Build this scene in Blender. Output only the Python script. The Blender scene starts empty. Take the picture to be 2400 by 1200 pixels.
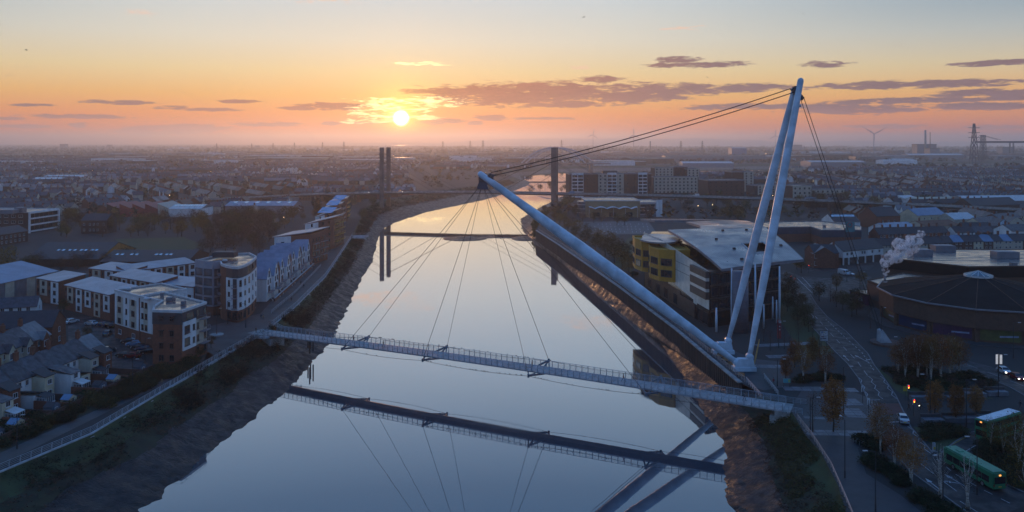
import bpy, bmesh, math, random
from mathutils import Vector, Matrix, noise as mnoise
from mathutils.geometry import tessellate_polygon

S = bpy.context.scene
COL = S.collection
F, HY, CH = 1850.0, 332.0, 55.0          # focal length in photo pixels, eye level row, eye height (m)
WZ = -7.5                                # low-tide water level; streets are z = 0

def P(x, y, z=0.0):
    d = F * (CH - z) / (y - HY)
    return Vector(((x - 1200) * d / F, d, z))
def PD(x, y, d):
    return Vector(((x - 1200) * d / F, d, CH - (y - HY) * d / F))

# ------------------------------------------------------------------ camera
cam = bpy.data.cameras.new('camera'); camo = bpy.data.objects.new('camera', cam); COL.objects.link(camo)
camo.location = (0, 0, CH); camo.rotation_euler = (math.pi/2, 0, 0)
cam.sensor_width = 36; cam.lens = F/2400*36; cam.shift_y = -(600-HY)/2400
cam.clip_start = 1; cam.clip_end = 90000
S.camera = camo
S.view_settings.view_transform = 'Standard'; S.view_settings.look = 'None'
S.view_settings.exposure = 0.0; S.view_settings.gamma = 1
S.cycles.use_denoising = True
S.cycles.max_bounces = 6; S.cycles.diffuse_bounces = 2; S.cycles.glossy_bounces = 3
S.cycles.transparent_max_bounces = 12; S.cycles.volume_bounces = 2; S.cycles.volume_step_rate = .4; S.cycles.transmission_bounces = 3
S.cycles.sample_clamp_indirect = 4

# ------------------------------------------------------------------ sky
def azel(x, y):
    return math.degrees(math.atan2(x-1200, F)), math.degrees(math.atan2(HY-y, math.hypot(F, x-1200)))
SUN_AZ, SUN_EL = azel(940, 277)
SUND = Vector((math.sin(math.radians(SUN_AZ))*math.cos(math.radians(SUN_EL)),
               math.cos(math.radians(SUN_AZ))*math.cos(math.radians(SUN_EL)), math.sin(math.radians(SUN_EL))))
W = bpy.data.worlds.new('World'); S.world = W; W.use_nodes = True
wt = W.node_tree; wt.nodes.clear()
class NT:
    def __init__(s, t): s.t = t
    def n(s, kind, **kw):
        nd = s.t.nodes.new(kind)
        for k, v in kw.items(): setattr(nd, k, v)
        return nd
    def put(s, sock, v):
        if isinstance(v, bpy.types.NodeSocket): s.t.links.new(v, sock)
        elif v is not None: sock.default_value = v
    def m(s, op, a, b=None, c=None, clamp=False):
        nd = s.n('ShaderNodeMath', operation=op, use_clamp=clamp)
        for i, v in enumerate((a, b, c)):
            if v is not None: s.put(nd.inputs[i], v)
        return nd.outputs[0]
    def v(s, op, a, b=None, c=None, scale=None):
        nd = s.n('ShaderNodeVectorMath', operation=op)
        for i, x in enumerate((a, b, c)):
            if x is not None: s.put(nd.inputs[i], x)
        if scale is not None: s.put(nd.inputs['Scale'], scale)
        return nd.outputs['Value'] if op in ('DOT_PRODUCT', 'LENGTH', 'DISTANCE') else nd.outputs[0]
    def ramp(s, fac, pts, interp='LINEAR'):
        nd = s.n('ShaderNodeValToRGB'); s.put(nd.inputs[0], fac)
        cr = nd.color_ramp; cr.interpolation = interp
        while len(cr.elements) < len(pts): cr.elements.new(0.5)
        for e, (p, c) in zip(cr.elements, pts):
            e.position = p; e.color = (*c, 1) if len(c) == 3 else c
        return nd.outputs[0]
    def mix(s, f, a, b, mode='MIX'):
        nd = s.n('ShaderNodeMix', data_type='RGBA', blend_type=mode)
        s.put(nd.inputs[0], f)
        s.put(nd.inputs[6], a if isinstance(a, bpy.types.NodeSocket) else (*a, 1))
        s.put(nd.inputs[7], b if isinstance(b, bpy.types.NodeSocket) else (*b, 1))
        return nd.outputs[2]
    def mr(s, x, a, b, c=0.0, d=1.0, kind='SMOOTHSTEP'):
        nd = s.n('ShaderNodeMapRange', interpolation_type=kind)
        s.put(nd.inputs[0], x)
        for i, q in enumerate((a, b, c, d)): s.put(nd.inputs[1+i], q)
        return nd.outputs[0]
    def noise(s, vec, scale, detail=4, rough=0.55, dist=0.0):
        nd = s.n('ShaderNodeTexNoise'); s.put(nd.inputs['Vector'], vec)
        s.put(nd.inputs['Scale'], scale); s.put(nd.inputs['Detail'], detail)
        s.put(nd.inputs['Roughness'], rough); s.put(nd.inputs['Distortion'], dist)
        return nd.outputs[0]
    def xyz(s, x=0.0, y=0.0, z=0.0):
        nd = s.n('ShaderNodeCombineXYZ')
        for i, q in enumerate((x, y, z)): s.put(nd.inputs[i], q)
        return nd.outputs[0]
def lin(r, g, b):
    f = lambda c: (c/255/12.92) if c <= 10 else ((c/255+0.055)/1.055)**2.4
    return (f(r), f(g), f(b))

t = NT(wt)
tc = t.n('ShaderNodeTexCoord').outputs['Generated']
sep = t.n('ShaderNodeSeparateXYZ'); t.put(sep.inputs[0], tc)
dx, dy, dz = sep.outputs
az = t.m('MULTIPLY', t.m('ARCTAN2', dx, dy), 57.29578)
el = t.m('MULTIPLY', t.m('ARCSINE', dz), 57.29578)
elr = t.m('POWER', t.m('DIVIDE', t.m('MAXIMUM', el, 0.0), 90.0, clamp=True), 0.5)   # sqrt spread
def ep(d): return math.sqrt(d/90)
sky_sun = t.ramp(elr, [(0.0, lin(186,106,86)), (ep(.9), lin(228,128,80)), (ep(2.0), lin(240,152,80)), (ep(3.3), lin(238,182,106)),
    (ep(5.0), lin(232,207,156)), (ep(7.2), lin(220,215,198)), (ep(10.2), lin(200,210,214)), (ep(16), lin(176,202,226)),
    (ep(26), lin(126,172,222)), (ep(50), lin(76,134,208)), (1.0, lin(54,112,194))])
sky_far = t.ramp(elr, [(0.0, lin(122,128,162)), (ep(4), lin(140,150,192)), (ep(12), lin(130,166,218)), (ep(30), lin(94,146,212)), (1.0, lin(54,112,194))])
ang = t.v('DOT_PRODUCT', tc, tuple(SUND))
angd = t.m('MULTIPLY', t.m('ARCCOSINE', t.m('MINIMUM', ang, 1.0)), 57.29578)
away = t.mr(angd, 25, 140)
sky = t.mix(away, sky_sun, sky_far)
# cooler, greyer top corners away from the sun
side = t.m('MULTIPLY', t.mr(t.m('ABSOLUTE', t.m('SUBTRACT', az, SUN_AZ)), 12, 45), t.m('MULTIPLY', t.mr(el, 3, 10), t.mr(el, 24, 12)))
sky = t.mix(t.m('MULTIPLY', side, 0.75), sky, lin(124,150,168))
def ex(k, a): return t.m('POWER', 2.71828, t.m('MULTIPLY', angd, -1.0/k))
glow = t.v('SCALE', (1.0, 0.62, 0.22), scale=t.m('MULTIPLY', ex(6.0, 0), 0.17))
sky = t.v('ADD', sky, glow)
# clouds: (px x, px y, half width, half height)
DARK = [(1300,214,330,24),(1180,226,210,24),(1050,214,110,10),(1560,212,180,17),(1480,225,170,18),(1750,206,110,12),(1400,186,60,9),
    (1340,244,110,9),(1640,152,140,8),(1600,140,60,10),(1930,151,64,9),(2320,147,110,8),(2040,200,140,11),(2230,196,180,10),(2310,218,150,11),
    (2100,236,190,8),(2330,231,120,7),(1800,250,240,9),(2020,256,220,13),(2300,250,170,10),(2080,296,100,6),(2330,298,90,6),
    (790,249,100,10),(700,254,60,5),(290,240,90,6),(80,246,60,4),(160,273,150,6),(20,278,60,5),(400,252,50,6),(500,257,90,5),(560,238,50,5),
    (400,304,120,13),(350,314,70,8),(480,298,70,8),(182,294,24,8),(620,291,90,6),(40,296,110,5),(1050,283,55,7),(1015,287,40,7),(1150,276,46,8),(1115,288,22,6),
    (1280,277,90,4),(775,289,20,5),(860,288,70,3)]
LIGHT = [(960,236,120,10),(900,252,80,12),(890,268,60,10),(970,258,70,8),(1010,246,60,8),(870,284,70,6),(990,276,40,6),(990,149,70,5),
    (760,-2,90,9),(1600,67,50,6),(325,30,36,7),(1360,158,24,4),(860,-36,120,14),(960,-52,60,10),(1420,-90,120,14)]
def mask(blobs):
    cur = None
    p = t.xyz(az, el, 0.0)
    for (bx, by, hw, hh) in blobs:
        a0, e0 = azel(bx, by); a1, _ = azel(bx+hw, by); _, e1 = azel(bx, by-hh)
        sx, sy = 1/max(a1-a0, .01), 1/max(e1-e0, .01)
        q = t.v('MULTIPLY_ADD', p, (sx, sy, 0), (-a0*sx, -e0*sy, 0))
        d2 = t.v('DOT_PRODUCT', q, q)
        cur = d2 if cur is None else t.m('MINIMUM', cur, d2)
    return t.m('SUBTRACT', 1.0, cur)
# the sky texture supplies a little of the wide twilight gradient that the ramps are laid over
ns = t.n('ShaderNodeTexSky', sky_type='NISHITA'); ns.sun_disc = False
ns.sun_elevation = math.radians(SUN_EL); ns.sun_rotation = math.radians(SUN_AZ); ns.air_density = 1.0; ns.dust_density = 1.5
sky = t.v('ADD', sky, t.v('SCALE', ns.outputs[0], scale=0.004))
clear = t.v('SCALE', sky, scale=t.mr(el, -4.0, -0.5, 0.12, 1.0))
nv = t.xyz(t.m('MULTIPLY', az, 0.42), t.m('MULTIPLY', el, 2.0), 3.1)
n1 = t.noise(nv, 1.0, 7, 0.62, 0.35)
nv2 = t.xyz(t.m('MULTIPLY', az, 1.1), t.m('MULTIPLY', el, 6.0), 7.7)
n2 = t.noise(nv2, 1.0, 5, 0.6, 0.6)
nn = t.m('ADD', t.m('MULTIPLY', t.m('SUBTRACT', n1, 0.5), 3.4), t.m('MULTIPLY', t.m('SUBTRACT', n2, 0.5), 2.6))
dm = t.m('MAXIMUM', mask(DARK), -2.5)
# thin streaks go on all round the horizon, as in the part in view
band = t.m('MULTIPLY', t.mr(el, 1.0, 2.5), t.mr(el, 9.0, 4.5))
dens = t.mr(t.m('ADD', t.m('MINIMUM', dm, .85), nn), -0.12, 0.62)
streak = t.m('MULTIPLY', t.m('MULTIPLY', t.mr(n2, .62, .74), t.mr(n1, .5, .64)), t.m('MULTIPLY', band, 0.45))
dens = t.m('MAXIMUM', t.m('MULTIPLY', dens, 0.95), streak)
cc = t.mix(t.mr(angd, 3, 26), lin(170,104,78), lin(124,98,104))
cc = t.mix(t.mr(el, 2.6, 0.8), cc, lin(178,122,114))
cc = t.mix(t.mr(n2, .35, .7), cc, t.v('SCALE', cc, scale=1.22))
sky = t.mix(dens, sky, cc)
lm = t.mr(t.m('ADD', t.m('MULTIPLY', t.m('MAXIMUM', mask(LIGHT), -2.5), .6), t.m('ADD', nn, t.m('MULTIPLY', t.m('SUBTRACT', n2, .5), 2.4))), -0.1, 1.0)
lc = t.mix(t.mr(angd, 2.5, 9), (2.0, 1.55, 0.70), lin(248,204,176))
sky = t.mix(t.m('MULTIPLY', lm, t.mr(angd, 4, 8, 0.95, 0.6)), sky, lc)
halo = t.v('SCALE', (1.0, 0.66, 0.08), scale=t.m('MULTIPLY', ex(0.95, 0), 2.4))
core = t.v('SCALE', (1.0, 0.93, 0.7), scale=t.mr(angd, 0.66, 0.15, 0.0, 9.0))
sky = t.v('ADD', t.v('ADD', sky, halo), core)
# clouds only stand in a low belt; the mix lets the renderer skip their nodes elsewhere
belt = t.m('MULTIPLY', t.m('GREATER_THAN', el, -0.3), t.m('LESS_THAN', el, 14.5))
bg0 = t.n('ShaderNodeBackground'); t.put(bg0.inputs[0], clear)
bg1 = t.n('ShaderNodeBackground'); t.put(bg1.inputs[0], sky)
ms = t.n('ShaderNodeMixShader'); t.put(ms.inputs[0], belt); wt.links.new(bg0.outputs[0], ms.inputs[1]); wt.links.new(bg1.outputs[0], ms.inputs[2])
wo = t.n('ShaderNodeOutputWorld'); wt.links.new(ms.outputs[0], wo.inputs[0])

# ------------------------------------------------------------------ sun
sl = bpy.data.lights.new('sun', 'SUN'); sl.energy = 0.9; sl.angle = math.radians(0.53); sl.color = (1.0, 0.47, 0.19)
so = bpy.data.objects.new('sun', sl); COL.objects.link(so); so.location = (-200, 1500, 300)
so.rotation_euler = (-SUND).to_track_quat('-Z', 'Y').to_euler()

# ------------------------------------------------------------------ materials
MATS = {}
def mat(name, col, rough=0.8, metal=0.0, spec=0.5, var=0.18, scale=0.6, col2=None, bump=0.0, bscale=8.0, emit=None, estr=0.0, alpha=1.0, rnd=0.0, detail=4, stretch=None, rvar=0.0, ior=1.5):
    if name in MATS: return MATS[name]
    m = bpy.data.materials.new(name); m.use_nodes = True; MATS[name] = m
    k = NT(m.node_tree); b = m.node_tree.nodes['Principled BSDF']
    b.inputs['Roughness'].default_value = rough; b.inputs['Metallic'].default_value = metal
    b.inputs['Specular IOR Level'].default_value = spec; b.inputs['IOR'].default_value = ior
    pos = k.n('ShaderNodeNewGeometry').outputs['Position']
    if stretch: pos = k.v('MULTIPLY', pos, stretch)
    c2 = col2 or tuple(c*(1-var*1.6) for c in col)
    nz = k.noise(pos, scale, detail, 0.6)
    c = k.mix(k.mr(nz, .3, .7), col if col2 else tuple(min(1, c*(1+var*.6)) for c in col), c2)
    if rnd:
        oi = k.n('ShaderNodeObjectInfo').outputs['Random']
        hs = k.n('ShaderNodeHueSaturation'); k.put(hs.inputs['Value'], k.mr(oi, 0, 1, 1-rnd, 1+rnd, 'LINEAR')); k.put(hs.inputs['Color'], c)
        k.put(hs.inputs['Hue'], k.mr(k.m('FRACT', k.m('MULTIPLY', oi, 7.3)), 0, 1, .5-rnd*.04, .5+rnd*.04, 'LINEAR'))
        c = hs.outputs[0]
    k.put(b.inputs['Base Color'], c)
    if rvar: k.put(b.inputs['Roughness'], k.mr(nz, .3, .7, max(.02, rough-rvar), min(1, rough+rvar)))
    if bump:
        bp = k.n('ShaderNodeBump'); bp.inputs['Strength'].default_value = bump; bp.inputs['Distance'].default_value = 0.1
        k.put(bp.inputs['Height'], k.noise(pos, bscale, 5, 0.65)); k.put(b.inputs['Normal'], bp.outputs[0])
    if emit:
        b.inputs['Emission Color'].default_value = (*emit, 1); b.inputs['Emission Strength'].default_value = estr
    if alpha < 1: b.inputs['Alpha'].default_value = alpha
    return m

# ------------------------------------------------------------------ building blocks
INV = {}
def tag(o, label=None, cat=None, group=None, kind=None):
    if label: o['label'] = label
    if cat: o['category'] = cat
    if group: o['group'] = group
    if kind: o['kind'] = kind
    return o
def thing(name, label, cat, loc=(0,0,0), rz=0.0, group=None):
    o = bpy.data.objects.new(name, None); COL.objects.link(o); o.empty_display_size = 0.5
    o.location = loc; o.rotation_euler = (0, 0, rz)
    INV[o] = (Matrix.Translation(Vector(loc)) @ Matrix.Rotation(rz, 4, 'Z')).inverted()
    return tag(o, label, cat, group)
class MB:
    def __init__(s): s.v = []; s.f = []; s.mi = []; s.cur = 0; s.sm = []; s.smooth = False
    def m(s, i): s.cur = i; return s
    def face(s, pts):
        b = len(s.v); s.v += [tuple(p) for p in pts]; s.f.append(tuple(range(b, b+len(pts)))); s.mi.append(s.cur); s.sm.append(s.smooth)
    def raw(s, vs, fs):
        b = len(s.v); s.v += [tuple(p) for p in vs]
        for q in fs: s.f.append(tuple(i+b for i in q)); s.mi.append(s.cur); s.sm.append(s.smooth)
    def box(s, c, d, rz=0.0):
        x, y, z = (q/2 for q in d); ca, sa = math.cos(rz), math.sin(rz)
        vs = [(c[0]+ca*a-sa*b, c[1]+sa*a+ca*b, c[2]+e) for e in (-z, z) for (a, b) in ((-x,-y),(x,-y),(x,y),(-x,y))]
        s.raw(vs, [(3,2,1,0),(4,5,6,7),(0,1,5,4),(1,2,6,5),(2,3,7,6),(3,0,4,7)]); return s
    def bar(s, a, b, w, h, up=(0,0,1)):
        a, b = Vector(a), Vector(b); d = (b-a).normalized(); u = Vector(up)
        r = d.cross(u)
        if r.length < 1e-4: r = d.cross(Vector((1,0,0)))
        r.normalize(); u = r.cross(d)
        vs = [p + r*(i*w/2) + u*(j*h/2) for p in (a, b) for (i, j) in ((-1,-1),(1,-1),(1,1),(-1,1))]
        s.raw(vs, [(3,2,1,0),(4,5,6,7),(0,1,5,4),(1,2,6,5),(2,3,7,6),(3,0,4,7)]); return s
    def tube(s, pts, rad, n=6, cap=True):
        pts = [Vector(p) for p in pts]
        if not isinstance(rad, (list, tuple)): rad = [rad]*len(pts)
        vs = []
        for i, p in enumerate(pts):
            d = (pts[min(i+1, len(pts)-1)] - pts[max(i-1, 0)]).normalized()
            u = Vector((0,0,1)) if abs(d.z) < .95 else Vector((1,0,0))
            r = d.cross(u).normalized(); u = r.cross(d)
            for k in range(n):
                a = 2*math.pi*k/n; vs.append(p + (r*math.cos(a)+u*math.sin(a))*rad[i])
        fs = [(i*n+k, i*n+(k+1) % n, (i+1)*n+(k+1) % n, (i+1)*n+k) for i in range(len(pts)-1) for k in range(n)]
        if cap: fs += [tuple(range(n))[::-1], tuple(range((len(pts)-1)*n, len(pts)*n))]
        s.raw(vs, fs); return s
    def prism(s, poly, z0, z1, side=None, top=None, bottom=True):
        n = len(poly)
        if sum(poly[i][0]*poly[(i+1)%n][1]-poly[(i+1)%n][0]*poly[i][1] for i in range(n)) < 0: poly = poly[::-1]
        k = s.cur
        if side is not None: s.cur = side
        for i in range(n):
            a, b = poly[i], poly[(i+1)%n]
            s.face([(a[0],a[1],z0),(b[0],b[1],z0),(b[0],b[1],z1),(a[0],a[1],z1)])
        if top is not None: s.cur = top
        s.poly([(p[0],p[1],z1) for p in poly])
        if side is not None: s.cur = side
        if bottom: s.poly([(p[0],p[1],z0) for p in poly][::-1])
        s.cur = k; return s
    def poly(s, pts):
        if len(pts) <= 4: s.face(pts); return s
        tr = tessellate_polygon([[Vector(p) for p in pts]])
        n0 = (Vector(pts[1])-Vector(pts[0])).cross(Vector(pts[2])-Vector(pts[1]))
        s.raw(pts, [tuple(q) for q in tr]); return s
    def sphere(s, c, r, nu=8, nv=5, sc=(1,1,1)):
        vs = [(c[0], c[1], c[2]-r*sc[2])]
        for j in range(1, nv):
            a = -math.pi/2 + math.pi*j/nv
            for i in range(nu):
                b = 2*math.pi*i/nu
                vs.append((c[0]+r*sc[0]*math.cos(a)*math.cos(b), c[1]+r*sc[1]*math.cos(a)*math.sin(b), c[2]+r*sc[2]*math.sin(a)))
        vs.append((c[0], c[1], c[2]+r*sc[2])); L = len(vs)-1
        fs = [(0, 1+(i+1)%nu, 1+i) for i in range(nu)] + [(L, 1+(nv-2)*nu+i, 1+(nv-2)*nu+(i+1)%nu) for i in range(nu)]
        fs += [(1+j*nu+i, 1+j*nu+(i+1)%nu, 1+(j+1)*nu+(i+1)%nu, 1+(j+1)*nu+i) for j in range(nv-2) for i in range(nu)]
        s.raw(vs, fs); return s
    def mesh(s, name, mats, xf=None):
        me = bpy.data.meshes.new(name)
        vs = s.v if xf is None else [tuple(xf @ Vector(p)) for p in s.v]
        me.from_pydata(vs, [], s.f)
        for m_ in (mats if isinstance(mats, (list, tuple)) else [mats]): me.materials.append(m_)
        me.polygons.foreach_set('material_index', s.mi)
        me.polygons.foreach_set('use_smooth', s.sm)
        me.update(); return me
    def build(s, name, mats, parent=None, world=True):
        xf = INV[parent] if (parent is not None and world and parent in INV) else None
        return link(name, s.mesh(name, mats, xf), parent)
def link(name, me, parent=None, loc=None, rz=None):
    o = bpy.data.objects.new(name, me); COL.objects.link(o)
    if parent is not None: o.parent = parent
    if loc is not None: o.location = loc
    if rz is not None: o.rotation_euler = (0, 0, rz)
    return o
def place(name, me, parent, loc, rz=0.0):
    """a shared mesh as a part, given in world coordinates, under a thing"""
    iv = INV[parent]; p = iv @ Vector(loc)
    base = math.atan2(iv[1][0], iv[0][0])
    return link(name, me, parent, p, rz + base)
KIDS = {}
def copy_tree(o, parent=None):
    c = o.copy(); COL.objects.link(c)
    if parent is not None: c.parent = parent
    for ch in o.children: copy_tree(ch, c)
    return c
def struct(name, mb, mats): return tag(mb.build(name, mats), kind='structure')
def lerp(a, b, f): return a + (b-a)*f
def resample(pts, step):
    out = []
    for a, b in zip(pts, pts[1:]):
        a, b = Vector(a), Vector(b); n = max(1, round((b-a).length/step))
        out += [a.lerp(b, i/n) for i in range(n)]
    return out + [Vector(pts[-1])]
# ================================================================== the setting
def xy(*px): return [P(a, b).to_2d() for a, b in px]
def wxy(*px): return [P(a, b, WZ).to_2d() for a, b in px]
V2 = lambda *a: Vector(a)
# stations: (bank crest at street level, water's edge)
LEFT = list(zip(
    [V2(-112,-60), V2(-100,40), V2(-92,95)] + xy((0,1105),(215,1015),(400,905),(575,800),(637,762),(690,719),(762,647),(792,602),(825,553)) + [V2(-108,560), V2(-122,640), V2(-124,720), V2(-88,860), V2(-42,990), V2(-8,1120), V2(2,1230), V2(-15,1350), V2(-20,1480), V2(95,1730), V2(480,1880), V2(1080,2090), V2(1700,2300), V2(3600,2600)],
    [V2(-76,-60), V2(-70,40), V2(-65,95)] + wxy((330,1200),(415,1125),(500,1050),(665,925),(745,835),(795,765),(838,675),(872,615),(890,545)) + wxy((902,533),(932,520),(1000,497),(1130,470),(1200,450),(1238,434)) + [V2(28,1225), V2(16,1350), V2(14,1480), V2(110,1690), V2(500,1830), V2(1100,2040), V2(1700,2250), V2(3600,2550)]))
RIGHT = list(zip(
    [V2(14,-60), V2(36,40), V2(45,95)] + xy((1985,1180),(1950,1100),(1905,1030),(1870,985),(1845,955),(1735,897),(1660,835),(1583,770),(1450,671),(1312,575),(1257,540)) + [V2(20,560), V2(34,640), V2(52,700), V2(78,860), V2(100,990), V2(125,1120), V2(190,1300), V2(340,1450), V2(700,1580), V2(1150,1750), V2(1700,1900), V2(3600,2100)],
    [V2(4,-60), V2(22,40), V2(32,95)] + wxy((1710,1180),(1690,1110),(1700,1050),(1672,1000),(1640,960),(1600,880),(1545,800),(1500,770),(1400,690),(1300,597),(1245,562)) + wxy((1226,540),(1218,514),(1236,503),(1296,470),(1330,455)) + [V2(95,1110), V2(150,1310), V2(310,1480), V2(690,1620), V2(1150,1800), V2(1700,1950), V2(3600,2150)]))
M_land = mat('town_ground', (.026,.025,.027), .95, col2=(.017,.018,.018), scale=.05, detail=8)
M_mud = None
def mud_material():
    m = bpy.data.materials.new('tidal_mud'); m.use_nodes = True; k = NT(m.node_tree); b = m.node_tree.nodes['Principled BSDF']
    pos = k.n('ShaderNodeNewGeometry').outputs['Position']
    sp = k.v('MULTIPLY', pos, (.55, 1.15, 1.0))
    a = k.noise(sp, .55, 8, .68, 1.2); c = k.noise(pos, .12, 3, .5)
    b.inputs['Roughness'].default_value = .4
    k.put(b.inputs['Roughness'], k.mr(k.noise(pos, .35, 5, .6), .35, .65, .36, .72)); b.inputs['Specular IOR Level'].default_value = .28
    k.put(b.inputs['Base Color'], k.mix(k.mr(c, .35, .65), k.mix(k.mr(a, .35, .65), (.052,.054,.060), (.015,.015,.017)), (.034,.035,.039)))
    bp = k.n('ShaderNodeBump'); bp.inputs['Strength'].default_value = 1.0; bp.inputs['Distance'].default_value = .7
    rd = k.m('ABSOLUTE', k.m('SUBTRACT', k.noise(sp, .42, 6, .6, 1.6), .5)); rd2 = k.m('ABSOLUTE', k.m('SUBTRACT', k.noise(sp, 1.5, 4, .6, 1.0), .5))
    k.put(bp.inputs['Height'], k.m('ADD', k.m('ADD', a, k.m('MULTIPLY', rd, 2.2)), k.m('MULTIPLY', rd2, .8))); k.put(b.inputs['Normal'], bp.outputs[0])
    return m
M_mud = mud_material()
M_bank = mat('bank_scrub', (.028,.034,.014), .95, col2=(.016,.016,.010), scale=.35, detail=8, bump=.8, bscale=1.6)
M_grass = mat('bank_grass', (.038,.060,.020), .95, col2=(.022,.030,.012), scale=.25, detail=8, bump=.9, bscale=2.4)

def land(name, crest, rest):
    mb = MB(); pts = [(p[0], p[1], 0.0) for p in crest] + [(x, y, 0.0) for x, y in rest]
    mb.poly(pts)
    me_f = []
    for q in mb.f:   # make every triangle face up
        a, b, c = (Vector(mb.v[i]) for i in q[:3])
        me_f.append(q if (b-a).cross(c-a).z > 0 else q[::-1])
    mb.f = me_f
    return struct(name, mb, M_land)
lc, rc = [a for a, b in LEFT], [a for a, b in RIGHT]
land('ground', lc, [(9000,3000), (30000,9500), (12000,9300), (4000,8700), (1500,8900), (-900,9600), (-2600,11500), (-6000,16500), (-26000,17500), (-26000,-400), (-112,-400)])
land('ground_right_bank', rc, [(9000,2600), (9000,-400), (14,-400)])

def bank(name, stations, profile, step, ncross, mats, amp):
    A = [a for a, b in stations]; B = [b for a, b in stations]
    ra, rb = [], []
    for i in range(len(stations)-1):
        L = max((A[i+1]-A[i]).length, (B[i+1]-B[i]).length)
        st = step*max(1.0, min(A[i].y, B[i].y)/220.0)
        n = max(1, int(L/st))
        ra += [A[i].lerp(A[i+1], j/n) for j in range(n)]; rb += [B[i].lerp(B[i+1], j/n) for j in range(n)]
    ra.append(A[-1]); rb.append(B[-1])
    mb = MB(); mb.smooth = True; vs = []; fs = []; mi = []
    nc = ncross+1
    for i, (a, b) in enumerate(zip(ra, rb)):
        w = mnoise.noise(Vector((a.x*.08, a.y*.05, 3)))*1.6 + mnoise.noise(Vector((b.x*.3, b.y*.22, 8)))*1.5 + mnoise.noise(Vector((b.x*.9, b.y*.6, 4)))*.7
        bb = b + (b-a).normalized()*w*min(1.0, (b-a).length/14)
        for j in range(nc):
            f = j/ncross*1.16
            p = a + (bb-a)*f
            z = profile(f, a, i)
            k = min(1, f*5)
            if f > .05:
                z += k*amp*(mnoise.fractal(Vector((p.x*.30, p.y*.17, 1.7)), .8, 2.1, 4)*.45 + (abs(mnoise.noise(Vector((p.x*.55, p.y*.30, 5)))) - .2)*.6 + mnoise.noise(Vector((p.x*1.6, p.y*.8, 9)))*.16)*(1.0 if f < .95 else .5)
            vs.append((p.x, p.y, z))
    for i in range(len(ra)-1):
        for j in range(ncross):
            f = (j+.5)/ncross*1.16
            q = (i*nc+j, (i+1)*nc+j, (i+1)*nc+j+1, i*nc+j+1)
            fs.append(q); 
            h = mnoise.noise(Vector((ra[i].x*.1, ra[i].y*.06, f*2)))*.10
            mi.append(1 if f < .22+h*.6 else (2 if f < .46+h else 0))
    mb.raw(vs, fs); mb.mi = mi
    me = mb.mesh(name, mats)
    bm = bmesh.new(); bm.from_mesh(me); bmesh.ops.recalc_face_normals(bm, faces=bm.faces)
    if sum(f.normal.z for f in bm.faces) < 0: bmesh.ops.reverse_faces(bm, faces=bm.faces)
    bm.to_mesh(me); bm.free()
    return tag(link(name, me), kind='structure')
def prof_left(f, a, i):
    if f < .06: return lerp(-.05, -1.2, f/.06)
    if f < .45: return lerp(-1.2, -4.2, (f-.06)/.39)
    return lerp(-4.2, WZ-.02, min(1, (f-.45)/.55)) if f <= 1 else WZ-.02-(f-1)*6
def prof_right(f, a, i):
    if 172 < a.y < 515:      # below the sheet-pile wall
        if f < .04: return -3.6
        return lerp(-3.8, WZ-.02, min(1, f)**.8) if f <= 1 else WZ-.02-(f-1)*6
    return prof_left(f, a, i)
bank('mudbank_left', LEFT, prof_left, 0.8, 46, [M_mud, M_grass, M_bank], .6)
def bank_right():
    o = bank('mudbank_right', RIGHT, prof_right, 0.8, 40, [M_mud, M_grass, M_bank], .4)
    me = o.data
    for p in me.polygons:      # bare mud below the piled wall
        if 176 < p.center.y < 510 and p.center.x < 60: p.material_index = 0
bank_right()

def water_material():
    m = bpy.data.materials.new('river_water'); m.use_nodes = True; k = NT(m.node_tree); b = m.node_tree.nodes['Principled BSDF']
    pos = k.n('ShaderNodeNewGeometry').outputs['Position']
    b.inputs['Base Color'].default_value = (.050,.062,.080,1); b.inputs['Roughness'].default_value = .6; b.inputs['Specular IOR Level'].default_value = 0
    bp = k.n('ShaderNodeBump'); bp.inputs['Strength'].default_value = .06; bp.inputs['Distance'].default_value = .05
    k.put(bp.inputs['Height'], k.noise(k.v('MULTIPLY', pos, (1, .6, 1)), .5, 3, .5, .4)); k.put(b.inputs['Normal'], bp.outputs[0])
    gl = k.n('ShaderNodeBsdfGlossy'); k.put(gl.inputs['Normal'], bp.outputs[0])
    gl.inputs['Color'].default_value = (.97,.97,.97,1)
    k.put(gl.inputs['Roughness'], k.mr(k.noise(k.v('MULTIPLY', pos, (1, .22, 1)), .05, 5, .6, .8), .45, .7, .018, .075))
    lw = k.n('ShaderNodeLayerWeight')            # steep Fresnel of a still, silty surface
    fr = k.ramp(lw.outputs['Facing'], [(0.0,(.04,)*3), (.45,(.12,)*3), (.6,(.26,)*3), (.7,(.50,)*3), (.81,(.76,)*3), (.9,(.90,)*3), (1.0,(.98,)*3)])
    mx = k.n('ShaderNodeMixShader'); k.put(mx.inputs[0], fr); out = m.node_tree.nodes['Material Output']
    m.node_tree.links.new(b.outputs[0], mx.inputs[1]); m.node_tree.links.new(gl.outputs[0], mx.inputs[2]); m.node_tree.links.new(mx.outputs[0], out.inputs[0])
    return m
M_water = water_material()
mb = MB(); mb.face([(-200,-400,WZ),(9200,-400,WZ),(9200,3100,WZ),(-200,3100,WZ)]); struct('river', mb, M_water)
M_sea = mat('sea_water', (.34,.31,.30), .45, spec=.6, metal=.3, var=.05)
mb = MB(); mb.face([(-26000,8500,WZ-1),(32000,8500,WZ-1),(32000,18500,WZ-1),(-26000,18500,WZ-1)]); struct('sea', mb, M_sea)
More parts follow.
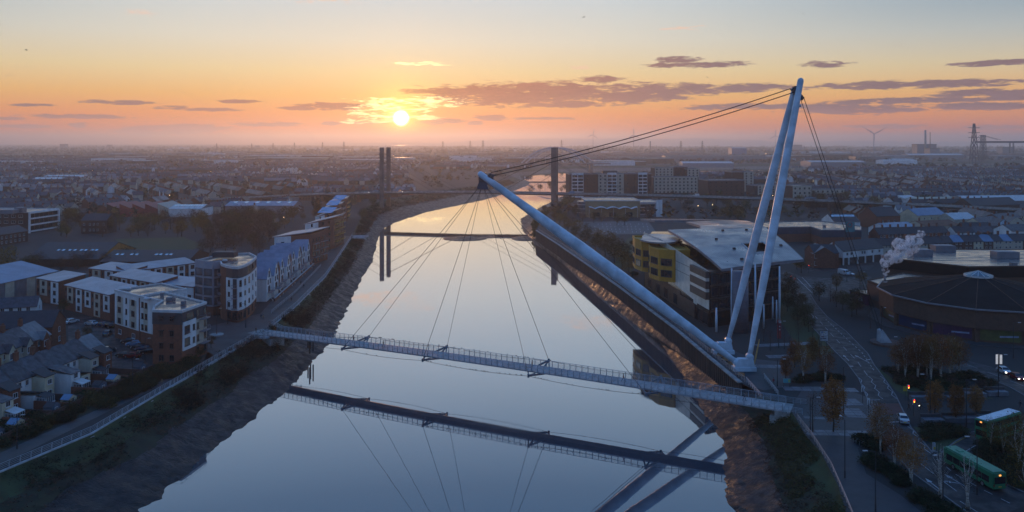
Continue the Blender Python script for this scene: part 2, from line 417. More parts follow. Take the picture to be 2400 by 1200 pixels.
# far hills across the estuary
M_hill = mat('far_hill', (.08,.085,.10), 1, var=.1, scale=.001)
def hills(name, y0, prof, depth):
    mb = MB(); mb.smooth = True; n = 120; vs = []
    for i in range(n+1):
        x = lerp(-4500, 13000, i/n); px = 1200 + x/y0*F
        h = prof(px)*(1+.12*mnoise.noise(Vector((x*.0011, 1, 2)))) + 2
        vs += [(x, y0, WZ-2), (x, y0+depth*.3, WZ+h*.7), (x, y0+depth*.6, WZ+h), (x, y0+depth, WZ-2)]
    mb.raw(vs, [(i*4+j, (i+1)*4+j, (i+1)*4+j+1, i*4+j+1) for i in range(n) for j in range(3)])
    return struct(name, mb, M_hill)
def bump1(p, c, w): return max(0.0, 1-((p-c)/w)**2)
hills('hills', 16600, lambda p: 36 + 100*max(bump1(p,1300,260), bump1(p,1500,240), .95*bump1(p,1660,160), .75*bump1(p,1780,80), .42*bump1(p,2060,220), .3*bump1(p,2420,300)), 1700)
# river bar with ruffled water
mb = MB(); mb.smooth = True
def bar(x0, x1, y0, y1, h):
    a, b = P(x0, y1, WZ), P(x1, y0, WZ); n, m_ = 26, 8; vs = []
    for i in range(n+1):
        for j in range(m_+1):
            u, v = i/n*2-1, j/m_*2-1; r = 1-u*u-v*v
            vs.append((lerp(a.x, b.x, i/n), lerp(a.y, b.y, j/m_), WZ + h*r - .05 + .25*h*mnoise.noise(Vector((i*.8, j*.9, x0)))))
    mb.raw(vs, [(i*(m_+1)+j, (i+1)*(m_+1)+j, (i+1)*(m_+1)+j+1, i*(m_+1)+j+1) for i in range(n) for j in range(m_)])
bar(1030,1146,553,566,.55); bar(1196,1262,553,566,.5); bar(1120,1170,551,556,.12)
struct('mud_bar', mb, M_mud)
# ================================================================== footbridge
M_paint = mat('mast_paint', (.49,.58,.66), .45, var=.2, scale=.25, spec=.5, bump=.05, bscale=1.0, rvar=.12)
M_steel = mat('dark_steel', (.045,.05,.07), .5, metal=.3)
M_cable = mat('cable_steel', (.03,.03,.035), .5, metal=.5)
M_alu = mat('aluminium', (.30,.33,.37), .42, metal=.55, var=.12)
M_deckp = mat('deck_panel', (.34,.33,.33), .55, var=.2, scale=.8, rnd=.12)
M_hull = mat('deck_hull', (.11,.13,.16), .55, metal=.2, var=.15)
M_mesh = mat('railing_mesh', (.42,.44,.47), .5, metal=.3, alpha=.30)
M_conc = mat('concrete', (.30,.30,.29), .85, var=.25, scale=.5, bump=.2, bscale=6)
M_concw = mat('pale_concrete', (.34,.36,.39), .8, var=.2, scale=.4, bump=.15, bscale=5)

FA, FB = P(1742,868), P(1693,828); FM = (FA+FB)/2
fb = thing('footbridge', 'cable-stayed steel footbridge with leaning pale blue masts across the river', 'footbridge', (FM.x, FM.y, 0))
DL, DR = P(634,781), P(1838,955)
ddir = (DR-DL).normalized(); dn = Vector((-ddir.y, ddir.x, 0)); DLEN = (DR-DL).length; HWD = 2.5
if dn.y > 0: dn = -dn          # dn points to the camera side
def dk(s, off=0.0, z=0.0):
    p = DL.lerp(DR, s) + dn*off; return Vector((p.x, p.y, .12 + .9*4*s*(1-s)*.8 + z))
# deck in panels; each walking panel is a part
N = 46
hull = MB()
for i in range(N):
    s0, s1 = i/N, (i+1)/N
    for (oa, za, ob, zb) in ((-HWD,-.08,HWD,-.08),(HWD,-.08,HWD,-.32),(HWD,-.32,1.1,-.78),(1.1,-.78,-1.1,-.78),(-1.1,-.78,-HWD,-.32),(-HWD,-.32,-HWD,-.08)):
        hull.face([dk(s0,oa,za), dk(s1,oa,za), dk(s1,ob,zb), dk(s0,ob,zb)])
for s in (0, 1): hull.poly([dk(s,o,z) for o, z in ((-HWD,-.08),(HWD,-.08),(HWD,-.32),(1.1,-.78),(-1.1,-.78),(-HWD,-.32))])
hb = hull.build('deck_hull', M_hull, fb)
dang = math.atan2(ddir.y, ddir.x)
pm = MB().box((0,0,0), (DLEN/N-.03, HWD*2-.2, .07)).mesh('deck_panel', M_deckp)
for i in range(N): place('deck_panel', pm, fb, dk((i+.5)/N, 0, -.03), dang)
# railings
pmsh = MB(); pmsh.bar((0,0,-.25), (0,-.10,.75), .07, .16, (1,0,0)); pmsh.bar((0,-.10,.75), (0,-.02,1.45), .07, .13, (1,0,0)); pmsh = pmsh.mesh('railing_post', M_alu)
NP = 92
for side in (1, -1):
    for i in range(NP+1):
        place('railing_post', pmsh, fb, dk(i/NP, side*(HWD+.03)), dang + (0 if side > 0 else math.pi))
    r = MB(); r.tube([dk(i/40, side*(HWD+.05), 1.45) for i in range(41)], .055, 6); r.build('handrail', M_alu, fb)
    w = MB()
    for zz in (1.15,): w.tube([dk(i/40, side*(HWD+.10), zz) for i in range(41)], .03, 4)
    w.build('rail_wire', M_alu, fb)
    g = MB()
    for i in range(NP):
        g.face([dk((i+.06)/NP, side*(HWD+.06), .02), dk((i+.94)/NP, side*(HWD+.06), .02), dk((i+.94)/NP, side*(HWD+.06), .98), dk((i+.06)/NP, side*(HWD+.06), .98)])
    g.build('mesh_infill', M_mesh, fb)
    e = MB()
    for i in range(N): e.bar(dk(i/N, side*(HWD+.02), -.16), dk((i+1)/N, side*(HWD+.02), -.16), .12, .30)
    e.build('edge_beam', M_alu, fb)
# masts
TIPF = PD(1126, 408, FM.y-3.5); TOP = PD(1872, 198, FM.y+1.0)
def cigar(a, b, rads, n=20, m_=24):
    mb = MB(); mb.smooth = True; pts = []; rr = []
    for i in range(m_+1):
        f = i/m_; pts.append(a.lerp(b, f)); x = f*(len(rads)-1); j = min(int(x), len(rads)-2); q = x-j; q = q*q*(3-2*q); rr.append(lerp(rads[j], rads[j+1], q))
    d = (b-a).normalized()
    pts = pts + [b+d*rads[-1]*.6, b+d*rads[-1]*.95]; rr += [rads[-1]*.8, rads[-1]*.25]
    mb.tube(pts, rr, n); return mb
PINF = {}
for nm, f in (('A', FA), ('B', FB)):
    side = 1 if nm == 'A' else -1
    pf, pb = f + Vector((-1.7, 0, 2.0)), f + Vector((1.6, .2, 3.3))
    o = cigar(pf, TIPF + Vector((0, -.75*side, 0)), [.66, .9, 1.22, 1.40, 1.40, 1.22, .95, .72]).build('front_mast_leg', M_paint, fb)
    o = cigar(pb, TOP + Vector((.2 if side > 0 else -.7, -.75*side, .9 if side > 0 else -1.0)), [.55, .82, 1.0, 1.06, 1.0, .88, .75]).build('back_mast_leg', M_paint, fb)
    c = MB(); c.prism([(f.x-2.6,f.y-1.1),(f.x+2.9,f.y-1.1),(f.x+2.9,f.y+1.1),(f.x-2.6,f.y+1.1)], 0, .9)
    c.raw([(f.x+a, f.y+b, z) for z, w0, w1 in ((.9,-2.4,2.6),(2.9,-1.2,2.2)) for a, b in ((w0,-.8),(w1,-.8),(w1,.8),(w0,.8))], [(4,5,6,7),(0,1,5,4),(1,2,6,5),(2,3,7,6),(3,0,4,7)])
    c.build('foundation', M_paint, fb)
    for q, rr in ((pf, .85), (pb, .8)):
        c = MB(); c.smooth = True; c.tube([q+Vector((0,-.75,0)), q+Vector((0,.75,0))], rr, 16); c.build('pin_joint', M_paint, fb)
# heads
h = MB()
tf = TIPF
def hp(x, y): return PD(x, y, tf.y)
for q in (-1, 1):
    h.bar(hp(1140,420)+Vector((0,q*.7,0)), hp(1152,407)+Vector((0,q*.9,0)), .9, .7); h.bar(hp(1146,418)+Vector((0,q*.7,0)), hp(1158,410)+Vector((0,q*.9,0)), .5, .6)
h.prism([(tf.x-.4, tf.y-1.0), (tf.x+3.2, tf.y-1.0), (tf.x+3.2, tf.y+1.0), (tf.x-.4, tf.y+1.0)], hp(1130,432).z, hp(1130,412).z)
h.raw([tuple(hp(x, y)+Vector((0, d, 0))) for x, y, d in ((1122,428,-1.2),(1140,428,-1.2),(1140,428,1.2),(1122,428,1.2),(1117,443,-1.8),(1146,443,-1.8),(1146,443,1.8),(1117,443,1.8))], [(0,1,2,3),(7,6,5,4),(0,4,5,1),(1,5,6,2),(2,6,7,3),(3,7,4,0)])
h.build('front_mast_head', M_steel, fb)
h = MB(); tt = TOP
def tp(x, y): return PD(x, y, tt.y)
h.bar(tp(1878,228), tp(1856,207), 1.1, .9); h.bar(tp(1870,214), tp(1858,216), .8, .7); h.bar(tp(1868,222), tp(1882,232), .9, .9); h.box(tp(1866,212), (1.5,1.8,2.2))
h.build('back_mast_head', M_steel, fb)
h = MB(); h.smooth = True; h.tube([tp(1867,248)+Vector((-.6,.7,0)), tp(1867,248)+Vector((.8,-.7,0))], .35, 10); h.build('mast_tie', M_paint, fb)
def cable(pts, r, n=5): 
    mb = MB(); mb.tube(pts, r, n); return mb.build('cable', M_cable, fb)
for q, (x0, y0), (x1, y1) in ((1,(1150,405),(1856,207)), (-1,(1157,411),(1860,216))):
    a, b = hp(x0,y0)+Vector((0,q*.9,0)), tp(x1,y1)+Vector((0,q*.9,0))
    cable([a.lerp(b, i/12)+Vector((0,0,-1.1*4*(i/12)*(1-i/12))) for i in range(13)], .125, 6)
ANC = P(2072,806)
for q in (-1, 1):
    a, b = tp(1880 + q*1.5, 230)+Vector((0,-q*.8,0)), Vector((ANC.x-1.1, ANC.y-q*1.0, 3.7))
    cable([a, b], .085, 5)
# outriggers and their hangers
def s_at(x):
    k = (x-1200)/F; return (DL.x-k*DL.y)/((DL.x-k*DL.y)-(DR.x-k*DR.y))
OUT = [s_at(834), s_at(1020), s_at(1263), s_at(1532)]
tipsn, tipsf = [], []
for s in OUT:
    for side in (1, -1):
        tip = dk(s, side*(HWD+3.3), -.15 if side > 0 else .55)
        o = MB(); o.bar(dk(s-.016, side*1.2, -.55), tip, .28, .4); o.bar(dk(s+.016, side*1.2, -.55), tip, .28, .4); o.bar(dk(s, side*(HWD-.2), -.6), tip, .24, .34)
        o.bar(tip+Vector((0,0,-.4)), tip+Vector((0,0,.35)), .5, .5); o.build('outrigger', M_hull, fb)
        (tipsn if side > 0 else tipsf).append(tip)
        x = 1119 + OUT.index(s)*8
        cable([hp(x, 443)+Vector((0, -1.2*side, 0)), tip], .055, 4)
for tips, side in ((tipsn, 1), (tipsf, -1)):
    pts = [dk(.045, side*(HWD+.3), -.3)] + [q+Vector((0,0,-.1)) for q in tips] + [dk(.97, side*(HWD+.3), -.4)]
    path = []
    for a, b in zip(pts, pts[1:]):
        path += [a.lerp(b, i/8)+Vector((0,0,-.5*4*(i/8)*(1-i/8))) for i in range(8)]
    cable(path+[pts[-1]], .045, 4)
    side_path = path
    if side > 0: NEARWIRE = path
# landing slabs at both ends
lm = MB(); a = dk(0)
lm.prism([(DL+dn*3+ddir*-6).to_2d(), (DL+dn*3+ddir*1.5).to_2d(), (DL-dn*3+ddir*1.5).to_2d(), (DL-dn*3+ddir*-6).to_2d()], -.9, .03)
lm.build('landing', M_conc, fb); lm = MB()
lm.prism([(DR+dn*3+ddir*-1.5).to_2d(), (DR+dn*3+ddir*1.5).to_2d(), (DR-dn*3+ddir*1.5).to_2d(), (DR-dn*3+ddir*-1.5).to_2d()], -1.2, .03)
lm.build('landing', M_conc, fb)
lm = MB(); c_ = DL+ddir*1.0; lm.box((c_.x, c_.y, -3.4), (3.2, 5.6, 5.0), dang); lm.build('abutment', M_conc, fb); lm = MB(); c_ = DR-ddir*1.0; lm.box((c_.x, c_.y, -3.6), (3.0, 5.6, 4.8), dang); lm.build('abutment', M_conc, fb)
# anchorage of the back stays: white fin on a round plinth
mb = MB(); mb.raw([(ANC.x+x, ANC.y+y, z) for x, y, z in ((-1.5,-1.3,0),(2.0,-1.3,0),(2.0,1.3,0),(-1.5,1.3,0),(-1.4,-1.1,3.8),(-.8,-1.1,4.0),(-.8,1.1,4.0),(-1.4,1.1,3.8))], [(0,1,5,4),(1,2,6,5),(2,3,7,6),(3,0,4,7),(4,5,6,7),(3,2,1,0)])
mb.build('anchor_block', M_concw, fb)
mb = MB(); mb.smooth = False; mb.tube([(ANC.x+.5, ANC.y, .02), (ANC.x+.5, ANC.y, .6)], 4.0, 20); mb.build('plinth_wall', mat('brick_paving', (.10,.06,.05), .9), fb)

# ================================================================== road bridge with twin concrete pylons
M_pyl = mat('pylon_concrete', (.15,.12,.11), .85, var=.2, scale=.2)
M_asph = mat('asphalt', (.040,.041,.046), .75, var=.15, scale=.5, bump=.15, bscale=12, rvar=.15)
gl = PD(903, 470, 690); gr = PD(1300, 470, 672)
g0, g1 = Vector((gl.x, 690, 0)), Vector((gr.x, 672, 0))
rb = thing('road_bridge', 'concrete cable-stayed road bridge with flat deck and square dark pylons', 'bridge', (g0.x, g0.y, 0))
gd = (g1-g0).normalized(); gn = Vector((-gd.y, gd.x, 0)); SPAN = (g1-g0).length
ZR = [(-230, .3), (-200, 1.0), (-150, 3.5), (-100, 6.5), (-60, 8.7), (0, 10.6), (SPAN*.5, 11.6), (SPAN, 10.8), (SPAN+130, 9.2), (SPAN+260, 7.4), (SPAN+420, 4.8), (SPAN+560, 2.5)]
def rz_(u):
    for (a, za), (b, zb) in zip(ZR, ZR[1:]):
        if u <= b: return lerp(za, zb, (u-a)/(b-a))
    return ZR[-1][1]
def gp(u, off=0.0, z=0.0):
    cx = max(0, u-SPAN-60); cl = max(0, -u-60)
    p = g0 + gd*u + gn*(off - .00085*cx*cx - .0003*cl*cl); return Vector((p.x, p.y, rz_(u)+z))
us = [-230 + i*10 for i in range(int((SPAN+560+230)/10)+1)]
mb = MB()
for u0, u1 in zip(us, us[1:]):
    for (oa, za, ob, zb, mi) in ((-8,0,8,0,1),(8,0,8,-.4,0),(8,-.4,4.5,-1.3,0),(4.5,-1.3,-4.5,-1.3,0),(-4.5,-1.3,-8,-.4,0),(-8,-.4,-8,0,0)):
        mb.m(mi); mb.face([gp(u0,oa,za), gp(u1,oa,za), gp(u1,ob,zb), gp(u0,ob,zb)])
mb.build('deck', [M_pyl, M_asph], rb)
for off in (-7.8, 7.8):
    mb = MB()
    for u0, u1 in zip(us, us[1:]): mb.bar(gp(u0, off, .4), gp(u1, off, .4), .2, .8)
    mb.build('parapet', M_conc, rb)
for u, w in ((0, 3.3), (SPAN, 4.4)):
    for off in (-10.4, 10.4):
        b = gp(u, off); mb = MB(); mb.box((b.x, b.y, 21.5), (w, 2.6, 57), math.atan2(gd.y, gd.x)); mb.build('pylon', M_pyl, rb)
        for k_, (zz, reach) in enumerate(((46,66),(38,46),(28,27))):
            for dirn in (-1, 1):
                mb = MB(); a = Vector((b.x, b.y, zz)); e = gp(u+dirn*reach, off*.95, .3); mb.tube([a, e], .10, 4); mb.build('stay_cable', M_cable, rb)
    b = gp(u); mb = MB(); mb.box((b.x, b.y, 7.2), (3.4, 16, 2.2), math.atan2(gd.y, gd.x)); mb.build('cross_beam', M_pyl, rb)
for u in list(range(-130, -20, 34)) + list(range(int(SPAN)+44, int(SPAN)+480, 44)):
    for off in (-4.5, 4.5):
        b = gp(u, off); zt = b.z-1.25
        mb = MB(); mb.box((b.x, b.y, (zt-1.5)/2), (1.6, 2.2, zt+1.5), math.atan2(gd.y, gd.x)); mb.build('pier', M_pyl, rb)

# ================================================================== far bridges
M_arch = mat('arch_steel', (.42,.42,.45), .6)
ab = thing('arch_bridge', 'twin bowstring arch bridge far up the river in the haze', 'bridge', (80, 1560, 0))
for q, (xa, ya, xb, yb, xt, yt, D) in enumerate(((1222,382,1372,382,1297,346,1560), (1232,382,1392,382,1310,347,1590))):
    pts = []
    for i in range(25):
        f = i/24; pts.append(PD(lerp(xa, xb, f), lerp(ya, yt, 4*f*(1-f)), D))
    mb = MB(); mb.tube(pts, 1.5, 6); mb.build('arch', M_arch, ab)
    for i in range(3, 22, 2):
        mb = MB(); mb.tube([pts[i], Vector((pts[i].x, pts[i].y, 12))], .18, 4); mb.build('hanger', M_arch, ab)
mb = MB(); a, b = PD(1190, 383, 1575), PD(1430, 383, 1575); mb.bar((a.x,a.y,11), (b.x,b.y,11), 24, 2); mb.build('deck', M_pyl, ab)
for x in (1225, 1385):
    a = PD(x, 383, 1575); mb = MB(); mb.box((a.x, a.y, 1), (6, 20, 18)); mb.build('pier', M_pyl, ab)

def lattice(mb, base, w0, w1, h, n, r, z0=0.0):
    for i in range(n):
        a, b = i/n, (i+1)/n; wa, wb = lerp(w0, w1, a)/2, lerp(w0, w1, b)/2; za, zb = z0+h*a, z0+h*b
        ca = [Vector((base[0]+x*wa, base[1]+y*wa, za)) for x, y in ((-1,-1),(1,-1),(1,1),(-1,1))]
        cb = [Vector((base[0]+x*wb, base[1]+y*wb, zb)) for x, y in ((-1,-1),(1,-1),(1,1),(-1,1))]
        for j in range(4):
            mb.bar(ca[j], cb[j], r, r); mb.bar(ca[j], cb[(j+1)%4], r*.7, r*.7); mb.bar(cb[j], cb[(j+1)%4], r*.7, r*.7)
M_lat = mat('lattice_steel', (.05,.06,.08), .7)
TB = PD(2306, 378, 2150)
tb = thing('transporter_bridge', 'tall lattice transporter bridge with high level girder above the docks', 'bridge', (TB.x, TB.y, 0))
mb = MB(); lattice(mb, (TB.x-6, TB.y), 9, 4, 73, 8, .8); mb.build('tower', M_lat, tb); mb = MB(); lattice(mb, (TB.x+10, TB.y+14), 9, 4, 73, 8, .8); mb.build('tower', M_lat, tb)
mb = MB()
for i in range(16):
    x0 = TB.x-16+i*10
    mb.bar((x0,TB.y,52), (x0+10,TB.y,52), 1.2, 1.0); mb.bar((x0,TB.y,56), (x0+10,TB.y,56), 1.2, 1.0); mb.bar((x0,TB.y,52), (x0+10,TB.y,56), .8, .8); mb.bar((x0,TB.y,56), (x0,TB.y,52), .8, .8)
    mb.bar((x0,TB.y+14,54), (x0+10,TB.y+14,54), 1.2, 4.0)
mb.build('girder', M_lat, tb)
for q in (0, 12):
    mb = MB(); a = Vector((TB.x-4, TB.y+q, 73)); mb.tube([a, (TB.x-62, TB.y+q, 6)], .4, 4); mb.tube([a, (TB.x+46, TB.y+q, 60)], .4, 4); mb.build('stay_cable', M_lat, tb)

# ================================================================== sheet-pile river wall
M_pile = mat('rusty_pile', (.050,.036,.030), .8, metal=.2, col2=(.022,.018,.018), scale=.8, stretch=(1,1,.25), rnd=.25, bump=.3, bscale=5)
wallpts = [p for p in rc if 176 < p.y < 512]
wt_ = thing('sheet_pile_wall', 'rusty steel sheet-pile wall along the river below the walkway', 'river wall', (wallpts[0].x, wallpts[0].y, 0))
path = []; 
for a, b in zip(wallpts, wallpts[1:]):
    n = max(1, round((b-a).length/1.35)); path += [(a.lerp(b, i/n), (b-a).normalized()) for i in range(n)]
pl = MB(); pl.raw([(x, y, z) for z in (-6.2, -.05) for x, y in ((-.68,0),(-.42,-.42),(.1,-.42),(.36,0),(.68,0),(.68,.2),(-.68,.2))],
    [(0,1,8,7),(1,2,9,8),(2,3,10,9),(3,4,11,10),(4,5,12,11),(5,6,13,12),(6,0,7,13),(7,8,9,10,11,12,13)])
plm = pl.mesh('sheet_pile', M_pile)
for p, d in path[:298]: place('sheet_pile', plm, wt_, (p.x, p.y, 0), math.atan2(d.y, d.x)+math.pi)
mb = MB()
for a, b in zip(wallpts, wallpts[1:]): mb.bar((a.x,a.y,.02), (b.x,b.y,.02), 1.0, .36)
mb.build('capping_beam', M_conc, wt_)

# ================================================================== riverside railings
M_rail = mat('painted_rail', (.30,.33,.36), .5, var=.15)
M_rust = mat('weathered_rail', (.28,.25,.24), .6, var=.25)
rp = MB(); rp.bar((0,0,0), (0,0,.7), .10, .12, (1,0,0)); rp.bar((0,0,.7), (0,-.16,1.25), .10, .10, (1,0,0)); RPM = {m_.name: rp.mesh('railing_post', m_) for m_ in (M_rail, M_rust)}
def railing(name, label, pts, spacing, m_, z=.05, edge=None, bracket=None, inner=0.0):
    pts = [Vector((p[0], p[1], z)) for p in pts]
    t_ = thing(name, label, 'railing', pts[0])
    pos = []; carry = 0.0
    for a, b in zip(pts, pts[1:]):
        L = (b-a).length; d = (b-a)/L; u = carry
        while u < L: pos.append((a+d*u, d)); u += spacing
        carry = u-L
    for p, d in pos: place('railing_post', RPM[m_.name], t_, p, math.atan2(d.y, d.x))
    for zz, off in ((1.25,.16),(.95,.08),(.65,.02),(.35,0)):
        mb = MB(); q = []
        for i, p in enumerate(pts):
            d = (pts[min(i+1,len(pts)-1)]-pts[max(i-1,0)]).normalized(); q.append(p+Vector((d.y,-d.x,0))*off+Vector((0,0,zz)))
        mb.tube(q, .045 if zz > 1 else .03, 5); mb.build('rail', m_, t_)
    if edge:
        mb = MB()
        for a, b in zip(pts, pts[1:]): mb.bar(a+Vector((0,0,-.35)), b+Vector((0,0,-.35)), .5, .62)
        mb.build('edge_beam', edge, t_)
    if bracket:
        bm_ = MB(); bm_.box((0,-.15,-1.2), (.9,.9,1.3)); me = bm_.mesh('bracket', edge)
        for p, d in pos[2::bracket]: place('bracket', me, t_, p, math.atan2(d.y, d.x))
    return t_
Lp = [a for a in lc if 90 < a.y < 216]; 
railing('riverside_railing', 'pale curved railing on concrete edge beam beside the terraced houses', [p + Vector((-.1,0)) for p in Lp] , 2.05, M_rail, edge=M_concw, bracket=5)
Lp2 = [a for a in lc if 236 < a.y < 480]
railing('riverside_railing', 'pale curved railing on riverside promenade below the gabled townhouses', Lp2, 2.3, M_rail, edge=M_concw, bracket=4)
c1 = Lp[-1]; 
railing('landing_railing', 'short pale railing turning the corner at the footbridge landing', [c1, V2(DL.x-3.2, DL.y-3.6), V2(DL.x-.6, DL.y-4.2), V2(DL.x+.5, DL.y-2.9)], 1.5, M_rail, edge=M_concw)
q0, q1 = xy((637,762),(660,768))
railing('landing_railing', 'pale railing joining the promenade to the footbridge at its upstream side', [Lp2[0], V2(DL.x+3.0, DL.y+3.1), V2(DL.x+9, DL.y+.6)], 1.5, M_rail)
railing('parallel_railing', 'inner railing pair standing along the middle of the promenade', xy((636,735),(690,690),(752,625)), 2.2, M_rail)
pr = [P(825,553).to_2d(), P(826,551).to_2d(), P(864,551).to_2d(), P(861,563).to_2d()]
railing('viewing_platform', 'viewing platform with railing jutting out at the promenade end', [pr[1], pr[2], pr[2]+Vector((0,-14))], 2.3, M_rust, edge=M_conc, bracket=3)
mb = MB(); mb.prism([pr[1]+Vector((0,-12)), pr[2]+Vector((0,-14)), pr[2], pr[1]], -.6, -.02); struct('platform_slab', mb, M_conc)
Rp = [a for a in rc if 80 < a.y < 160]
railing('riverside_railing', 'weathered railing along the paved path above the scrub bank', list(reversed(Rp)), 1.9, M_rust)
railing('riverside_railing', 'weathered post-and-rail fence on top of the sheet-pile wall', list(reversed([p + Vector((1.2,0)) for p in wallpts if p.y < 240])), 2.0, M_rust)
railing('riverside_railing', 'railing running on along the wall beside the curved campus building', list(reversed([p + Vector((1.2,0)) for p in wallpts if 230 < p.y])), 3.0, M_rust)
railing('landing_railing', 'pale railing guarding the ramp at the footbridge plaza end', [P(1735,897).to_2d()+V2(1.5,0), (DR-dn*3.2-ddir*5).to_2d(), (DR-dn*3.4+ddir*4).to_2d()], 1.5, M_rail)
railing('landing_railing', 'sloping stair railing beside the footbridge plaza end', xy((1792,888),(1826,930)), 1.3, M_rail)
railing('landing_railing', 'short pale railing on the downstream side of the plaza end', [(DR+dn*2.9).to_2d(), (DR+dn*3.0+ddir*4).to_2d()], 1.3, M_rail)
# ================================================================== building kit
M_brick = mat('red_brick', (.20,.075,.045), .9, col2=(.13,.050,.034), scale=1.5, detail=6, rnd=.1, bump=.2, bscale=9)
M_brickd = mat('dark_brick', (.085,.045,.035), .9, col2=(.055,.032,.028), scale=1.2, detail=6, bump=.2, bscale=9)
M_render = mat('white_render', (.62,.63,.64), .85, var=.12, scale=.35, stretch=(1,1,.3), rnd=.05)
M_cream = mat('cream_render', (.50,.44,.32), .85, var=.15, scale=.4, rnd=.08)
M_beige = mat('beige_panel', (.42,.38,.31), .85, var=.1)
M_char = mat('charcoal_cladding', (.040,.042,.050), .6, var=.15)
M_grey = mat('grey_cladding', (.17,.18,.21), .5, metal=.2, var=.12)
M_slate = mat('slate_roof', (.052,.056,.070), .55, col2=(.026,.028,.036), scale=.9, detail=7, bump=.35, bscale=3.0, rnd=.22, rvar=.12)
M_slated = mat('dark_slate_roof', (.022,.023,.029), .6, col2=(.013,.014,.018), scale=.8, detail=6, bump=.3, bscale=3.0, rnd=.2)
M_seam = mat('seam_metal_roof', (.20,.25,.32), .42, metal=.35, var=.15, scale=.3, rnd=.06)
M_blueshed = mat('blue_shed_roof', (.12,.20,.31), .45, metal=.2, var=.15, scale=.2)
M_memb = mat('roof_membrane', (.105,.11,.125), .30, col2=(.035,.038,.045), scale=.22, detail=7, rvar=.18, spec=.6)
M_coping = mat('pale_coping', (.48,.49,.50), .6, var=.1)
M_frame = mat('window_frame', (.55,.56,.58), .5, var=.05)
M_framed = mat('dark_window_frame', (.03,.032,.04), .5)
M_glass = mat('window_glass', (.020,.026,.034), .08, spec=.75, var=.3, scale=.25)
M_glassb = mat('curtain_glass', (.16,.21,.25), .12, spec=.9, var=.35, scale=.35, metal=.45)
M_lit = mat('lit_window', (.3,.2,.1), .4, emit=(1,.62,.25), estr=1.1)
M_door = mat('painted_door', (.05,.06,.10), .6, rnd=.5)
M_clay = mat('clay_pot', (.16,.07,.045), .9, rnd=.15)
WM = {}
def winmesh(w, h, dark=False, mull=1, glass=None, hood=False):
    key = (w, h, dark, mull, glass, hood)
    if key in WM: return WM[key]
    mb = MB(); b = .07; d = .10
    for (cx, cz, sx, sz) in ((0,h/2-b/2,w,b),(0,-h/2+b/2,w,b),(-w/2+b/2,0,b,h-2*b),(w/2-b/2,0,b,h-2*b)):
        mb.box((cx, -d/2+.01, cz), (sx, d, sz))
    for i in range(1, mull+1): mb.box((-w/2+w*i/(mull+1), -d/2+.02, 0), (.05, d*.8, h-2*b))
    mb.box((0, -.10, -h/2-.05), (w+.16, .22, .07))
    if hood: mb.box((0, -.24, h/2+.12), (w+.5, .5, .10))
    mb.m(1); mb.box((0, -.015, 0), (w-2*b, .03, h-2*b))
    WM[key] = mb.mesh('window', [M_framed if dark else M_frame, glass or M_glass]); return WM[key]
def ccw(poly):
    poly = [Vector((p[0], p[1])) for p in poly]; n = len(poly)
    return poly if sum(poly[i].x*poly[(i+1)%n].y-poly[(i+1)%n].x*poly[i].y for i in range(n)) > 0 else poly[::-1]
def rect(a, b, depth):
    """front edge a->b, left to right seen from outside; the body lies behind it"""
    a, b = Vector((a[0],a[1])), Vector((b[0],b[1])); d = (b-a).normalized(); n = Vector((-d.y, d.x))
    return [a, b, b+n*depth, a+n*depth]
def edge(a, b):
    a, b = Vector((a[0],a[1])), Vector((b[0],b[1])); d = (b-a).normalized(); return a, b, d, Vector((d.y,-d.x)), (b-a).length, math.atan2(d.y, d.x)
def windows(t_, a, b, us, zs, w, h, off=.0, **kw):
    a, b, d, n, L, r = edge(a, b); me = winmesh(w, h, **kw)
    for u in us:
        for z in zs:
            p = a + d*(u*L if abs(u) <= 1 else u) + n*(off+.004); place('window', me, t_, (p.x, p.y, z), r)
def panel(t_, a, b, u0, u1, z0, z1, m_, thick=.08, name='cladding', off=.0):
    a, b, d, n, L, r = edge(a, b); c = a + d*(u0+u1)/2*L + n*(off+thick/2+.003)
    mb = MB(); mb.box((c.x, c.y, (z0+z1)/2), ((u1-u0)*L, thick, z1-z0), r); return mb.build(name, m_, t_)
OCC = []
def walls(t_, poly, z0, z1, m_, name='wall'):
    xs, ys = [p[0] for p in poly], [p[1] for p in poly]; OCC.append(((min(xs)+max(xs))/2, (min(ys)+max(ys))/2, math.hypot(max(xs)-min(xs), max(ys)-min(ys))/2))
    mb = MB(); mb.prism(ccw(poly), z0, z1); return mb.build(name, m_, t_)
def inset(poly, d):
    poly = ccw(poly); n = len(poly); out = []
    for i in range(n):
        p, q, r = poly[i-1], poly[i], poly[(i+1)%n]; e1 = (q-p).normalized(); e2 = (r-q).normalized()
        n1, n2 = Vector((-e1.y,e1.x)), Vector((-e2.y,e2.x)); b = n1+n2
        b = n1 if b.length < 1e-4 else b/max(.25, b.length_squared)*2
        out.append(q + b*d)
    return out
def flat_roof(t_, poly, z, m_roof=None, m_cop=None, h=.45, over=.12, w=.35):
    poly = ccw(poly); o = inset(poly, -over); i = inset(poly, w); n = len(poly)
    mb = MB(); mb.poly([(p.x, p.y, z+.05) for p in i]); fix_up(mb); mb.build('roof', m_roof or M_memb, t_)
    mb = MB()
    for k_ in range(n):
        j = (k_+1) % n
        for (A, za, B, zb) in ((o, z-.15, o, z+h), (o, z+h, i, z+h), (i, z+h, i, z)):
            mb.face([(A[k_].x,A[k_].y,za),(A[j].x,A[j].y,za),(B[j].x,B[j].y,zb),(B[k_].x,B[k_].y,zb)])
    mb.build('parapet', m_cop or M_coping, t_)
def fix_up(mb):
    out = []
    for q in mb.f:
        a, b, c = (Vector(mb.v[i]) for i in q[:3]); out.append(q if (b-a).cross(c-a).z > 0 else q[::-1])
    mb.f = out
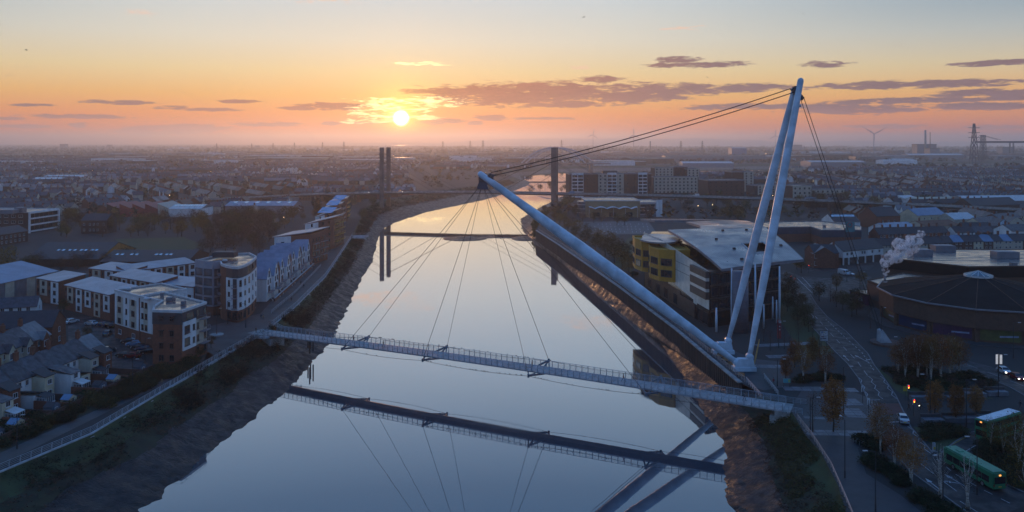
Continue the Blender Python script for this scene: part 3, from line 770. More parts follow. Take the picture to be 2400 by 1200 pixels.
def slab_roof(t_, pts, thick, m_, name='roof'):
    """a tilted roof sheet with thickness; pts are 3D, counter-clockwise from above"""
    mb = MB(); n = len(pts); lo = [(p[0],p[1],p[2]-thick) for p in pts]
    mb.poly([tuple(p) for p in pts]); mb.poly(lo[::-1])
    for i in range(n): j = (i+1)%n; mb.face([lo[i], lo[j], tuple(pts[j]), tuple(pts[i])])
    return mb.build(name, m_, t_)
def gable_roof(t_, r, z0, zr, m_, wallm=None, over=.35, thick=.16, axis='long', chimney=None):
    """r = [a,b,c,d] rectangle; ridge along a->b (axis 'front') or along b->c ('side')"""
    a, b, c, d = [Vector((p[0],p[1])) for p in r]
    if axis == 'side': a, b, c, d = b, c, d, a
    u = (b-a).normalized(); v = (d-a).normalized(); W_ = (d-a).length
    m0, m1 = (a+d)/2, (b+c)/2; k_ = (zr-z0)/(W_/2); zo = z0-over*k_
    a2, b2, c2, d2 = a-u*over*.5-v*over, b+u*over*.5-v*over, c+u*over*.5+v*over, d-u*over*.5+v*over
    n0, n1 = m0-u*over*.5, m1+u*over*.5
    mb = MB()
    for (p, q, s1, s0) in ((a2,b2,n1,n0),(c2,d2,n0,n1)):
        top = [(p.x,p.y,zo),(q.x,q.y,zo),(s1.x,s1.y,zr),(s0.x,s0.y,zr)]; lo = [(x,y,z-thick) for x,y,z in top]
        mb.face(top); mb.face(lo[::-1])
        for i in range(4): j=(i+1)%4; mb.face([lo[i],lo[j],top[j],top[i]])
    ro = mb.build('roof', m_, t_)
    if wallm:
        for (p, q, s) in ((d, a, m0), (b, c, m1)):
            mb = MB(); mb.face([(p.x,p.y,z0),(q.x,q.y,z0),(s.x,s.y,zr-.08)]); mb.build('gable', wallm, t_)
    return ro, m0, m1
def chimney(ro, p, z, pots=4, m_=None):
    mb = MB(); mb.box((p.x, p.y, z), (.62, 1.1, 1.9)); mb.box((p.x, p.y, z+.98), (.76, 1.24, .12)); t_ = ro.parent
    o = MB(); o.v = mb.v; o.f = mb.f; o.mi = mb.mi; o.sm = mb.sm
    c = link('chimney', o.mesh('chimney', m_ or M_brick, INV[t_]), ro)
    if pots:
        q = MB()
        for i in range(pots): q.tube([(p.x, p.y-.38+.76*i/max(1,pots-1), z+1.04), (p.x, p.y-.38+.76*i/max(1,pots-1), z+1.5)], .1, 6)
        pm_ = q.mesh('chimney_pots', M_clay, INV[t_]); link('chimney_pots', pm_, ro)['kind'] = 'stuff'
    return c
def rooflight(t_, p, sx, sy, sz, m_=None, rz=0.0, name='roof_unit'):
    mb = MB(); mb.box((p[0], p[1], p[2]+sz/2), (sx, sy, sz), rz); mb.box((p[0], p[1], p[2]+sz+.05), (sx*.86, sy*.86, .1), rz); return mb.build(name, m_ or M_grey, t_)
def balcony(t_, a, b, u0, u1, z, depth=1.3, m_=None):
    a, b, d, n, L, r = edge(a, b); c = a + d*(u0+u1)/2*L; w = (u1-u0)*L
    mb = MB(); q = c+n*(depth/2+.01); mb.box((q.x,q.y,z), (w, depth, .16), r)
    e = c+n*(depth-.03); mb.box((e.x,e.y,z+1.05), (w, .06, .06), r)
    for k_ in range(5):
        f = e + d*(w*(k_/4-.5)*.98); mb.box((f.x,f.y,z+.55), (.05,.05,1.0), r)
    for k_ in (-1, 1):
        f0 = c + d*(w*.5*k_) + n*.05; f1 = c + d*(w*.5*k_) + n*(depth-.05); mb.bar((f0.x,f0.y,z+1.05), (f1.x,f1.y,z+1.05), .06, .06)
    return mb.build('balcony', m_ or M_grey, t_)
# ================================================================== left bank buildings
def floors(n, z0, fh): return [z0+fh*i for i in range(n)]
# ---- corner block of flats: brick, white render and charcoal top
def corner_flats():
    H = 13.0
    A0, A1 = P(269,682,H).to_2d(), P(327,697,H).to_2d()
    t_ = thing('apartment_block', 'brick and white rendered flats with charcoal top floor beside the parked cars', 'apartment block', (A1.x, A1.y, 0))
    RA = rect(A0, A1, 13.5)
    walls(t_, RA, 0, H, M_brick); flat_roof(t_, RA, H)
    panel(t_, A0, A1, .02, .98, 3.9, H-.15, M_render, .12)
    for u0, u1 in ((.10,.36),(.62,.90)): panel(t_, A0, A1, u0, u1, 4.2, H-1.2, M_beige, .03, off=.125)
    windows(t_, A0, A1, (.22,.77), floors(3,5.2,3.0), 1.7, 1.5, off=.16, dark=True)
    windows(t_, A0, A1, (.5,), floors(3,5.2,3.0), .8, 1.5, off=.13, dark=True, mull=0)
    windows(t_, A0, A1, (.22,.77), (2.1,), 1.7, 1.3, dark=False)
    panel(t_, RA[1], RA[2], .35, 1.0, 3.9, H-.15, M_render, .12); windows(t_, RA[1], RA[2], (.6,), floors(3,5.2,3.0), 2.2, 1.5, off=.13, dark=True)
    px = [(326,696),(380,708),(361,720),(358,730),(426,732),(484,711),(380,686)]
    poly = [P(x, y, H).to_2d() for x, y in px]
    walls(t_, poly, 0, H-.02, M_brick); flat_roof(t_, poly, H-.02)
    a, b = poly[0], poly[1]
    panel(t_, a, b, .03, .97, 3.9, H-.2, M_render, .12); panel(t_, a, b, .22, .40, 4.2, H-1.2, M_beige, .03, off=.125)
    windows(t_, a, b, (.18,.34), floors(3,5.2,3.0), 1.0, 1.5, off=.16, dark=True, mull=0)
    a, b = poly[3], poly[4]
    panel(t_, a, b, -.01, 1.01, 9.9, H-.2, M_char, .10)
    windows(t_, a, b, (.30,.66), floors(3,4.6,3.05), 1.0, 1.3, off=.0, dark=True, hood=True); windows(t_, a, b, (.30,.66), (1.6,), 1.2, 1.5, dark=True)
    windows(t_, a, b, (.30,.66), (11.3,), 1.0, 1.2, off=.11, dark=True, hood=True)
    a, b = poly[4], poly[5]
    panel(t_, a, b, .0, .98, 9.9, H-.2, M_char, .10); panel(t_, a, b, .02, .52, 3.4, 10.4, M_render, .35, name='bay_frame')
    windows(t_, a, b, (.16,), (5.4,8.4), 2.2, 2.0, off=.36, dark=True); windows(t_, a, b, (.42,), (5.2,8.4), .9, 1.5, off=.36, dark=True, mull=0)
    panel(t_, a, b, .53, 1.0, 3.4, 9.8, M_beige, .10)
    windows(t_, a, b, (.62,.92), floors(4,2.0,3.1), 1.0, 1.7, off=.11, dark=True, mull=0); windows(t_, a, b, (.3,), (11.4,), 3.0, 1.6, off=.11, dark=True, mull=2)
    for z in (3.4,6.5,9.6): balcony(t_, a, b, .68, .98, z)
    for x, y in ((300,677),(344,700)): q = P(x, y, H+.3); mb = MB(); mb.smooth = True; mb.sphere(q, .9, 10, 5, (1,1,.55)); mb.build('dome_rooflight', M_coping, t_)
    for x, y, s in ((398,705,1.6),(409,706,.5),(430,714,1.1),(380,695,.8)): q = P(x, y, H+.1); rooflight(t_, q, s, s*.8, .9)
    # roof-edge safety rail
    mb = MB(); ring = inset(poly, .25) + [inset(poly, .25)[0]]
    for p, q in zip(ring, ring[1:]):
        mb.bar((p.x,p.y,H+1.3), (q.x,q.y,H+1.3), .04, .04); n = max(1, int((q-p).length/2))
        for i in range(n): r_ = p.lerp(q, i/n); mb.bar((r_.x,r_.y,H+.3), (r_.x,r_.y,H+1.3), .04, .04)
    mb.build('roof_rail', M_grey, t_)
corner_flats()
# ---- curved block with glazed bay
M_greyl = mat('blue_grey_cladding', (.27,.30,.36), .5, metal=.1, var=.1)
def curved_flats():
    H = 17.0
    arc = [(531,622),(545,624.5),(557,625),(568,622.5),(578,618.5),(587,613.5),(595,607),(601,600)]
    tow = [(459,609),(478,612),(500,613.5),(516,612)]
    px = tow + [(519,618)] + arc + [(585,592),(525,594)]
    poly = [P(x, y, H).to_2d() for x, y in px]
    t_ = thing('apartment_block', 'curved white flats with tall glazed corner bay at the footbridge landing', 'apartment block', (poly[5].x, poly[5].y, 0))
    walls(t_, poly, 0, H-.6, M_brick)
    # upper penthouse ring, white curved skin, grey tower
    ap = poly[5:13]
    for a, b in zip(ap, ap[1:]):
        a_, b_, d, n, L, r = edge(a, b)
        panel(t_, a, b, -.01, 1.01, 3.6, 13.4, M_render, .15); panel(t_, a, b, 0, 1, 13.4, H-.3, M_char, .06)
    segs = list(zip(ap, ap[1:]))
    for i, (a, b) in enumerate(segs):
        if i in (0, 2, 3, 4, 5, 6): windows(t_, a, b, (.5,), floors(3,5.3,3.1)+[12.0], 1.0 if i != 4 else 1.4, 1.4, off=.16, dark=True, mull=0)
        if i == 1:
            panel(t_, a, b, .12, .88, 4.0, 13.2, M_char, .03, name='charcoal_panel', off=.152)  # flat charcoal sheet laid on the white skin behind the balconies
            for z in floors(3,4.2,3.1): balcony(t_, a, b, .12, .9, z, 1.2)
        windows(t_, a, b, (.5,), (1.9,), 1.8, 2.4, off=.0, dark=True, mull=1); 
        if i > 3: windows(t_, a, b, (.5,), (15.2,), 1.3, 1.8, off=.08, dark=True)
    for a, b in zip(poly[:3], poly[1:4]):
        panel(t_, a, b, 0, 1, 2.8, H+.2, M_greyl, .3)
        for z in floors(4,4.6,3.0): 
            windows(t_, a, b, (.5,), (z,), round((b-a).length*.86,1), 2.2, off=.31, dark=True, mull=3, glass=M_glassb)
    a, b = poly[3], poly[4]
    for z in floors(4,4.2,3.0): balcony(t_, a, b, .1, .9, z, 1.0)
    a, b = poly[-1], poly[0]; panel(t_, a, b, 0, 1, 2.8, H-.5, M_grey, .1)
    flat_roof(t_, poly, H-.6, h=.6)
    q = P(528,602,H); rooflight(t_, q, 7, 4, 1.7, M_char, name='stair_housing'); q = P(527,610,H); mb = MB(); mb.smooth = True; mb.sphere(q, .9, 10, 5, (1,1,.5)); mb.build('dome_rooflight', M_coping, t_)
curved_flats()
# ---- monopitch terraces
def mono_row(label, pts, zf, zb, depth, n, group=None, wallm=None):
    """row of n houses along a front line; each house is a thing"""
    a, b = Vector(pts[0]), Vector(pts[1]); d = (b-a)/n
    for i in range(n):
        p, q = a+d*i, a+d*(i+1); R_ = rect(p, q, depth)
        t_ = thing('terraced_house', label + ('' if n < 3 else (', beige panel', ', tall white panel', ', short white panel')[0 if i % 3 == 0 else (1 if i % 2 else 2)]), 'house', (p.x, p.y, 0), group=group)
        mb = MB(); A, B, C, D_ = R_
        mb.raw([(A.x,A.y,0),(B.x,B.y,0),(C.x,C.y,0),(D_.x,D_.y,0),(A.x,A.y,zf),(B.x,B.y,zf),(C.x,C.y,zb),(D_.x,D_.y,zb)], [(0,1,5,4),(1,2,6,5),(2,3,7,6),(3,0,4,7)])
        mb.build('wall', M_brick, t_)
        u = (B-A).normalized(); v = (D_-A).normalized(); o = .35; s_ = (zb-zf)/depth*o
        slab_roof(t_, [(*(A-v*o), zf+.2-s_), (*(B-v*o), zf+.2-s_), (*(C+v*o), zb+.2+s_), (*(D_+v*o), zb+.2+s_)], .18, M_seam)
        panel(t_, p, q, .30, .96, .4 if i % 2 else 2.6, zf-.3, M_render if i % 3 else M_beige, .10)
        windows(t_, p, q, (.64,), floors(3 if zf > 7.5 else 2, 1.6, 2.55)[(0 if i % 2 else 1):], 1.5, 1.4, off=.11, dark=True)
        windows(t_, p, q, (.15,), floors(3, 1.6, 2.55)[1:], .6, 1.2, dark=True, mull=0)
        if i == n-1: windows(t_, R_[1], R_[2], (.5,), floors(2,4,2.5), .9, 1.2, dark=True, mull=0)
G1 = 'monopitch brick terraces behind the flats'
mono_row('brick terraced house with grey monopitch roof beside the car park', [P(152,668,8).to_2d(), P(258,692,8).to_2d()], 8, 9.4, 8.5, 5, G1)
mono_row('end terrace with grey monopitch roof and white panel near the blue shed', [P(86,652,8).to_2d(), P(138,661,8).to_2d()], 8, 9.2, 9, 2, 'pair of end terraces by the blue shed')
mono_row('brick terraced house in the middle row of monopitch roofs', [P(257,646,8).to_2d(), P(366,664,8).to_2d()], 8, 9.2, 8, 5, 'middle row of monopitch houses')
mono_row('low monopitch house joining the middle row to the curved flats', [P(370,664,7.5).to_2d(), P(455,673,7.5).to_2d()], 7.5, 8.6, 8, 3, 'houses joining the curved flats')
mono_row('brick terraced house in the rear monopitch row below the school roofs', [P(297,637,8).to_2d(), P(460,616,8).to_2d()], 8, 9.2, 8, 6, 'rear row of monopitch houses')
mono_row('end house with grey roof at the far end of the rear row', [P(208,629,8).to_2d(), P(296,638,8).to_2d()], 8, 9, 9, 3, 'end houses of the rear row')
# ---- gabled townhouses on the promenade
def townhouses():
    a, b = P(632,707).to_2d(), P(727,623).to_2d(); n = 11; d = (b-a)/n; wgap = 0.0
    for i in range(n):
        p, q = a+d*i, a+d*(i+1); u = d.normalized(); inn = Vector((-u.y, u.x)); 
        fwd = .9 if i % 3 == 1 else 0.0      # staggered fronts
        p2, q2 = p + inn*(1.0-fwd), q + inn*(1.0-fwd)
        R_ = rect(p2, q2, 11.5)
        t_ = thing('townhouse', ('white gabled townhouse with blue-grey metal roof set slightly back from the promenade', 'white townhouse with taller gable stepping forward to the promenade', 'red brick gabled townhouse between white ones on the promenade')[i % 3], 'house', (p2.x, p2.y, 0), group='gabled townhouses along the promenade')
        walls(t_, R_, 0, 8.0, M_render if i % 3 != 2 else M_brick)
        gable_roof(t_, R_, 8.0, 11.6 + (.6 if i % 3 == 1 else 0), M_seam, M_render if i % 3 != 2 else M_brick, axis='side', over=.25)
        windows(t_, p2, q2, (.5,), (9.0,), 1.6, 2.0, dark=True); windows(t_, p2, q2, (.28,.72), (6.4,), 1.3, 1.6, dark=True); windows(t_, p2, q2, (.5,), (3.9,), 3.0, 2.0, dark=True, mull=2)
        balcony(t_, p2, q2, .15, .85, 2.8, 1.5)
        for k_ in (0.12, .88):
            mb = MB(); s0 = p2 + d*k_ - inn*.0; s1 = s0 - inn*1.9; mb.bar((s0.x,s0.y,2.6), (s1.x,s1.y,.4), .14, .14); mb.bar((s1.x,s1.y,0), (s1.x,s1.y,.5), .2, .2); mb.build('balcony_strut', M_render, t_)
    w = thing('garden_wall', 'low brick wall along the promenade below the gabled townhouses', 'wall', (a.x, a.y, 0)); u = d.normalized(); inn = Vector((-u.y,u.x)); mb = MB(); s, e = a-inn*1.6, b-inn*1.6
    mb.bar((s.x,s.y,.55), (e.x,e.y,.55), .35, 1.1); mb.build('wall', M_brick, w); mb = MB(); mb.bar((s.x,s.y,1.14), (e.x,e.y,1.14), .5, .08); mb.build('coping', M_coping, w)
townhouses()
# ---- stepped waterside blocks beyond
def step_block(label, pts, H, depth, wallm, solar=False, bal=True, tilt=1.2):
    a, b, c = [Vector(p) for p in pts]       # front-left, front-right, river side far corner
    poly = [a, b, c, a+(c-b)]
    t_ = thing('apartment_block', label, 'apartment block', (b.x, b.y, 0))
    walls(t_, poly, 0, H, wallm)
    panel(t_, a, b, 0, .45, 0.2, H-.2, M_render, .12)
    v = (c-b).normalized(); u = (b-a).normalized(); o = .7
    slab_roof(t_, [(*(a-u*o-v*o), H+.1), (*(b+u*o-v*o), H+tilt), (*(c+u*o+v*o), H+tilt), (*(a+c-b-u*o+v*o), H+.1)], .3, M_seam)
    nf = int(H/3)
    windows(t_, a, b, (.22,.62,.85), floors(nf,1.8,3.0), 1.4, 1.5, off=.13, dark=True)
    us = [i/6 for i in range(1,6)]
    windows(t_, b, c, us, floors(nf,1.8,3.0), 1.5, 1.8, dark=True)
    if bal:
        for z in floors(nf-1,3.2,3.0): balcony(t_, b, c, .12, .42, z, 1.6, bal if bal is not True else None); balcony(t_, b, c, .58, .88, z, 1.6, bal if bal is not True else None)
    if solar:
        m0 = (a+b)/2; mb = MB(); w = (b-a).length*.16
        mb.raw([(m0.x-w-1, m0.y+2, H+.8), (m0.x+w-1, m0.y+1.0, H+.8), (m0.x+w+1, m0.y+5.5, H+3.6), (m0.x-w+1, m0.y+6.5, H+3.6)], [(0,1,2,3)]); mb.build('solar_array', M_solar, t_)
        mb = MB(); mb.box((m0.x, m0.y+4.4, H+1.4), (w*1.6, 1.6, 1.4)); mb.build('solar_frame', M_grey, t_)
    return t_
M_bal = mat('sun_tinted_balcony', (.42,.25,.05), .6, rnd=.1)  # low sun on the balconies painted in as a yellow base colour
M_solar = mat('solar_glass', (.55,.55,.6), .12, metal=.9, var=.1)
step_block('flats with pale walls and shallow grey roof behind the gabled townhouses', [P(643,555,14).to_2d(), P(728,549,14).to_2d(), P(768,537,14).to_2d()], 14, 10, M_brick)
step_block('brick flats with balconies tinted sunlit yellow stepping along the promenade', [P(715,525,15).to_2d(), P(781,514,15).to_2d(), P(806,505,15).to_2d()], 15, 10, M_brick, bal=M_bal)
step_block('waterside flats with pale sloped solar panel nearest the sun-tinted balconies', [P(739,508,15).to_2d(), P(786,498,15).to_2d(), P(801,491,15).to_2d()], 15, 10, M_brick, True)
step_block('middle block of the waterside flats with tilted solar panel', [P(758,488,15).to_2d(), P(799,481,15).to_2d(), P(806,476,15).to_2d()], 15, 10, M_brick, True)
step_block('last waterside block with solar panel before the road bridge', [P(773,474,15).to_2d(), P(813,468,15).to_2d(), P(817,463,15).to_2d()], 15, 10, M_brick, True, M_bal)
# ---- Victorian terrace and its back yards
def victorian():
    r0, r1 = P(14,851,8.5).to_2d(), P(212,781,8.5).to_2d(); d = (r1-r0).normalized(); out = Vector((d.y,-d.x))  # towards the river
    L = (r1-r0).length; w = 4.75; n = 10; s0 = L-n*w
    rr = random.Random(5)
    wm_ = [M_cream, M_render, M_beige, M_cream, M_render, M_beige, M_cream, M_render, M_render, M_render]
    for i in range(n):
        p = r0 + d*(s0+i*w); q = p + d*w; last = i == n-1
        a, b = p+out*4.0, q+out*4.0; R_ = rect(a, b, 8.0)
        lab = ('end terrace with pale grey slate roof and white gable by the car park' if last else '%s terraced house with slate roof and %s rear extension above the yards' % ({M_cream:'cream',M_render:'white',M_beige:'beige'}[wm_[i]], ('long low','tall narrow','deep lean-to')[(1,0,2,1,0,1,2,0,1,1)[i]]))
        t_ = thing('terraced_house', lab, 'house', (p.x, p.y, 0), group=None if last else 'Victorian terrace above the riverside path')
        wallm = wm_[i]
        walls(t_, R_, 0, 5.4, wallm)
        ro, m0, m1 = gable_roof(t_, R_, 5.4, 8.5, M_slate if not last else M_roofpale, wallm, over=.25)
        mm = m0 + d*.3; chimney(ro, Vector((mm.x, mm.y)), 9.0, 4, M_brick if i % 2 else M_clay)
        windows(t_, a, b, (.30,.72), (4.3,), .9, 1.2); windows(t_, a, b, (.72,), (1.7,), 1.0, 1.3)
        # rear extension
        kind = (1,0,2,1,0,1,2,0,1,1)[i]; ex0, ex1 = a + d*.1, a + d*(w*.62)
        dep = (4.4,3.0,5.5)[kind]; hh = (2.6,5.0,4.4)[kind]
        E = [ex0, ex0+out*dep, ex1+out*dep, ex1]; em = [M_cream, M_render, M_beige, M_brick][rr.randrange(4)]
        walls(t_, E, 0, hh, em, 'extension_wall')
        k0, k1, k2, k3 = E; o = .2
        if kind == 0: slab_roof(t_, [(*(k0-d*o), hh+.9), (*(k1-d*o+out*o), hh+.9), (*(k2+d*o+out*o), hh+.05), (*(k3+d*o), hh+.05)], .14, M_slated, 'extension_roof')
        else: slab_roof(t_, [(*(k0-d*o), hh+1.3), (*(k1-d*o+out*o), hh+.1), (*(k2+d*o+out*o), hh+.1), (*(k3+d*o), hh+1.3)], .14, M_slate if kind == 2 else M_slated, 'extension_roof')
        windows(t_, E[1], E[2], (.5,), (1.5,) if hh < 4 else (1.5,3.8), 1.2, 1.1)
        windows(t_, E[2], E[3], (.4,), (1.5,), .9, 1.1)
        # yard
        y0 = a+out*dep; y1 = a + out*12.5
        ywall = thing('yard_wall', ('red' if i % 2 == 0 else 'dark brown') + ' brick yard wall between the back gardens of the terrace', 'wall', (y0.x, y0.y, 0), group='yard walls behind the terrace')
        mb = MB(); s, e = a+out*(dep+.1), y1; mb.bar((s.x,s.y,.9), (e.x,e.y,.9), .24, 1.8); mb.build('wall', M_brickd if i % 2 else M_brick, ywall)
        mb = MB(); s2, e2 = y1, y1+d*w; mb.bar((s2.x,s2.y,.8), (e2.x,e2.y,.8), .24, 1.6); mb.build('back_wall', M_brickd, ywall)
        if i % 3 != 2:
            c = y1 - out*1.9 + d*w*.5; sh = thing('garden_shed', ('blue', 'cream', 'brown')[i % 3] + ' garden shed with pitched roof in a terrace back yard', 'shed', (c.x, c.y, 0), group='sheds in the back yards')
            Q = rect(c-d*1.2+out*.9, c+d*1.2+out*.9, 1.9); walls(sh, Q, 0, 2.0, (M_shedb, M_cream, M_shedw)[i % 3]); gable_roof(sh, Q, 2.0, 2.7, (M_slated, M_blueshed, M_memb)[i % 3], (M_shedb, M_cream, M_shedw)[i % 3], over=.15, thick=.06, axis='side'); windows(sh, Q[0], Q[1], (.5,), (1.2,), .8, 1.0)
        if i % 2 == 0:
            c = a + out*(dep+1.2) + d*w*.4; ct = thing('conservatory', 'low glazed lean-to at the back of a terraced house', 'conservatory', (c.x, c.y, 0), group='lean-to conservatories behind the terrace')
            Q = rect(c-d*1.3+out*1.1, c+d*1.3+out*1.1, 2.2); walls(ct, Q, 0, .9, M_render); 
            windows(ct, Q[0], Q[1], (.5,), (1.6,), 2.4, 1.3, mull=3, glass=M_glassb); windows(ct, Q[1], Q[2], (.5,), (1.6,), 2.0, 1.3, mull=2, glass=M_glassb); windows(ct, Q[3], Q[0], (.5,), (1.6,), 2.0, 1.3, mull=2, glass=M_glassb)
            slab_roof(ct, [(*(Q[0]+out*.1), 2.25), (*(Q[1]+out*.1), 2.25), (*Q[2], 2.8), (*Q[3], 2.8)], .08, (M_coping, M_slated)[i % 4 == 0])
M_roofpale = mat('pale_slate_roof', (.17,.18,.19), .55, col2=(.11,.115,.125), scale=.8, bump=.25, bscale=3)
M_shedb = mat('blue_shed_wood', (.06,.11,.17), .8); M_shedw = mat('brown_shed_wood', (.10,.055,.03), .85)
victorian()
def house(name, label, a, b, depth, ze, zr, wallm, roofm, group=None, axis='front', cols=(.3,.7), rows=(1.6,4.2), chim=1, w=1.1, h=1.3, cat='house', side=()):
    R_ = rect(a, b, depth); t_ = thing(name, label, cat, (R_[0].x, R_[0].y, 0), group=group)
    walls(t_, R_, 0, ze, wallm); ro, m0, m1 = gable_roof(t_, R_, ze, zr, roofm, wallm, axis=axis)
    windows(t_, R_[0], R_[1], cols, rows, w, h)
    if side: windows(t_, R_[1], R_[2], side, rows, w, h)
    for k_ in range(chim):
        q = m0.lerp(m1, .12 if k_ == 0 else .88); chimney(ro, q, zr+.5, 3)
    return t_, R_
t_, R_ = house('brick_house', 'long red brick house with dark pitched roof and white bargeboards', P(-60,770,6).to_2d(), P(122,764,6).to_2d(), 9, 6, 9.4, M_brick, M_slated, cols=(.25,.5,.75,.9), side=(.5,))
sx = Vector((-126.5, 186))
for i, (wm2, rm2, lab) in enumerate(((M_cream, M_slate, 'yellow rendered semi with bay window facing the narrow terrace street'), (M_beige, M_slate, 'grey rendered house with gabled front in the narrow terrace street'), (M_brick, M_roofpale, 'brick and white house with striped tile roof in the terrace street'))):
    a = Vector((-119.8+.25*i, 184.5+6.4*i)); b = a + Vector((.25, 6.2))
    t_, R_ = house('semi_detached_house', lab, a, b, 8.5, 5.6, 8.8, wm2, rm2, w=1.3)
    aa, bb, d, n, L, r = edge(a, b); c = aa + d*L*.5 + n*.5
    mb = MB(); mb.box((c.x, c.y, 2.6), (2.4, 1.0, 5.2), r); mb.build('bay', wm2, t_); gb = rect(aa+d*(L*.5-1.3)+n*1.05, aa+d*(L*.5+1.3)+n*1.05, 4.0); gable_roof(t_, gb, 5.2, 6.9, rm2, wm2, axis='side', over=.15)
    windows(t_, aa+n*1.0, bb+n*1.0, (.5,), (1.5,4.0), 1.9, 1.5, mull=2)
house('white_house', 'white gabled house with slate roof below the blue shed', P(-15,722,5).to_2d(), P(86,716,5).to_2d(), 7, 5, 7.4, M_render, M_slate, cols=(.2,.4,.6,.8), rows=(2,4), chim=0, side=(.5,))
# big blue shed
t_ = thing('storage_shed', 'large shed with broad blue metal roof at the left edge of town', 'shed', (-170, 262, 0))
a, b = P(-20,668,8).to_2d(), P(134,634,8).to_2d(); R_ = rect(a, b, 30)
walls(t_, R_, 0, 8, M_grey); gable_roof(t_, R_, 8, 11.2, M_blueshed, M_grey, over=.5)
for i in range(6): panel(t_, a, b, .03+.16*i, .16+.16*i, 1.0, 7.6, M_beige if i % 2 else M_grey, .08, name='wall_sheet')
# dark school
t_ = thing('school', 'long low school with dark pitched roofs and small skylights', 'school', (-200, 340, 0))
a, b = P(60,606,3.5).to_2d(), P(232,606,3.5).to_2d(); R1_ = rect(a, b, 34); walls(t_, R1_, 0, 3.5, M_brickd); gable_roof(t_, R1_, 3.5, 8.6, M_slated, M_orange if False else mat('ochre_gable', (.36,.17,.04), .8), over=.6)
a2, b2 = P(236,612,3.5).to_2d(), P(440,612,3.5).to_2d(); R2_ = rect(a2, b2, 24); walls(t_, R2_, 0, 3.5, M_brickd); gable_roof(t_, R2_, 3.5, 6.8, M_slated, M_brickd, over=.6)
def skylights(t_, a, b, depth, z0, zr, us, f, w=1.3, h=1.6):
    a, b, d, n, L, r = edge(a, b); k_ = (zr-z0)/(depth/2)
    for u in us:
        p = a + d*u*L - n*(depth*.5*f); z = z0 + (zr-z0)*f + .12; q = MB()
        c0 = p-d*w/2; c1 = p+d*w/2; q.face([(c0.x,c0.y,z),(c1.x,c1.y,z),((c1-n*h).x,(c1-n*h).y,z+h*k_),((c0-n*h).x,(c0-n*h).y,z+h*k_)]); q.build('skylight', M_sky, t_)
M_sky = mat('skylight_glass', (.45,.5,.55), .10, metal=.75)
skylights(t_, a, b, 34, 3.5, 8.6, (.30,.37,.46,.53,.62,.68,.77,.83), .45); skylights(t_, a2, b2, 24, 3.5, 6.8, (.1,.16,.27,.33,.56,.61,.68,.73), .5)
# office with white sun-shade frame
t_ = thing('office_block', 'flat roofed office with white frame and long window bands', 'office', (-290, 480, 0))
poly = [P(66,498,12.5).to_2d(), P(137,489,12.5).to_2d(), P(137,489,12.5).to_2d()+V2(-46,3), P(66,498,12.5).to_2d()+V2(-46,3)]
walls(t_, poly, 0, 12.4, M_brickd); flat_roof(t_, poly, 12.4, m_cop=M_render)
for z in (0.6,4.4,8.2,11.6): panel(t_, poly[0], poly[1], 0, 1, z, z+.8, M_render, .9, name='sunshade')
for u in (0,.97): panel(t_, poly[0], poly[1], u, u+.03, 0, 12.4, M_render, 1.0, name='fin')
windows(t_, poly[0], poly[1], [.12+.152*i for i in range(6)], (2.9,6.7,10.3), 3.6, 2.4, dark=True, mull=2); windows(t_, poly[3], poly[0], [.1*i for i in range(1,10)], (2.9,6.7,10.3), 2.6, 1.6)
q = P(20,500,13); rooflight(t_, q, 9, 6, 2.2, M_grey); q = P(48,498,13); rooflight(t_, q, 5, 4, 3, M_grey)
house('annex', 'brick annex with tiled roof and skylights beside the white framed office', P(-40,556,6).to_2d(), P(66,540,6).to_2d(), 12, 6, 9, M_brickd, M_slated, cols=[.1*i for i in range(1,10)], chim=0)
# sawtooth works
t_ = thing('sawtooth_works', 'workshop with four red sawtooth roofs amid bare trees', 'workshop', (-280, 575, 0))
M_redroof = mat('red_sheet_roof', (.26,.035,.035), .6, var=.2)
for i in range(5):
    x0, x1 = 250+30*i, 280+30*i; a, b = P(x0,508).to_2d(), P(x1,508).to_2d(); R_ = rect(a, b, 26); z0, z1 = 5.5, 9.5; A,B,C,D_ = R_; m_ = M_redroof if i < 4 else M_beige
    mb = MB(); mb.raw([(A.x,A.y,0),(B.x,B.y,0),(C.x,C.y,0),(D_.x,D_.y,0),(A.x,A.y,z1),(B.x,B.y,z0),(C.x,C.y,z0),(D_.x,D_.y,z1)], [(0,1,5,4),(1,2,6,5),(2,3,7,6),(3,0,4,7)]); mb.build('wall', m_ if i else M_brickd, t_)
    slab_roof(t_, [(A.x-.3,A.y-.5,z1+.25),(B.x,B.y-.5,z0+.25),(C.x,C.y+.5,z0+.25),(D_.x-.3,D_.y+.5,z1+.25)], .2, m_)
house('villa', 'old brick villa with dark hipped roof beside the sawtooth works', P(190,516,8).to_2d(), P(250,516,8).to_2d(), 12, 8, 11.5, M_brickd, M_slated, cols=(.12,.35,.5,.65,.88), rows=(2.2,5.6), chim=2)
for i, (x0, x1, y, lab) in enumerate(((528,688,500,'long pale blue warehouse roof at the foot of the road bridge ramp'), (395,470,509,'low white depot shed with bright rooflights near the sawtooth works'), (72,140,432,'white walled factory shed lying in the mist'), (100,195,425,'long pale roofed factory beyond the misty streets'))):
    a, b = P(x0,y).to_2d(), P(x1,y).to_2d(); R_ = rect(a, b, 24); t_ = thing('warehouse', lab, 'warehouse', (a.x, a.y, 0)); walls(t_, R_, 0, 6, M_render if i else M_grey); gable_roof(t_, R_, 6, 8.5, M_blueshed if i == 0 else M_coping, M_grey, over=.5)
    skylights(t_, a, b, 24, 6, 8.5, [.1+.16*k_ for k_ in range(6)], .5, 3.0, 5.0)
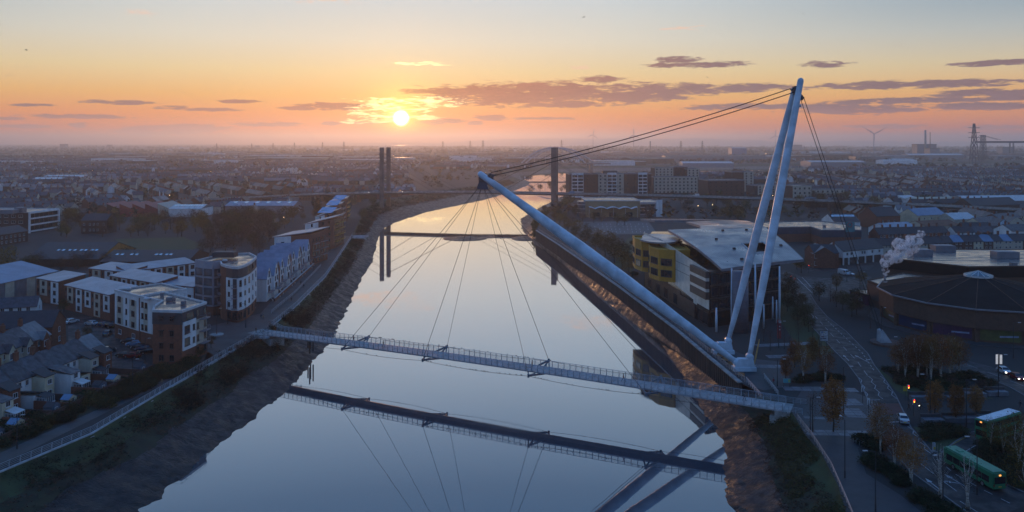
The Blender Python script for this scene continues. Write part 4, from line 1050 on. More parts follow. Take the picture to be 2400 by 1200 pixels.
# ================================================================== campus building
M_zinc = mat('zinc_roof', (.27,.29,.32), .36, metal=.55, var=.16, scale=.12, rvar=.1, spec=.6)
M_uglass = mat('channel_glass', (.52,.52,.48), .30, var=.12, scale=.5, rnd=.08, spec=.6)
M_bronze = mat('bronze_cladding', (.070,.052,.046), .55, metal=.2, var=.2, scale=.7)
M_dglass = mat('dark_curtain_wall', (.018,.017,.018), .12, spec=.6, var=.4, scale=.3)
M_yellow = mat('yellow_cladding', (.42,.205,.012), .6, var=.12)
M_drum = mat('grey_drum', (.11,.11,.14), .6, var=.15)
M_col = mat('white_column', (.52,.58,.66), .45, var=.08)
def campus():
    t_ = thing('campus_building', 'campus hall with sweeping curved metal roof and yellow pods behind the masts', 'building', (62, 240, 0))
    rows = [(.00,(62.4,234.5),(93.7,253.8),17.4),(.12,(61.6,246),(94.0,263),19.0),(.25,(60.4,259),(94.5,274),20.6),(.38,(59.0,276),(95.2,287),21.9),(.50,(57.8,292),(96.4,300),22.6),
            (.501,(70.0,292.1),(96.41,300.1),22.6),(.62,(73,306),(97,314),22.6),(.78,(72,326),(98.4,331),22.1),(.781,(60.6,334),(98.41,331.2),21.9),(1.0,(57.6,354),(99.2,347),20.6)]
    def pt(i, f, dz=0.0):
        _, l, r, z = rows[i]; return Vector((lerp(l[0], r[0], f), lerp(l[1], r[1], f), z + dz - .5*(2*f-1)**2*.4))
    nf = 12
    mb = MB(); mb.smooth = False
    for i in range(len(rows)-1):
        if rows[i+1][0]-rows[i][0] < .01: continue
        for j in range(nf):
            f0, f1 = j/nf, (j+1)/nf
            if i == 1 and 6 <= j <= 8: continue            # roof light well
            mb.face([pt(i,f0), pt(i,f1), pt(i+1,f1), pt(i+1,f0)]); mb.face([pt(i,f0,-.7), pt(i+1,f0,-.7), pt(i+1,f1,-.7), pt(i,f1,-.7)])
    mb.build('roof', M_zinc, t_)
    mb = MB()
    for i in range(len(rows)-1):
        if rows[i+1][0]-rows[i][0] < .01: continue
        for f in (0, 1): mb.bar(pt(i,f,-.36), pt(i+1,f,-.36), .3, .8)
    for i in (0, 4, 5, 7, 8, 9): mb.bar(pt(i,0,-.36), pt(i,1,-.36), .3, .8)
    mb.build('roof_fascia', M_grey, t_)
    mb = MB()
    for i in (1, 2):
        mb.bar(pt(i,.5,.1), pt(i,.75,.1), .3, .4)
    for f in (.5, .75): mb.bar(pt(1,f,.1), pt(2,f,.1), .3, .4)
    mb.build('light_well_kerb', M_coping, t_)
    mb = MB(); p = [pt(i, f, -1.6) for i, f in ((1,.5),(1,.75),(2,.75),(2,.5))]; mb.face(p)
    for a, b in zip(p, p[1:]+p[:1]): mb.face([a, b, b+Vector((0,0,1.55)), a+Vector((0,0,1.55))])
    mb.build('light_well', M_dglass, t_)
    mb = MB()
    for j in range(1, 44):
        f = j/44
        for i in range(len(rows)-1):
            if rows[i+1][0]-rows[i][0] < .01 or (i == 1 and .48 < f < .77): continue
            a, b = pt(i,f,.04), pt(i+1,f,.04); mb.bar(a, b, .07, .09)
    mb.build('standing_seam', M_zinc, t_)['kind'] = 'stuff'
    for i, f in ((0,.3),(0,.62),(1,.35),(2,.3),(3,.5),(3,.75),(1,.9)):
        q = pt(i, f, .25).lerp(pt(i+1, f, .25), .5); rooflight(t_, q-Vector((0,0,.2)), .9, .7, .5, M_char, name='roof_vent')
    # river facade
    A, B = Vector((50.2,300)), Vector((58.4,233.6))     # seen from the river: left (far) to right (near)
    a, b, d, n, L, r = edge(A, B)
    body = [A, B, Vector((84.0,247.5)), Vector((90,300)), Vector((88,338)), Vector((60,338))]
    mb = MB(); 
    walls(t_, body, 0, 16.5, M_dglass)
    walls(t_, [Vector((61.5,262)), Vector((92,277)), Vector((92,299)), Vector((58.5,291))], 16.9, 19.3, M_dglass, 'clerestory')
    np_ = 46
    for i in range(np_):
        u0, u1 = i/np_, (i+.93)/np_; um = (u0+u1)/2
        zb = 10.5 - 6.0*um if um < .80 else 4.6
        if um > .84: zb = 5.2
        zt = lerp(21.6, 16.6, max(0, (um-.15)/.85)**.9)
        panel(t_, A, B, u0, u1, zb, min(zt, 20.5), M_uglass, .12, name='glass_channel')
    for k_ in range(4): panel(t_, A, B, .02+.2*k_, .22+.2*k_, .2, 8.8-1.35*k_, M_bronze, .16, name='bronze_wall')
    for z in (12.4, 15.2): panel(t_, A, B, .3, .99, z, z+.12, M_char, .05, name='transom', off=.13)
    for u in (.12,.27,.40,.55): 
        windows(t_, A, B, (u,), (2.6,), 4.0, 3.4, off=.17, dark=True, mull=3)
    panel(t_, A, B, .86, 1.0, .2, 4.4, M_dglass, .10, name='ground_glazing'); windows(t_, A, B, (.90,.96), (2.2,), 3.2, 3.6, off=.11, dark=True, mull=2)
    # corner box with brown bands
    for z0, z1, m_ in ((14.6,16.6,M_bronze),(11.4,13.6,M_bronze),(8.2,10.4,M_bronze)): panel(t_, A, B, .80, 1.0, z0, z1, m_, 1.2, name='brown_band')
    for z0, z1 in ((13.6,14.6),(10.4,11.4)): panel(t_, A, B, .81, .995, z0, z1, M_uglass, 1.0, name='band_window')
    # front under the overhang
    A2, B2 = B, Vector((84.0,247.5))
    for z in (4.4, 8.2, 12.0, 15.6): panel(t_, A2, B2, .01, .99, z, z+.5, M_bronze, .25, name='floor_band')
    for i in range(9): windows(t_, A2, B2, (.07+.108*i,), (6.6,10.4,14.0), 2.7, 2.6, dark=True, mull=1, off=.02)
    for x, y, zt, r_ in ((1693,740,17.6,.34),(1715,770,17.8,.34),(1770,760,18.2,.34),(1827,757,17.2,.34),(1790,770,7.2,.28),(1811,748,7.0,.28),(1820,757,7.0,.28),(1679,778,7.0,.36)):
        q = P(x, y); mb = MB(); mb.smooth = True; mb.tube([(q.x,q.y,0), (q.x,q.y,zt*.5), (q.x,q.y,zt)], [r_*.8, r_, r_*.6], 10); mb.build('column', M_col, t_)
    q = P(1740,782); mb = MB(); mb.smooth = True; mb.tube([(q.x,q.y+2.2,0), (q.x,q.y+2.2,17.5)], 2.3, 28); mb.build('stair_drum', M_drum, t_)
    mb = MB()
    for z in range(1, 17, 2): mb.tube([(q.x,q.y+2.2,z), (q.x,q.y+2.2,z+.06)], 2.33, 28, cap=False)
    mb.build('drum_joint', M_char, t_)
    # yellow pods
    for poly, z0, z1 in (([(45.6,298),(45.2,290),(46.6,283.5),(50,281.5),(56,282),(57,298)], 8.4, 19.0), ([(48.6,280.5),(47.6,273),(49.6,266.5),(54,263.4),(59.5,264),(61,281)], 8.0, 18.2)):
        pc = ccw([Vector(p) for p in poly]); mb = MB(); mb.prism(pc, z0, z1); pod = mb.build('yellow_pod', M_yellow, t_); flat_roof(t_, pc, z1-.1, M_char, M_yellow, h=.7)
        for i in range(len(pc)):
            a_, b_, d_, n_, L_, r_ = edge(pc[i], pc[(i+1)%len(pc)])
            if n_.y > .4 or L_ < 3 or n_.x > .9: continue
            for z in (z0+2.6, z0+6.4): panel(t_, a_, b_, .12, .88, z-1.1, z+1.3, M_framed, .06, name='pod_window_band'); windows(t_, a_, b_, (.5,), (z+.1,), round(L_*.66,1), 2.2, off=.07, dark=True, mull=2)
    # low eye-shaped canopy above the pods
    mb = MB(); c0 = PD(1553,551,286); ring = [(c0.x+9*math.cos(k_*math.pi/10)*.8+(-2 if k_ > 10 else 0), c0.y+13*math.sin(k_*math.pi/10)) for k_ in range(20)]
    mb.prism([Vector(p) for p in ring], 19.6, 20.1); mb.build('pod_canopy', M_zinc, t_)
campus()
# ================================================================== round leisure centre
M_brickb = mat('brown_brick', (.100,.056,.040), .9, col2=(.070,.040,.030), scale=.8, detail=6, bump=.15, bscale=8)
M_felt = mat('dark_felt_roof', (.011,.011,.013), .9, spec=.12, var=.25, scale=.3)
def leisure():
    C = Vector((141.2, 239.0)); R0 = 27.5; n = 14
    t_ = thing('leisure_centre', 'round brown brick hall with dark many-sided roof and glazed lantern', 'leisure centre', (C.x, C.y, 0))
    ring = lambda r, ph=.12: [Vector((C.x+r*math.cos(2*math.pi*i/n+ph), C.y+r*math.sin(2*math.pi*i/n+ph))) for i in range(n)]
    walls(t_, ring(R0-1.0), 0, 3.9, M_brickb, 'lower_wall'); walls(t_, ring(R0), 3.9, 9.3, M_brickb)
    a, b = ring(R0+.5), ring(3.9)
    for i in range(n):
        j = (i+1) % n; mb = MB(); mb.face([(a[i].x,a[i].y,9.3),(a[j].x,a[j].y,9.3),(b[j].x,b[j].y,14.2),(b[i].x,b[i].y,14.2)]); mb.build('roof_facet', M_felt, t_)
        mb = MB(); mb.bar((a[i].x,a[i].y,9.36), (b[i].x,b[i].y,14.26), .16, .12); mb.build('roof_hip', M_brickb, t_)
        mb = MB(); mb.bar((a[i].x,a[i].y,9.2), (a[j].x,a[j].y,9.2), .4, .4); mb.build('eaves', M_grey, t_)
    lt = ring(4.0); ap = Vector((C.x, C.y, 16.0))
    mb = MB(); mb.prism(lt, 14.0, 14.7); mb.build('lantern_curb', M_coping, t_)
    for i in range(n):
        j = (i+1) % n; mb = MB(); mb.face([(lt[i].x,lt[i].y,14.7),(lt[j].x,lt[j].y,14.7),tuple(ap)]); mb.build('lantern_pane', M_glassb, t_)
        mb = MB(); mb.bar((lt[i].x,lt[i].y,14.72), tuple(ap), .12, .12); mb.build('lantern_rib', M_coping, t_)
    cols = [mat('purple_hoarding', (.034,.009,.042), .5), mat('green_hoarding', (.024,.06,.034), .5), mat('blue_hoarding', (.010,.028,.085), .5), mat('violet_hoarding', (.045,.012,.06), .5), mat('lime_hoarding', (.07,.085,.022), .5), mat('navy_hoarding', (.012,.03,.10), .5)]
    lw = ring(R0-1.0); k_ = 0
    for i in range(n):
        a_, b_, d, nn_, L, r = edge(lw[i], lw[(i+1)%n])
        if nn_.y > .35: continue
        m_ = cols[k_ % 6]; k_ += 1
        for q in range(4): panel(t_, a_, b_, .08+.21*q, .285+.21*q, .7, 3.7, m_, .06, name='window_panel')
        mb = MB()      # pale slanted strip of print
        p0 = a_+d*L*.48+nn_*.08; p1 = a_+d*L*.86+nn_*.08; mb.face([(p0.x,p0.y,1.7),(p1.x,p1.y,2.0),(p1.x,p1.y,2.45),(p0.x,p0.y,2.15)]); mb.build('printed_strip', M_print, t_)
        f = lw[i]+nn_*.2; mb = MB(); mb.box((f.x,f.y,1.95), (.8,.8,3.9), r); mb.build('pier', M_brickb, t_)
    q0 = ring(R0+3.2); mb = MB(); mb.prism(q0, .0, .16); mb.build('plinth', mat('dark_plinth', (.04,.042,.048), .8), t_)
M_print = mat('pale_print', (.20,.27,.42), .6)
leisure()
def roof_units(t_, items):
    for x, y, z, sx, sy, sz in items: q = P(x, y, z); rooflight(t_, q, sx, sy, sz, M_grey)
t_ = thing('sports_hall', 'large flat roofed hall with wet streaked roof behind the round hall', 'sports hall', (150, 285, 0))
poly = [Vector((141,299)), Vector((160,277)), Vector((220,281)), Vector((220,322)), P(2228,585,11).to_2d(), Vector((147,310))]
walls(t_, poly, 0, 11, M_brickb); panel(t_, poly[0], poly[1], 0, 1, 7.2, 10.9, M_felt, .3, name='fascia'); panel(t_, poly[1], poly[2], 0, 1, 7.2, 10.9, M_felt, .3, name='fascia')
flat_roof(t_, poly, 11, M_wetroof := mat('wet_roof', (.12,.125,.14), .26, col2=(.035,.037,.042), scale=.3, detail=7, rvar=.2, spec=.7, stretch=(.35,1.4,1)), M_brickb, h=.25)
roof_units(t_, ((2156,598,11,7.5,5,2.3),(2210,588,11,8,4.5,2.3),(2355,604,11,8.5,4.5,2.4),(2375,622,11,2,1.6,1.0),(2078,605,11,3,2,1)))
t_ = thing('plant_wing', 'flat roofed brick wing with steaming flue beside the round hall', 'building', (121, 250, 0))
poly = [P(2033,658,8).to_2d(), P(2065,670,8).to_2d(), P(2120,688,8).to_2d(), Vector((133,262)), P(2234,656,8).to_2d(), P(2117,641,8).to_2d()]
walls(t_, poly, 0, 8, M_brickb); flat_roof(t_, poly, 8, M_wetroof, M_brickb, h=.3); panel(t_, poly[0], poly[1], .02, .98, 2.6, 7.4, M_char, .2)
roof_units(t_, ((2081,673,8,2.6,2.0,1.6),(2117,677,8,1.6,1.4,1.4),(2172,665,8,4,2,1.4),(2205,658,8,5,1.5,.6)))
FLUE = P(2074,668,8); mb = MB(); mb.smooth = True; mb.tube([(FLUE.x,FLUE.y,8), (FLUE.x,FLUE.y,11.2)], .32, 12); mb.build('flue', M_grey, t_)
t_ = thing('purple_kiosk', 'small purple sided building beside the steaming brick wing', 'kiosk', (115, 262, 0)); a, b = P(1992,703).to_2d(), P(2032,716).to_2d(); R_ = rect(a, b, 7); walls(t_, R_, 0, 3.4, mat('purple_wall', (.06,.02,.09), .7)); flat_roof(t_, R_, 3.4, M_memb, M_char, h=.25); panel(t_, R_[0], R_[1], .35, .75, .9, 2.4, M_print, .04, name='printed_strip')
# steam plume: soft billows of real volume
def steam(name, label, pts, seed, dens):
    m_ = bpy.data.materials.new('steam'); m_.use_nodes = True; m_.node_tree.nodes.clear(); k = NT(m_.node_tree)
    v = k.n('ShaderNodeVolumePrincipled'); o = k.n('ShaderNodeOutputMaterial'); m_.node_tree.links.new(v.outputs[0], o.inputs['Volume'])
    for nm in ('Density Attribute','Color Attribute','Temperature Attribute'):
        if nm in v.inputs: v.inputs[nm].default_value = ''
    v.inputs['Color'].default_value = (.97,.95,.95,1); v.inputs['Density'].default_value = dens; v.inputs['Anisotropy'].default_value = .2; geo = k.n('ShaderNodeNewGeometry').outputs['Position']; k.put(v.inputs['Density'], k.m('MULTIPLY', k.mr(k.noise(geo, .85, 4, .6, .5), .44, .66), dens))
    rr = random.Random(seed); bm = bmesh.new()
    for (c, r) in pts:
        r *= 1.35
        for k_ in range(6):
            q = Vector(c) + Vector((rr.uniform(-1,1), rr.uniform(-1,1), rr.uniform(-.8,.8)))*r*.8; s_ = r*rr.uniform(.55,.95)
            g = bmesh.ops.create_icosphere(bm, subdivisions=2, radius=s_, matrix=Matrix.Translation(q))
            for vv in g['verts']:
                dd = (vv.co-q); vv.co = q + dd*(1+.28*mnoise.noise(vv.co*1.6/max(.4, r)))
    me = bpy.data.meshes.new(name); bm.to_mesh(me); bm.free(); me.materials.append(m_)
    return tag(link(name, me), label, 'steam', kind='stuff')
def plume(pxs, D): return [(PD(x, y, D), r) for x, y, r in pxs]
steam('steam_plume', 'pale steam plume drifting from the flue on the brick wing', plume([(2074,640,.5),(2075,632,.7),(2077,622,.9),(2084,612,1.2),(2094,604,1.5),(2102,594,1.7),(2112,587,1.7),(2122,580,1.6),(2134,574,1.5),(2142,567,1.3),(2150,560,1.0),(2158,550,.9)], 258), 3, 2.4)
# ================================================================== buildings behind the road
def block(name, label, px, H, wallm, cat='building', group=None, rows=(), cols=0, w=1.2, h=1.4, edges=None, cop=None, z_of=None):
    poly = ccw([P(x, y, H if z_of is None else z_of).to_2d() for x, y in px]); t_ = thing(name, label, cat, (poly[0].x, poly[0].y, 0), group=group)
    walls(t_, poly, 0, H, wallm); flat_roof(t_, poly, H, M_memb, cop or M_coping, h=.4)
    n = len(poly)
    for i in range(n):
        a_, b_, d, nn_, L, r = edge(poly[i], poly[(i+1)%n])
        if nn_.y > .2 or not cols: continue
        k_ = max(1, int(L/cols)); windows(t_, a_, b_, [(j+.5)/k_ for j in range(k_)], rows, w, h, dark=wallm not in (M_brick,))
    return t_, poly
t_, poly = block('retail_store', 'low brick retail store with navy fascia and grey roof', [(1700,536),(1900,532),(1925,540),(2018,540),(2018,531),(1925,519),(1795,521)], 8, M_brick, cop=M_grey)
for i in range(len(poly)):
    a_, b_, d, nn_, L, r = edge(poly[i], poly[(i+1)%len(poly)])
    if nn_.y < .2: panel(t_, a_, b_, 0, 1, 4.4, 7.9, mat('navy_fascia', (.022,.040,.075), .6), .25, name='fascia')
q = P(1932,533,8); rooflight(t_, q, 1.4, 1.2, 1.2)
t_ = thing('brick_pub', 'red brick corner house with white door and hipped slate roof by the junction', 'house', (100, 300, 0))
a, b = P(1908,628).to_2d(), P(1966,628).to_2d(); R_ = rect(a, b, 11); walls(t_, R_, 0, 6.6, M_brick); ro, m0, m1 = gable_roof(t_, R_, 6.6, 9.6, M_slated, M_brick, over=.3); windows(t_, a, b, (.06,.50), (2.0,5.2), 1.1, 1.8); chimney(ro, m1, 10, 3)
panel(t_, a, b, .36, .47, 0, 2.3, M_frame, .08, name='door')
t_2 = P(1890,630).to_2d(); house('brick_wing', 'brick wing with bright tiled roof joined to the corner house', P(1888,616).to_2d(), P(1907,628).to_2d(), 9, 6.4, 9.2, M_brick, M_roofpale, axis='front', cols=(.2,.4,.6,.8), rows=(2,5), chim=1)
t_ = thing('shop_row', 'white fronted shop row with dark roof and open bays at street level', 'shop', (125, 320, 0))
a, b = P(1976,622).to_2d(), P(2070,612).to_2d(); R_ = rect(a, b, 11); walls(t_, R_, 3.2, 6.4, M_render); walls(t_, inset(R_, .8), 0, 3.2, M_char, 'ground_floor'); gable_roof(t_, R_, 6.4, 10, M_slated, M_render); windows(t_, a, b, (.1,.2,.47,.53,.72,.9), (4.9,), 1.2, 1.3)
for u in (.01,.14,.36,.55,.75,.97): a_, b_, d, nn_, L, r = edge(a, b); c = a_+d*u*L; mb = MB(); mb.box((c.x,c.y+.2,1.6), (.5,.5,3.2), r); mb.build('pier', M_render, t_)
t_ = thing('billboard', 'turquoise advertising hoarding with a red ring emblem above the retail roof', 'billboard', (150, 395, 0))
a, b = PD(1982,521,392), PD(2003,521,392); mb = MB(); mb.box(((a.x+b.x)/2, 392, a.z-2.3), (b.x-a.x, .3, 5.0)); mb.build('panel', mat('turquoise_panel', (.03,.20,.24), .5), t_)
mb = MB(); c = PD(1992,527,391.7); ring_ = [(c.x+1.1*math.cos(k_*math.pi/10), c.y, c.z+1.1*math.sin(k_*math.pi/10)) for k_ in range(21)]; mb.tube(ring_, .18, 5); mb.build('ring_emblem', mat('red_print', (.30,.03,.05), .6), t_)
for q in (a, b): mb = MB(); mb.box((q.x, 392.4, 6), (.4,.4,12)); mb.build('post', M_steel, t_)
# town behind: individual houses in rows (x0,y0)->(x1,y1) base pixels
rr = random.Random(11)
WALLS = [M_render, M_cream, M_brick, M_brickd, M_beige]
HL = ['slate roofed brick terrace house in the streets behind the leisure centre']
def street(label, group, p0, p1, n, depth, ze, zr, wallset, roofset, rows=(1.6,4.1), name='terraced_house', chim=True, cols=(.3,.7)):
    a, b = P(*p0).to_2d(), P(*p1).to_2d(); d = (b-a)/n
    for i in range(n):
        p, q = a+d*i, a+d*(i+1); R_ = rect(p, q, depth); t_ = thing(name, label, 'house', (p.x, p.y, 0), group=group); wm_ = wallset[rr.randrange(len(wallset))]
        walls(t_, R_, 0, ze, wm_); ro, m0, m1 = gable_roof(t_, R_, ze, zr+rr.uniform(-.2,.2), roofset[rr.randrange(len(roofset))], wm_, over=.25)
        if rows: windows(t_, p, q, cols, rows, 1.0, 1.2)
        if chim: chimney(ro, m0 + (m1-m0)*.06, zr+.5, 0)
ST = 'terraced streets behind the leisure centre'
street('dark slate terrace house in the row just behind the sports hall roof', 'row behind the sports hall', (2050,600), (2235,592), 9, 8, 5, 8, [M_brickd, M_beige], [M_slated])
street('dark roofed terrace house in the street behind the retail store', 'street behind the retail store', (2060,572), (2225,566), 9, 8, 5.2, 8.4, [M_brickd, M_brick], [M_slated])
street('terrace house in the street where blue and slate roofs alternate', 'street of blue and slate roofs', (2235,590), (2420,586), 8, 8, 5, 8, [M_beige, M_brickd, M_cream], [M_slated, M_blueshed])
street('small terrace house among the crowded roofs beyond the steam plume', 'crowded roofs beyond the steam', (2240,566), (2420,562), 8, 8, 5, 8, [M_brickd, M_render], [M_slated, M_slate])
street('white walled terrace house with long slate roof on the rising street', 'white walled rising street', (2245,512), (2310,528), 6, 8, 5.4, 8.4, [M_render], [M_slate])
street('brick terrace house in front of the pale stadium-like shed', 'terrace before the pale shed', (2140,492), (2340,490), 12, 8, 5.4, 8.6, [M_brickd, M_brick], [M_slated])
street('tall cream terrace house in the long row beyond the trees', 'long cream row beyond the trees', (2118,466), (2260,464), 10, 9, 7.5, 10, [M_render, M_cream, M_beige], [M_slated], rows=(2,5))
for (lab, p0, p1, dep, ze, zr, wm_, rm_, ax) in (
    ('pale blue gabled house with two small windows', (2334,556), (2372,556), 10, 6.5, 10.5, mat('sky_blue_render', (.38,.55,.66), .85), M_slate, 'side'),
    ('white gabled warehouse at the edge of the terraces', (2372,572), (2425,570), 12, 7, 10, M_render, M_slate, 'front'),
    ('long dark roofed house with white gable end', (2262,560), (2330,560), 10, 5.4, 9, M_brickd, M_slated, 'front'),
    ('cream hall with blue slate roof', (2150,530), (2216,526), 14, 7, 11, M_cream, M_blueshed, 'front'),
    ('red brick chapel with stone trimmed gable', (2055,536), (2110,534), 16, 8, 13, M_brick, M_slated, 'front'),
    ('pale hipped industrial roof between the terraces', (2236,532), (2288,530), 14, 5, 8.5, M_beige, M_coping, 'front'),
    ('grey roofed workshop behind the dark terrace', (2080,556), (2150,552), 14, 4.5, 7.5, M_render, M_seam, 'front'),
    ('workshop with striped rusty and blue sheet roof', (2170,548), (2250,544), 16, 4.5, 7, M_beige, M_clay, 'front'),
    ('dark roofed warehouse with pale front and pink gable', (2280,504), (2390,500), 18, 7, 12, M_brickd, M_slated, 'front'),
    ('shed with row of bright rooflights beside the turquoise hoarding', (1955,538), (2016,538), 20, 5, 9, M_render, M_slated, 'front'),
    ('terrace end with tall chimney near the cream hall', (2300,545), (2345,540), 10, 5.4, 8.6, M_cream, M_slate, 'front'),
    ('low brick store with grey roof by the terraces', (2345,532), (2395,528), 12, 5, 8, M_brick, M_slate, 'front')):
    tt_, R_ = house('workshop' if 'work' in lab or 'shed' in lab or 'store' in lab else 'house', lab, P(*p0).to_2d(), P(*p1).to_2d(), dep, ze, zr, wm_, rm_, axis=ax, cols=(.25,.5,.75), rows=(2.0,4.6) if ze > 5 else (2.0,), chim=1)
    if 'rooflights' in lab: skylights(tt_, R_[0], R_[1], 20, 5, 9, [.12+.13*k_ for k_ in range(7)], .6, 2.0, 2.6)
for (lab, p0, p1, dep, ze, zr, wm_, rm_) in (
    ('long pale metal roofed shed crossing the town roofs', (2270,488), (2440,486), 26, 6, 9.5, M_grey, M_coping),
    ('cream sheet roofed shed catching the dawn light', (2150,486), (2262,484), 18, 5, 8, M_render, M_cream),
    ('low shed with bright skylight strips beyond the terraces', (2120,478), (2150,477), 16, 5, 7, M_render, M_coping),
    ('big dark distribution shed beyond the docks road', (1560,376), (1790,376), 60, 12, 15, M_grey, M_slated),
    ('long grey distribution shed with blue side', (1900,392), (2030,392), 60, 11, 14, M_grey, M_seam),
    ('blue cylindrical-looking works building near the estuary', (1715,366), (1750,366), 50, 30, 33, M_blueshed, M_blueshed),
    ('dark steelworks shed with low roof in the haze', (1480,384), (1580,383), 60, 12, 15, M_brickd, M_slated),
    ('pale depot roof lying beyond the white flats', (1600,392), (1720,392), 40, 9, 12, M_grey, M_coping),
    ('long dock warehouse with pale curved roof', (2130,372), (2260,372), 50, 12, 16, M_grey, M_coping),
    ('dark works shed left of the wind turbine', (1880,372), (2000,372), 60, 14, 17, M_slated, M_slated),
    ('low white supermarket roof among the trees', (2070,385), (2150,385), 40, 9, 11, M_render, M_coping)):
    a, b = P(*p0).to_2d(), P(*p1).to_2d(); R_ = rect(a, b, dep); t_ = thing('warehouse', lab, 'warehouse', (a.x, a.y, 0)); walls(t_, R_, 0, ze, wm_); gable_roof(t_, R_, ze, zr, rm_, wm_, over=.6)
# curved-roof sports shed
t_ = thing('arched_hall', 'white hall with sweeping arched roof among the trees', 'hall', (300, 760, 0)); a = P(1935,438); mb = MB(); pr_ = []
for i in range(13):
    f = i/12; pr_.append((a.x+26*f, 4+10*(1-f*f)))
for (x0, z0), (x1, z1) in zip(pr_, pr_[1:]): mb.face([(x0,a.y,z0),(x1,a.y,z1),(x1,a.y+30,z1),(x0,a.y+30,z0)])
mb.build('roof', M_coping, t_); mb = MB(); mb.poly([(a.x,a.y+.3,0)] + [(a.x+26,a.y+.3,0)] + [(x,a.y+.3,z-.1) for x, z in reversed(pr_)]); mb.build('front_wall', M_grey, t_)
# ---- flats beyond the road bridge
def flats(label, x0, x1, ytop, D, depth, segs, floors_, cat='apartment block'):
    a, b = PD(x0, ytop, D), PD(x1, ytop, D); H = a.z; A, B = V2(a.x, D), V2(b.x, D+ (b.x-a.x)*.12); R_ = rect(A, B, depth)
    t_ = thing('apartment_block', label, cat, (A.x, A.y, 0)); walls(t_, R_, 0, H, M_brickd); flat_roof(t_, R_, H, M_memb, M_grey, h=.8)
    fh = H/floors_; L = (B-A).length
    for (u0, u1, kind) in segs:
        if kind == 'w':
            panel(t_, A, B, u0, u1, 1, H+.6, M_beige, .25)
            n = max(1, int((u1-u0)*L/4.2)); windows(t_, A, B, [u0+(u1-u0)*(j+.5)/n for j in range(n)], [fh*(k_+.55) for k_ in range(floors_)], 1.5, 1.6, off=.26, dark=True)
        elif kind == 'b':
            panel(t_, A, B, u0, u1, 1, H+1.6, M_render, .9, name='balcony_frame')
            n = 2; windows(t_, A, B, [u0+(u1-u0)*(j+.5)/n for j in range(n)], [fh*(k_+.5) for k_ in range(1, floors_)], round((u1-u0)*L/2*.84,1), round(fh*.66,1), off=.92, dark=True, mull=1)
        else:
            n = max(1, int((u1-u0)*L/5)); windows(t_, A, B, [u0+(u1-u0)*(j+.5)/n for j in range(n)], [fh*(k_+.55) for k_ in range(floors_)], 1.1, 1.4, dark=True)
    return t_, R_, H
t_, R_, H = flats('long flats with pale balcony bays and brown walls beyond the road bridge', 1334, 1531, 409, 760, 18, [(.03,.17,'b'),(.18,.34,'d'),(.35,.46,'w'),(.46,.57,'b'),(.57,.66,'w'),(.67,.83,'d'),(.835,.945,'b'),(.95,1,'d')], 7)
q = R_[0].lerp(R_[1], .5); rooflight(t_, (q.x, q.y+8, H), 14, 8, 3.2, M_char, name='roof_pavilion')
t_, R_, H = flats('white stepped flats rising beyond the brown balconied block', 1535, 1580, 394, 900, 16, [(.0,.98,'w')], 8)
t_, R_, H = flats('dark brick tower between two white stepped flats', 1580, 1612, 392, 915, 16, [(0,1,'d')], 8)
t_, R_, H = flats('white flats with square windows right of the dark brick tower', 1611, 1640, 397, 905, 16, [(.0,.98,'w')], 8)
t_, R_, H = flats('cream apartment terrace in front of the white stepped flats', 1533, 1640, 416, 830, 14, [(.0,.98,'w')], 5)
t_, R_, H = flats('dark brick college block with flat roof beside the viaduct', 1660, 1748, 424, 745, 26, [(0,1,'d')], 5)
t_, R_, H = flats('grey lift tower block behind the dark brick college', 1715, 1768, 404, 850, 20, [(.55,1,'w')], 8)
t_, R_, H = flats('pale office block right of the college beside the tall masts', 1768, 1850, 436, 800, 20, [(.1,.9,'w')], 4)
t_, R_, H = flats('cream institutional building with rows of windows behind autumn trees', 1858, 1905, 437, 690, 24, [(0,.98,'w')], 4)
t_, R_, H = flats('cream wing running back from the institutional building', 1900, 1985, 446, 720, 14, [(0,.98,'w')], 4)
# ---- theatre with sail canopy
t_ = thing('theatre', 'tan clad theatre with white scalloped canopy and glazed corner', 'theatre', (60, 570, 0))
A, B = P(1372,509).to_2d(), P(1500,509).to_2d(); R_ = rect(A, B, 34); M_tan = mat('tan_cladding', (.26,.19,.11), .8, var=.1)
walls(t_, R_, 0, 11.8, M_tan); flat_roof(t_, R_, 11.8, M_memb, M_coping, h=.5)
cyl = [P(1372,509).to_2d() + Vector((-5.5*math.sin(k_*math.pi/10), 6-6*math.cos(k_*math.pi/10))) for k_ in range(11)]
walls(t_, cyl, 0, 11.4, M_glassb, 'glazed_drum')
for z in (3,6,9,11.2):
    mb = MB()
    for p, q in zip(cyl, cyl[1:]): mb.bar((p.x,p.y,z), (q.x,q.y,z), .3, .25)
    mb.build('drum_band', M_coping, t_)
A3, B3 = B, P(1552,508).to_2d(); R3 = rect(A3, B3, 26); walls(t_, R3, 0, 10.5, M_grey, 'glazed_wing'); flat_roof(t_, R3, 10.5)
for z in (2,4.5,7,9.4): panel(t_, A3, B3, .02, .7, z, z+.4, M_coping, .3, name='glazing_band')
windows(t_, A3, B3, [.06+.08*k_ for k_ in range(8)], (3.4,6,8.4), 1.4, 1.9, dark=True)
panel(t_, A3, B3, .72, 1.0, 0, 12.4, M_render, .4, name='white_end_wall')
mb = MB(); n = 24; a_, b_, d, nn_, L, r = edge(A, B)
for i in range(n):
    def cp(j, o):
        u = .06+.88*j/n; z = 6.2 + 1.3*abs(math.cos(j/n*math.pi*4))+(.5 if o else 0); p = a_+d*u*L+nn_*(4.5 if not o else .1); return (p.x, p.y, z)
    mb.face([cp(i,0), cp(i+1,0), cp(i+1,1), cp(i,1)])
mb.build('sail_canopy', M_render, t_)
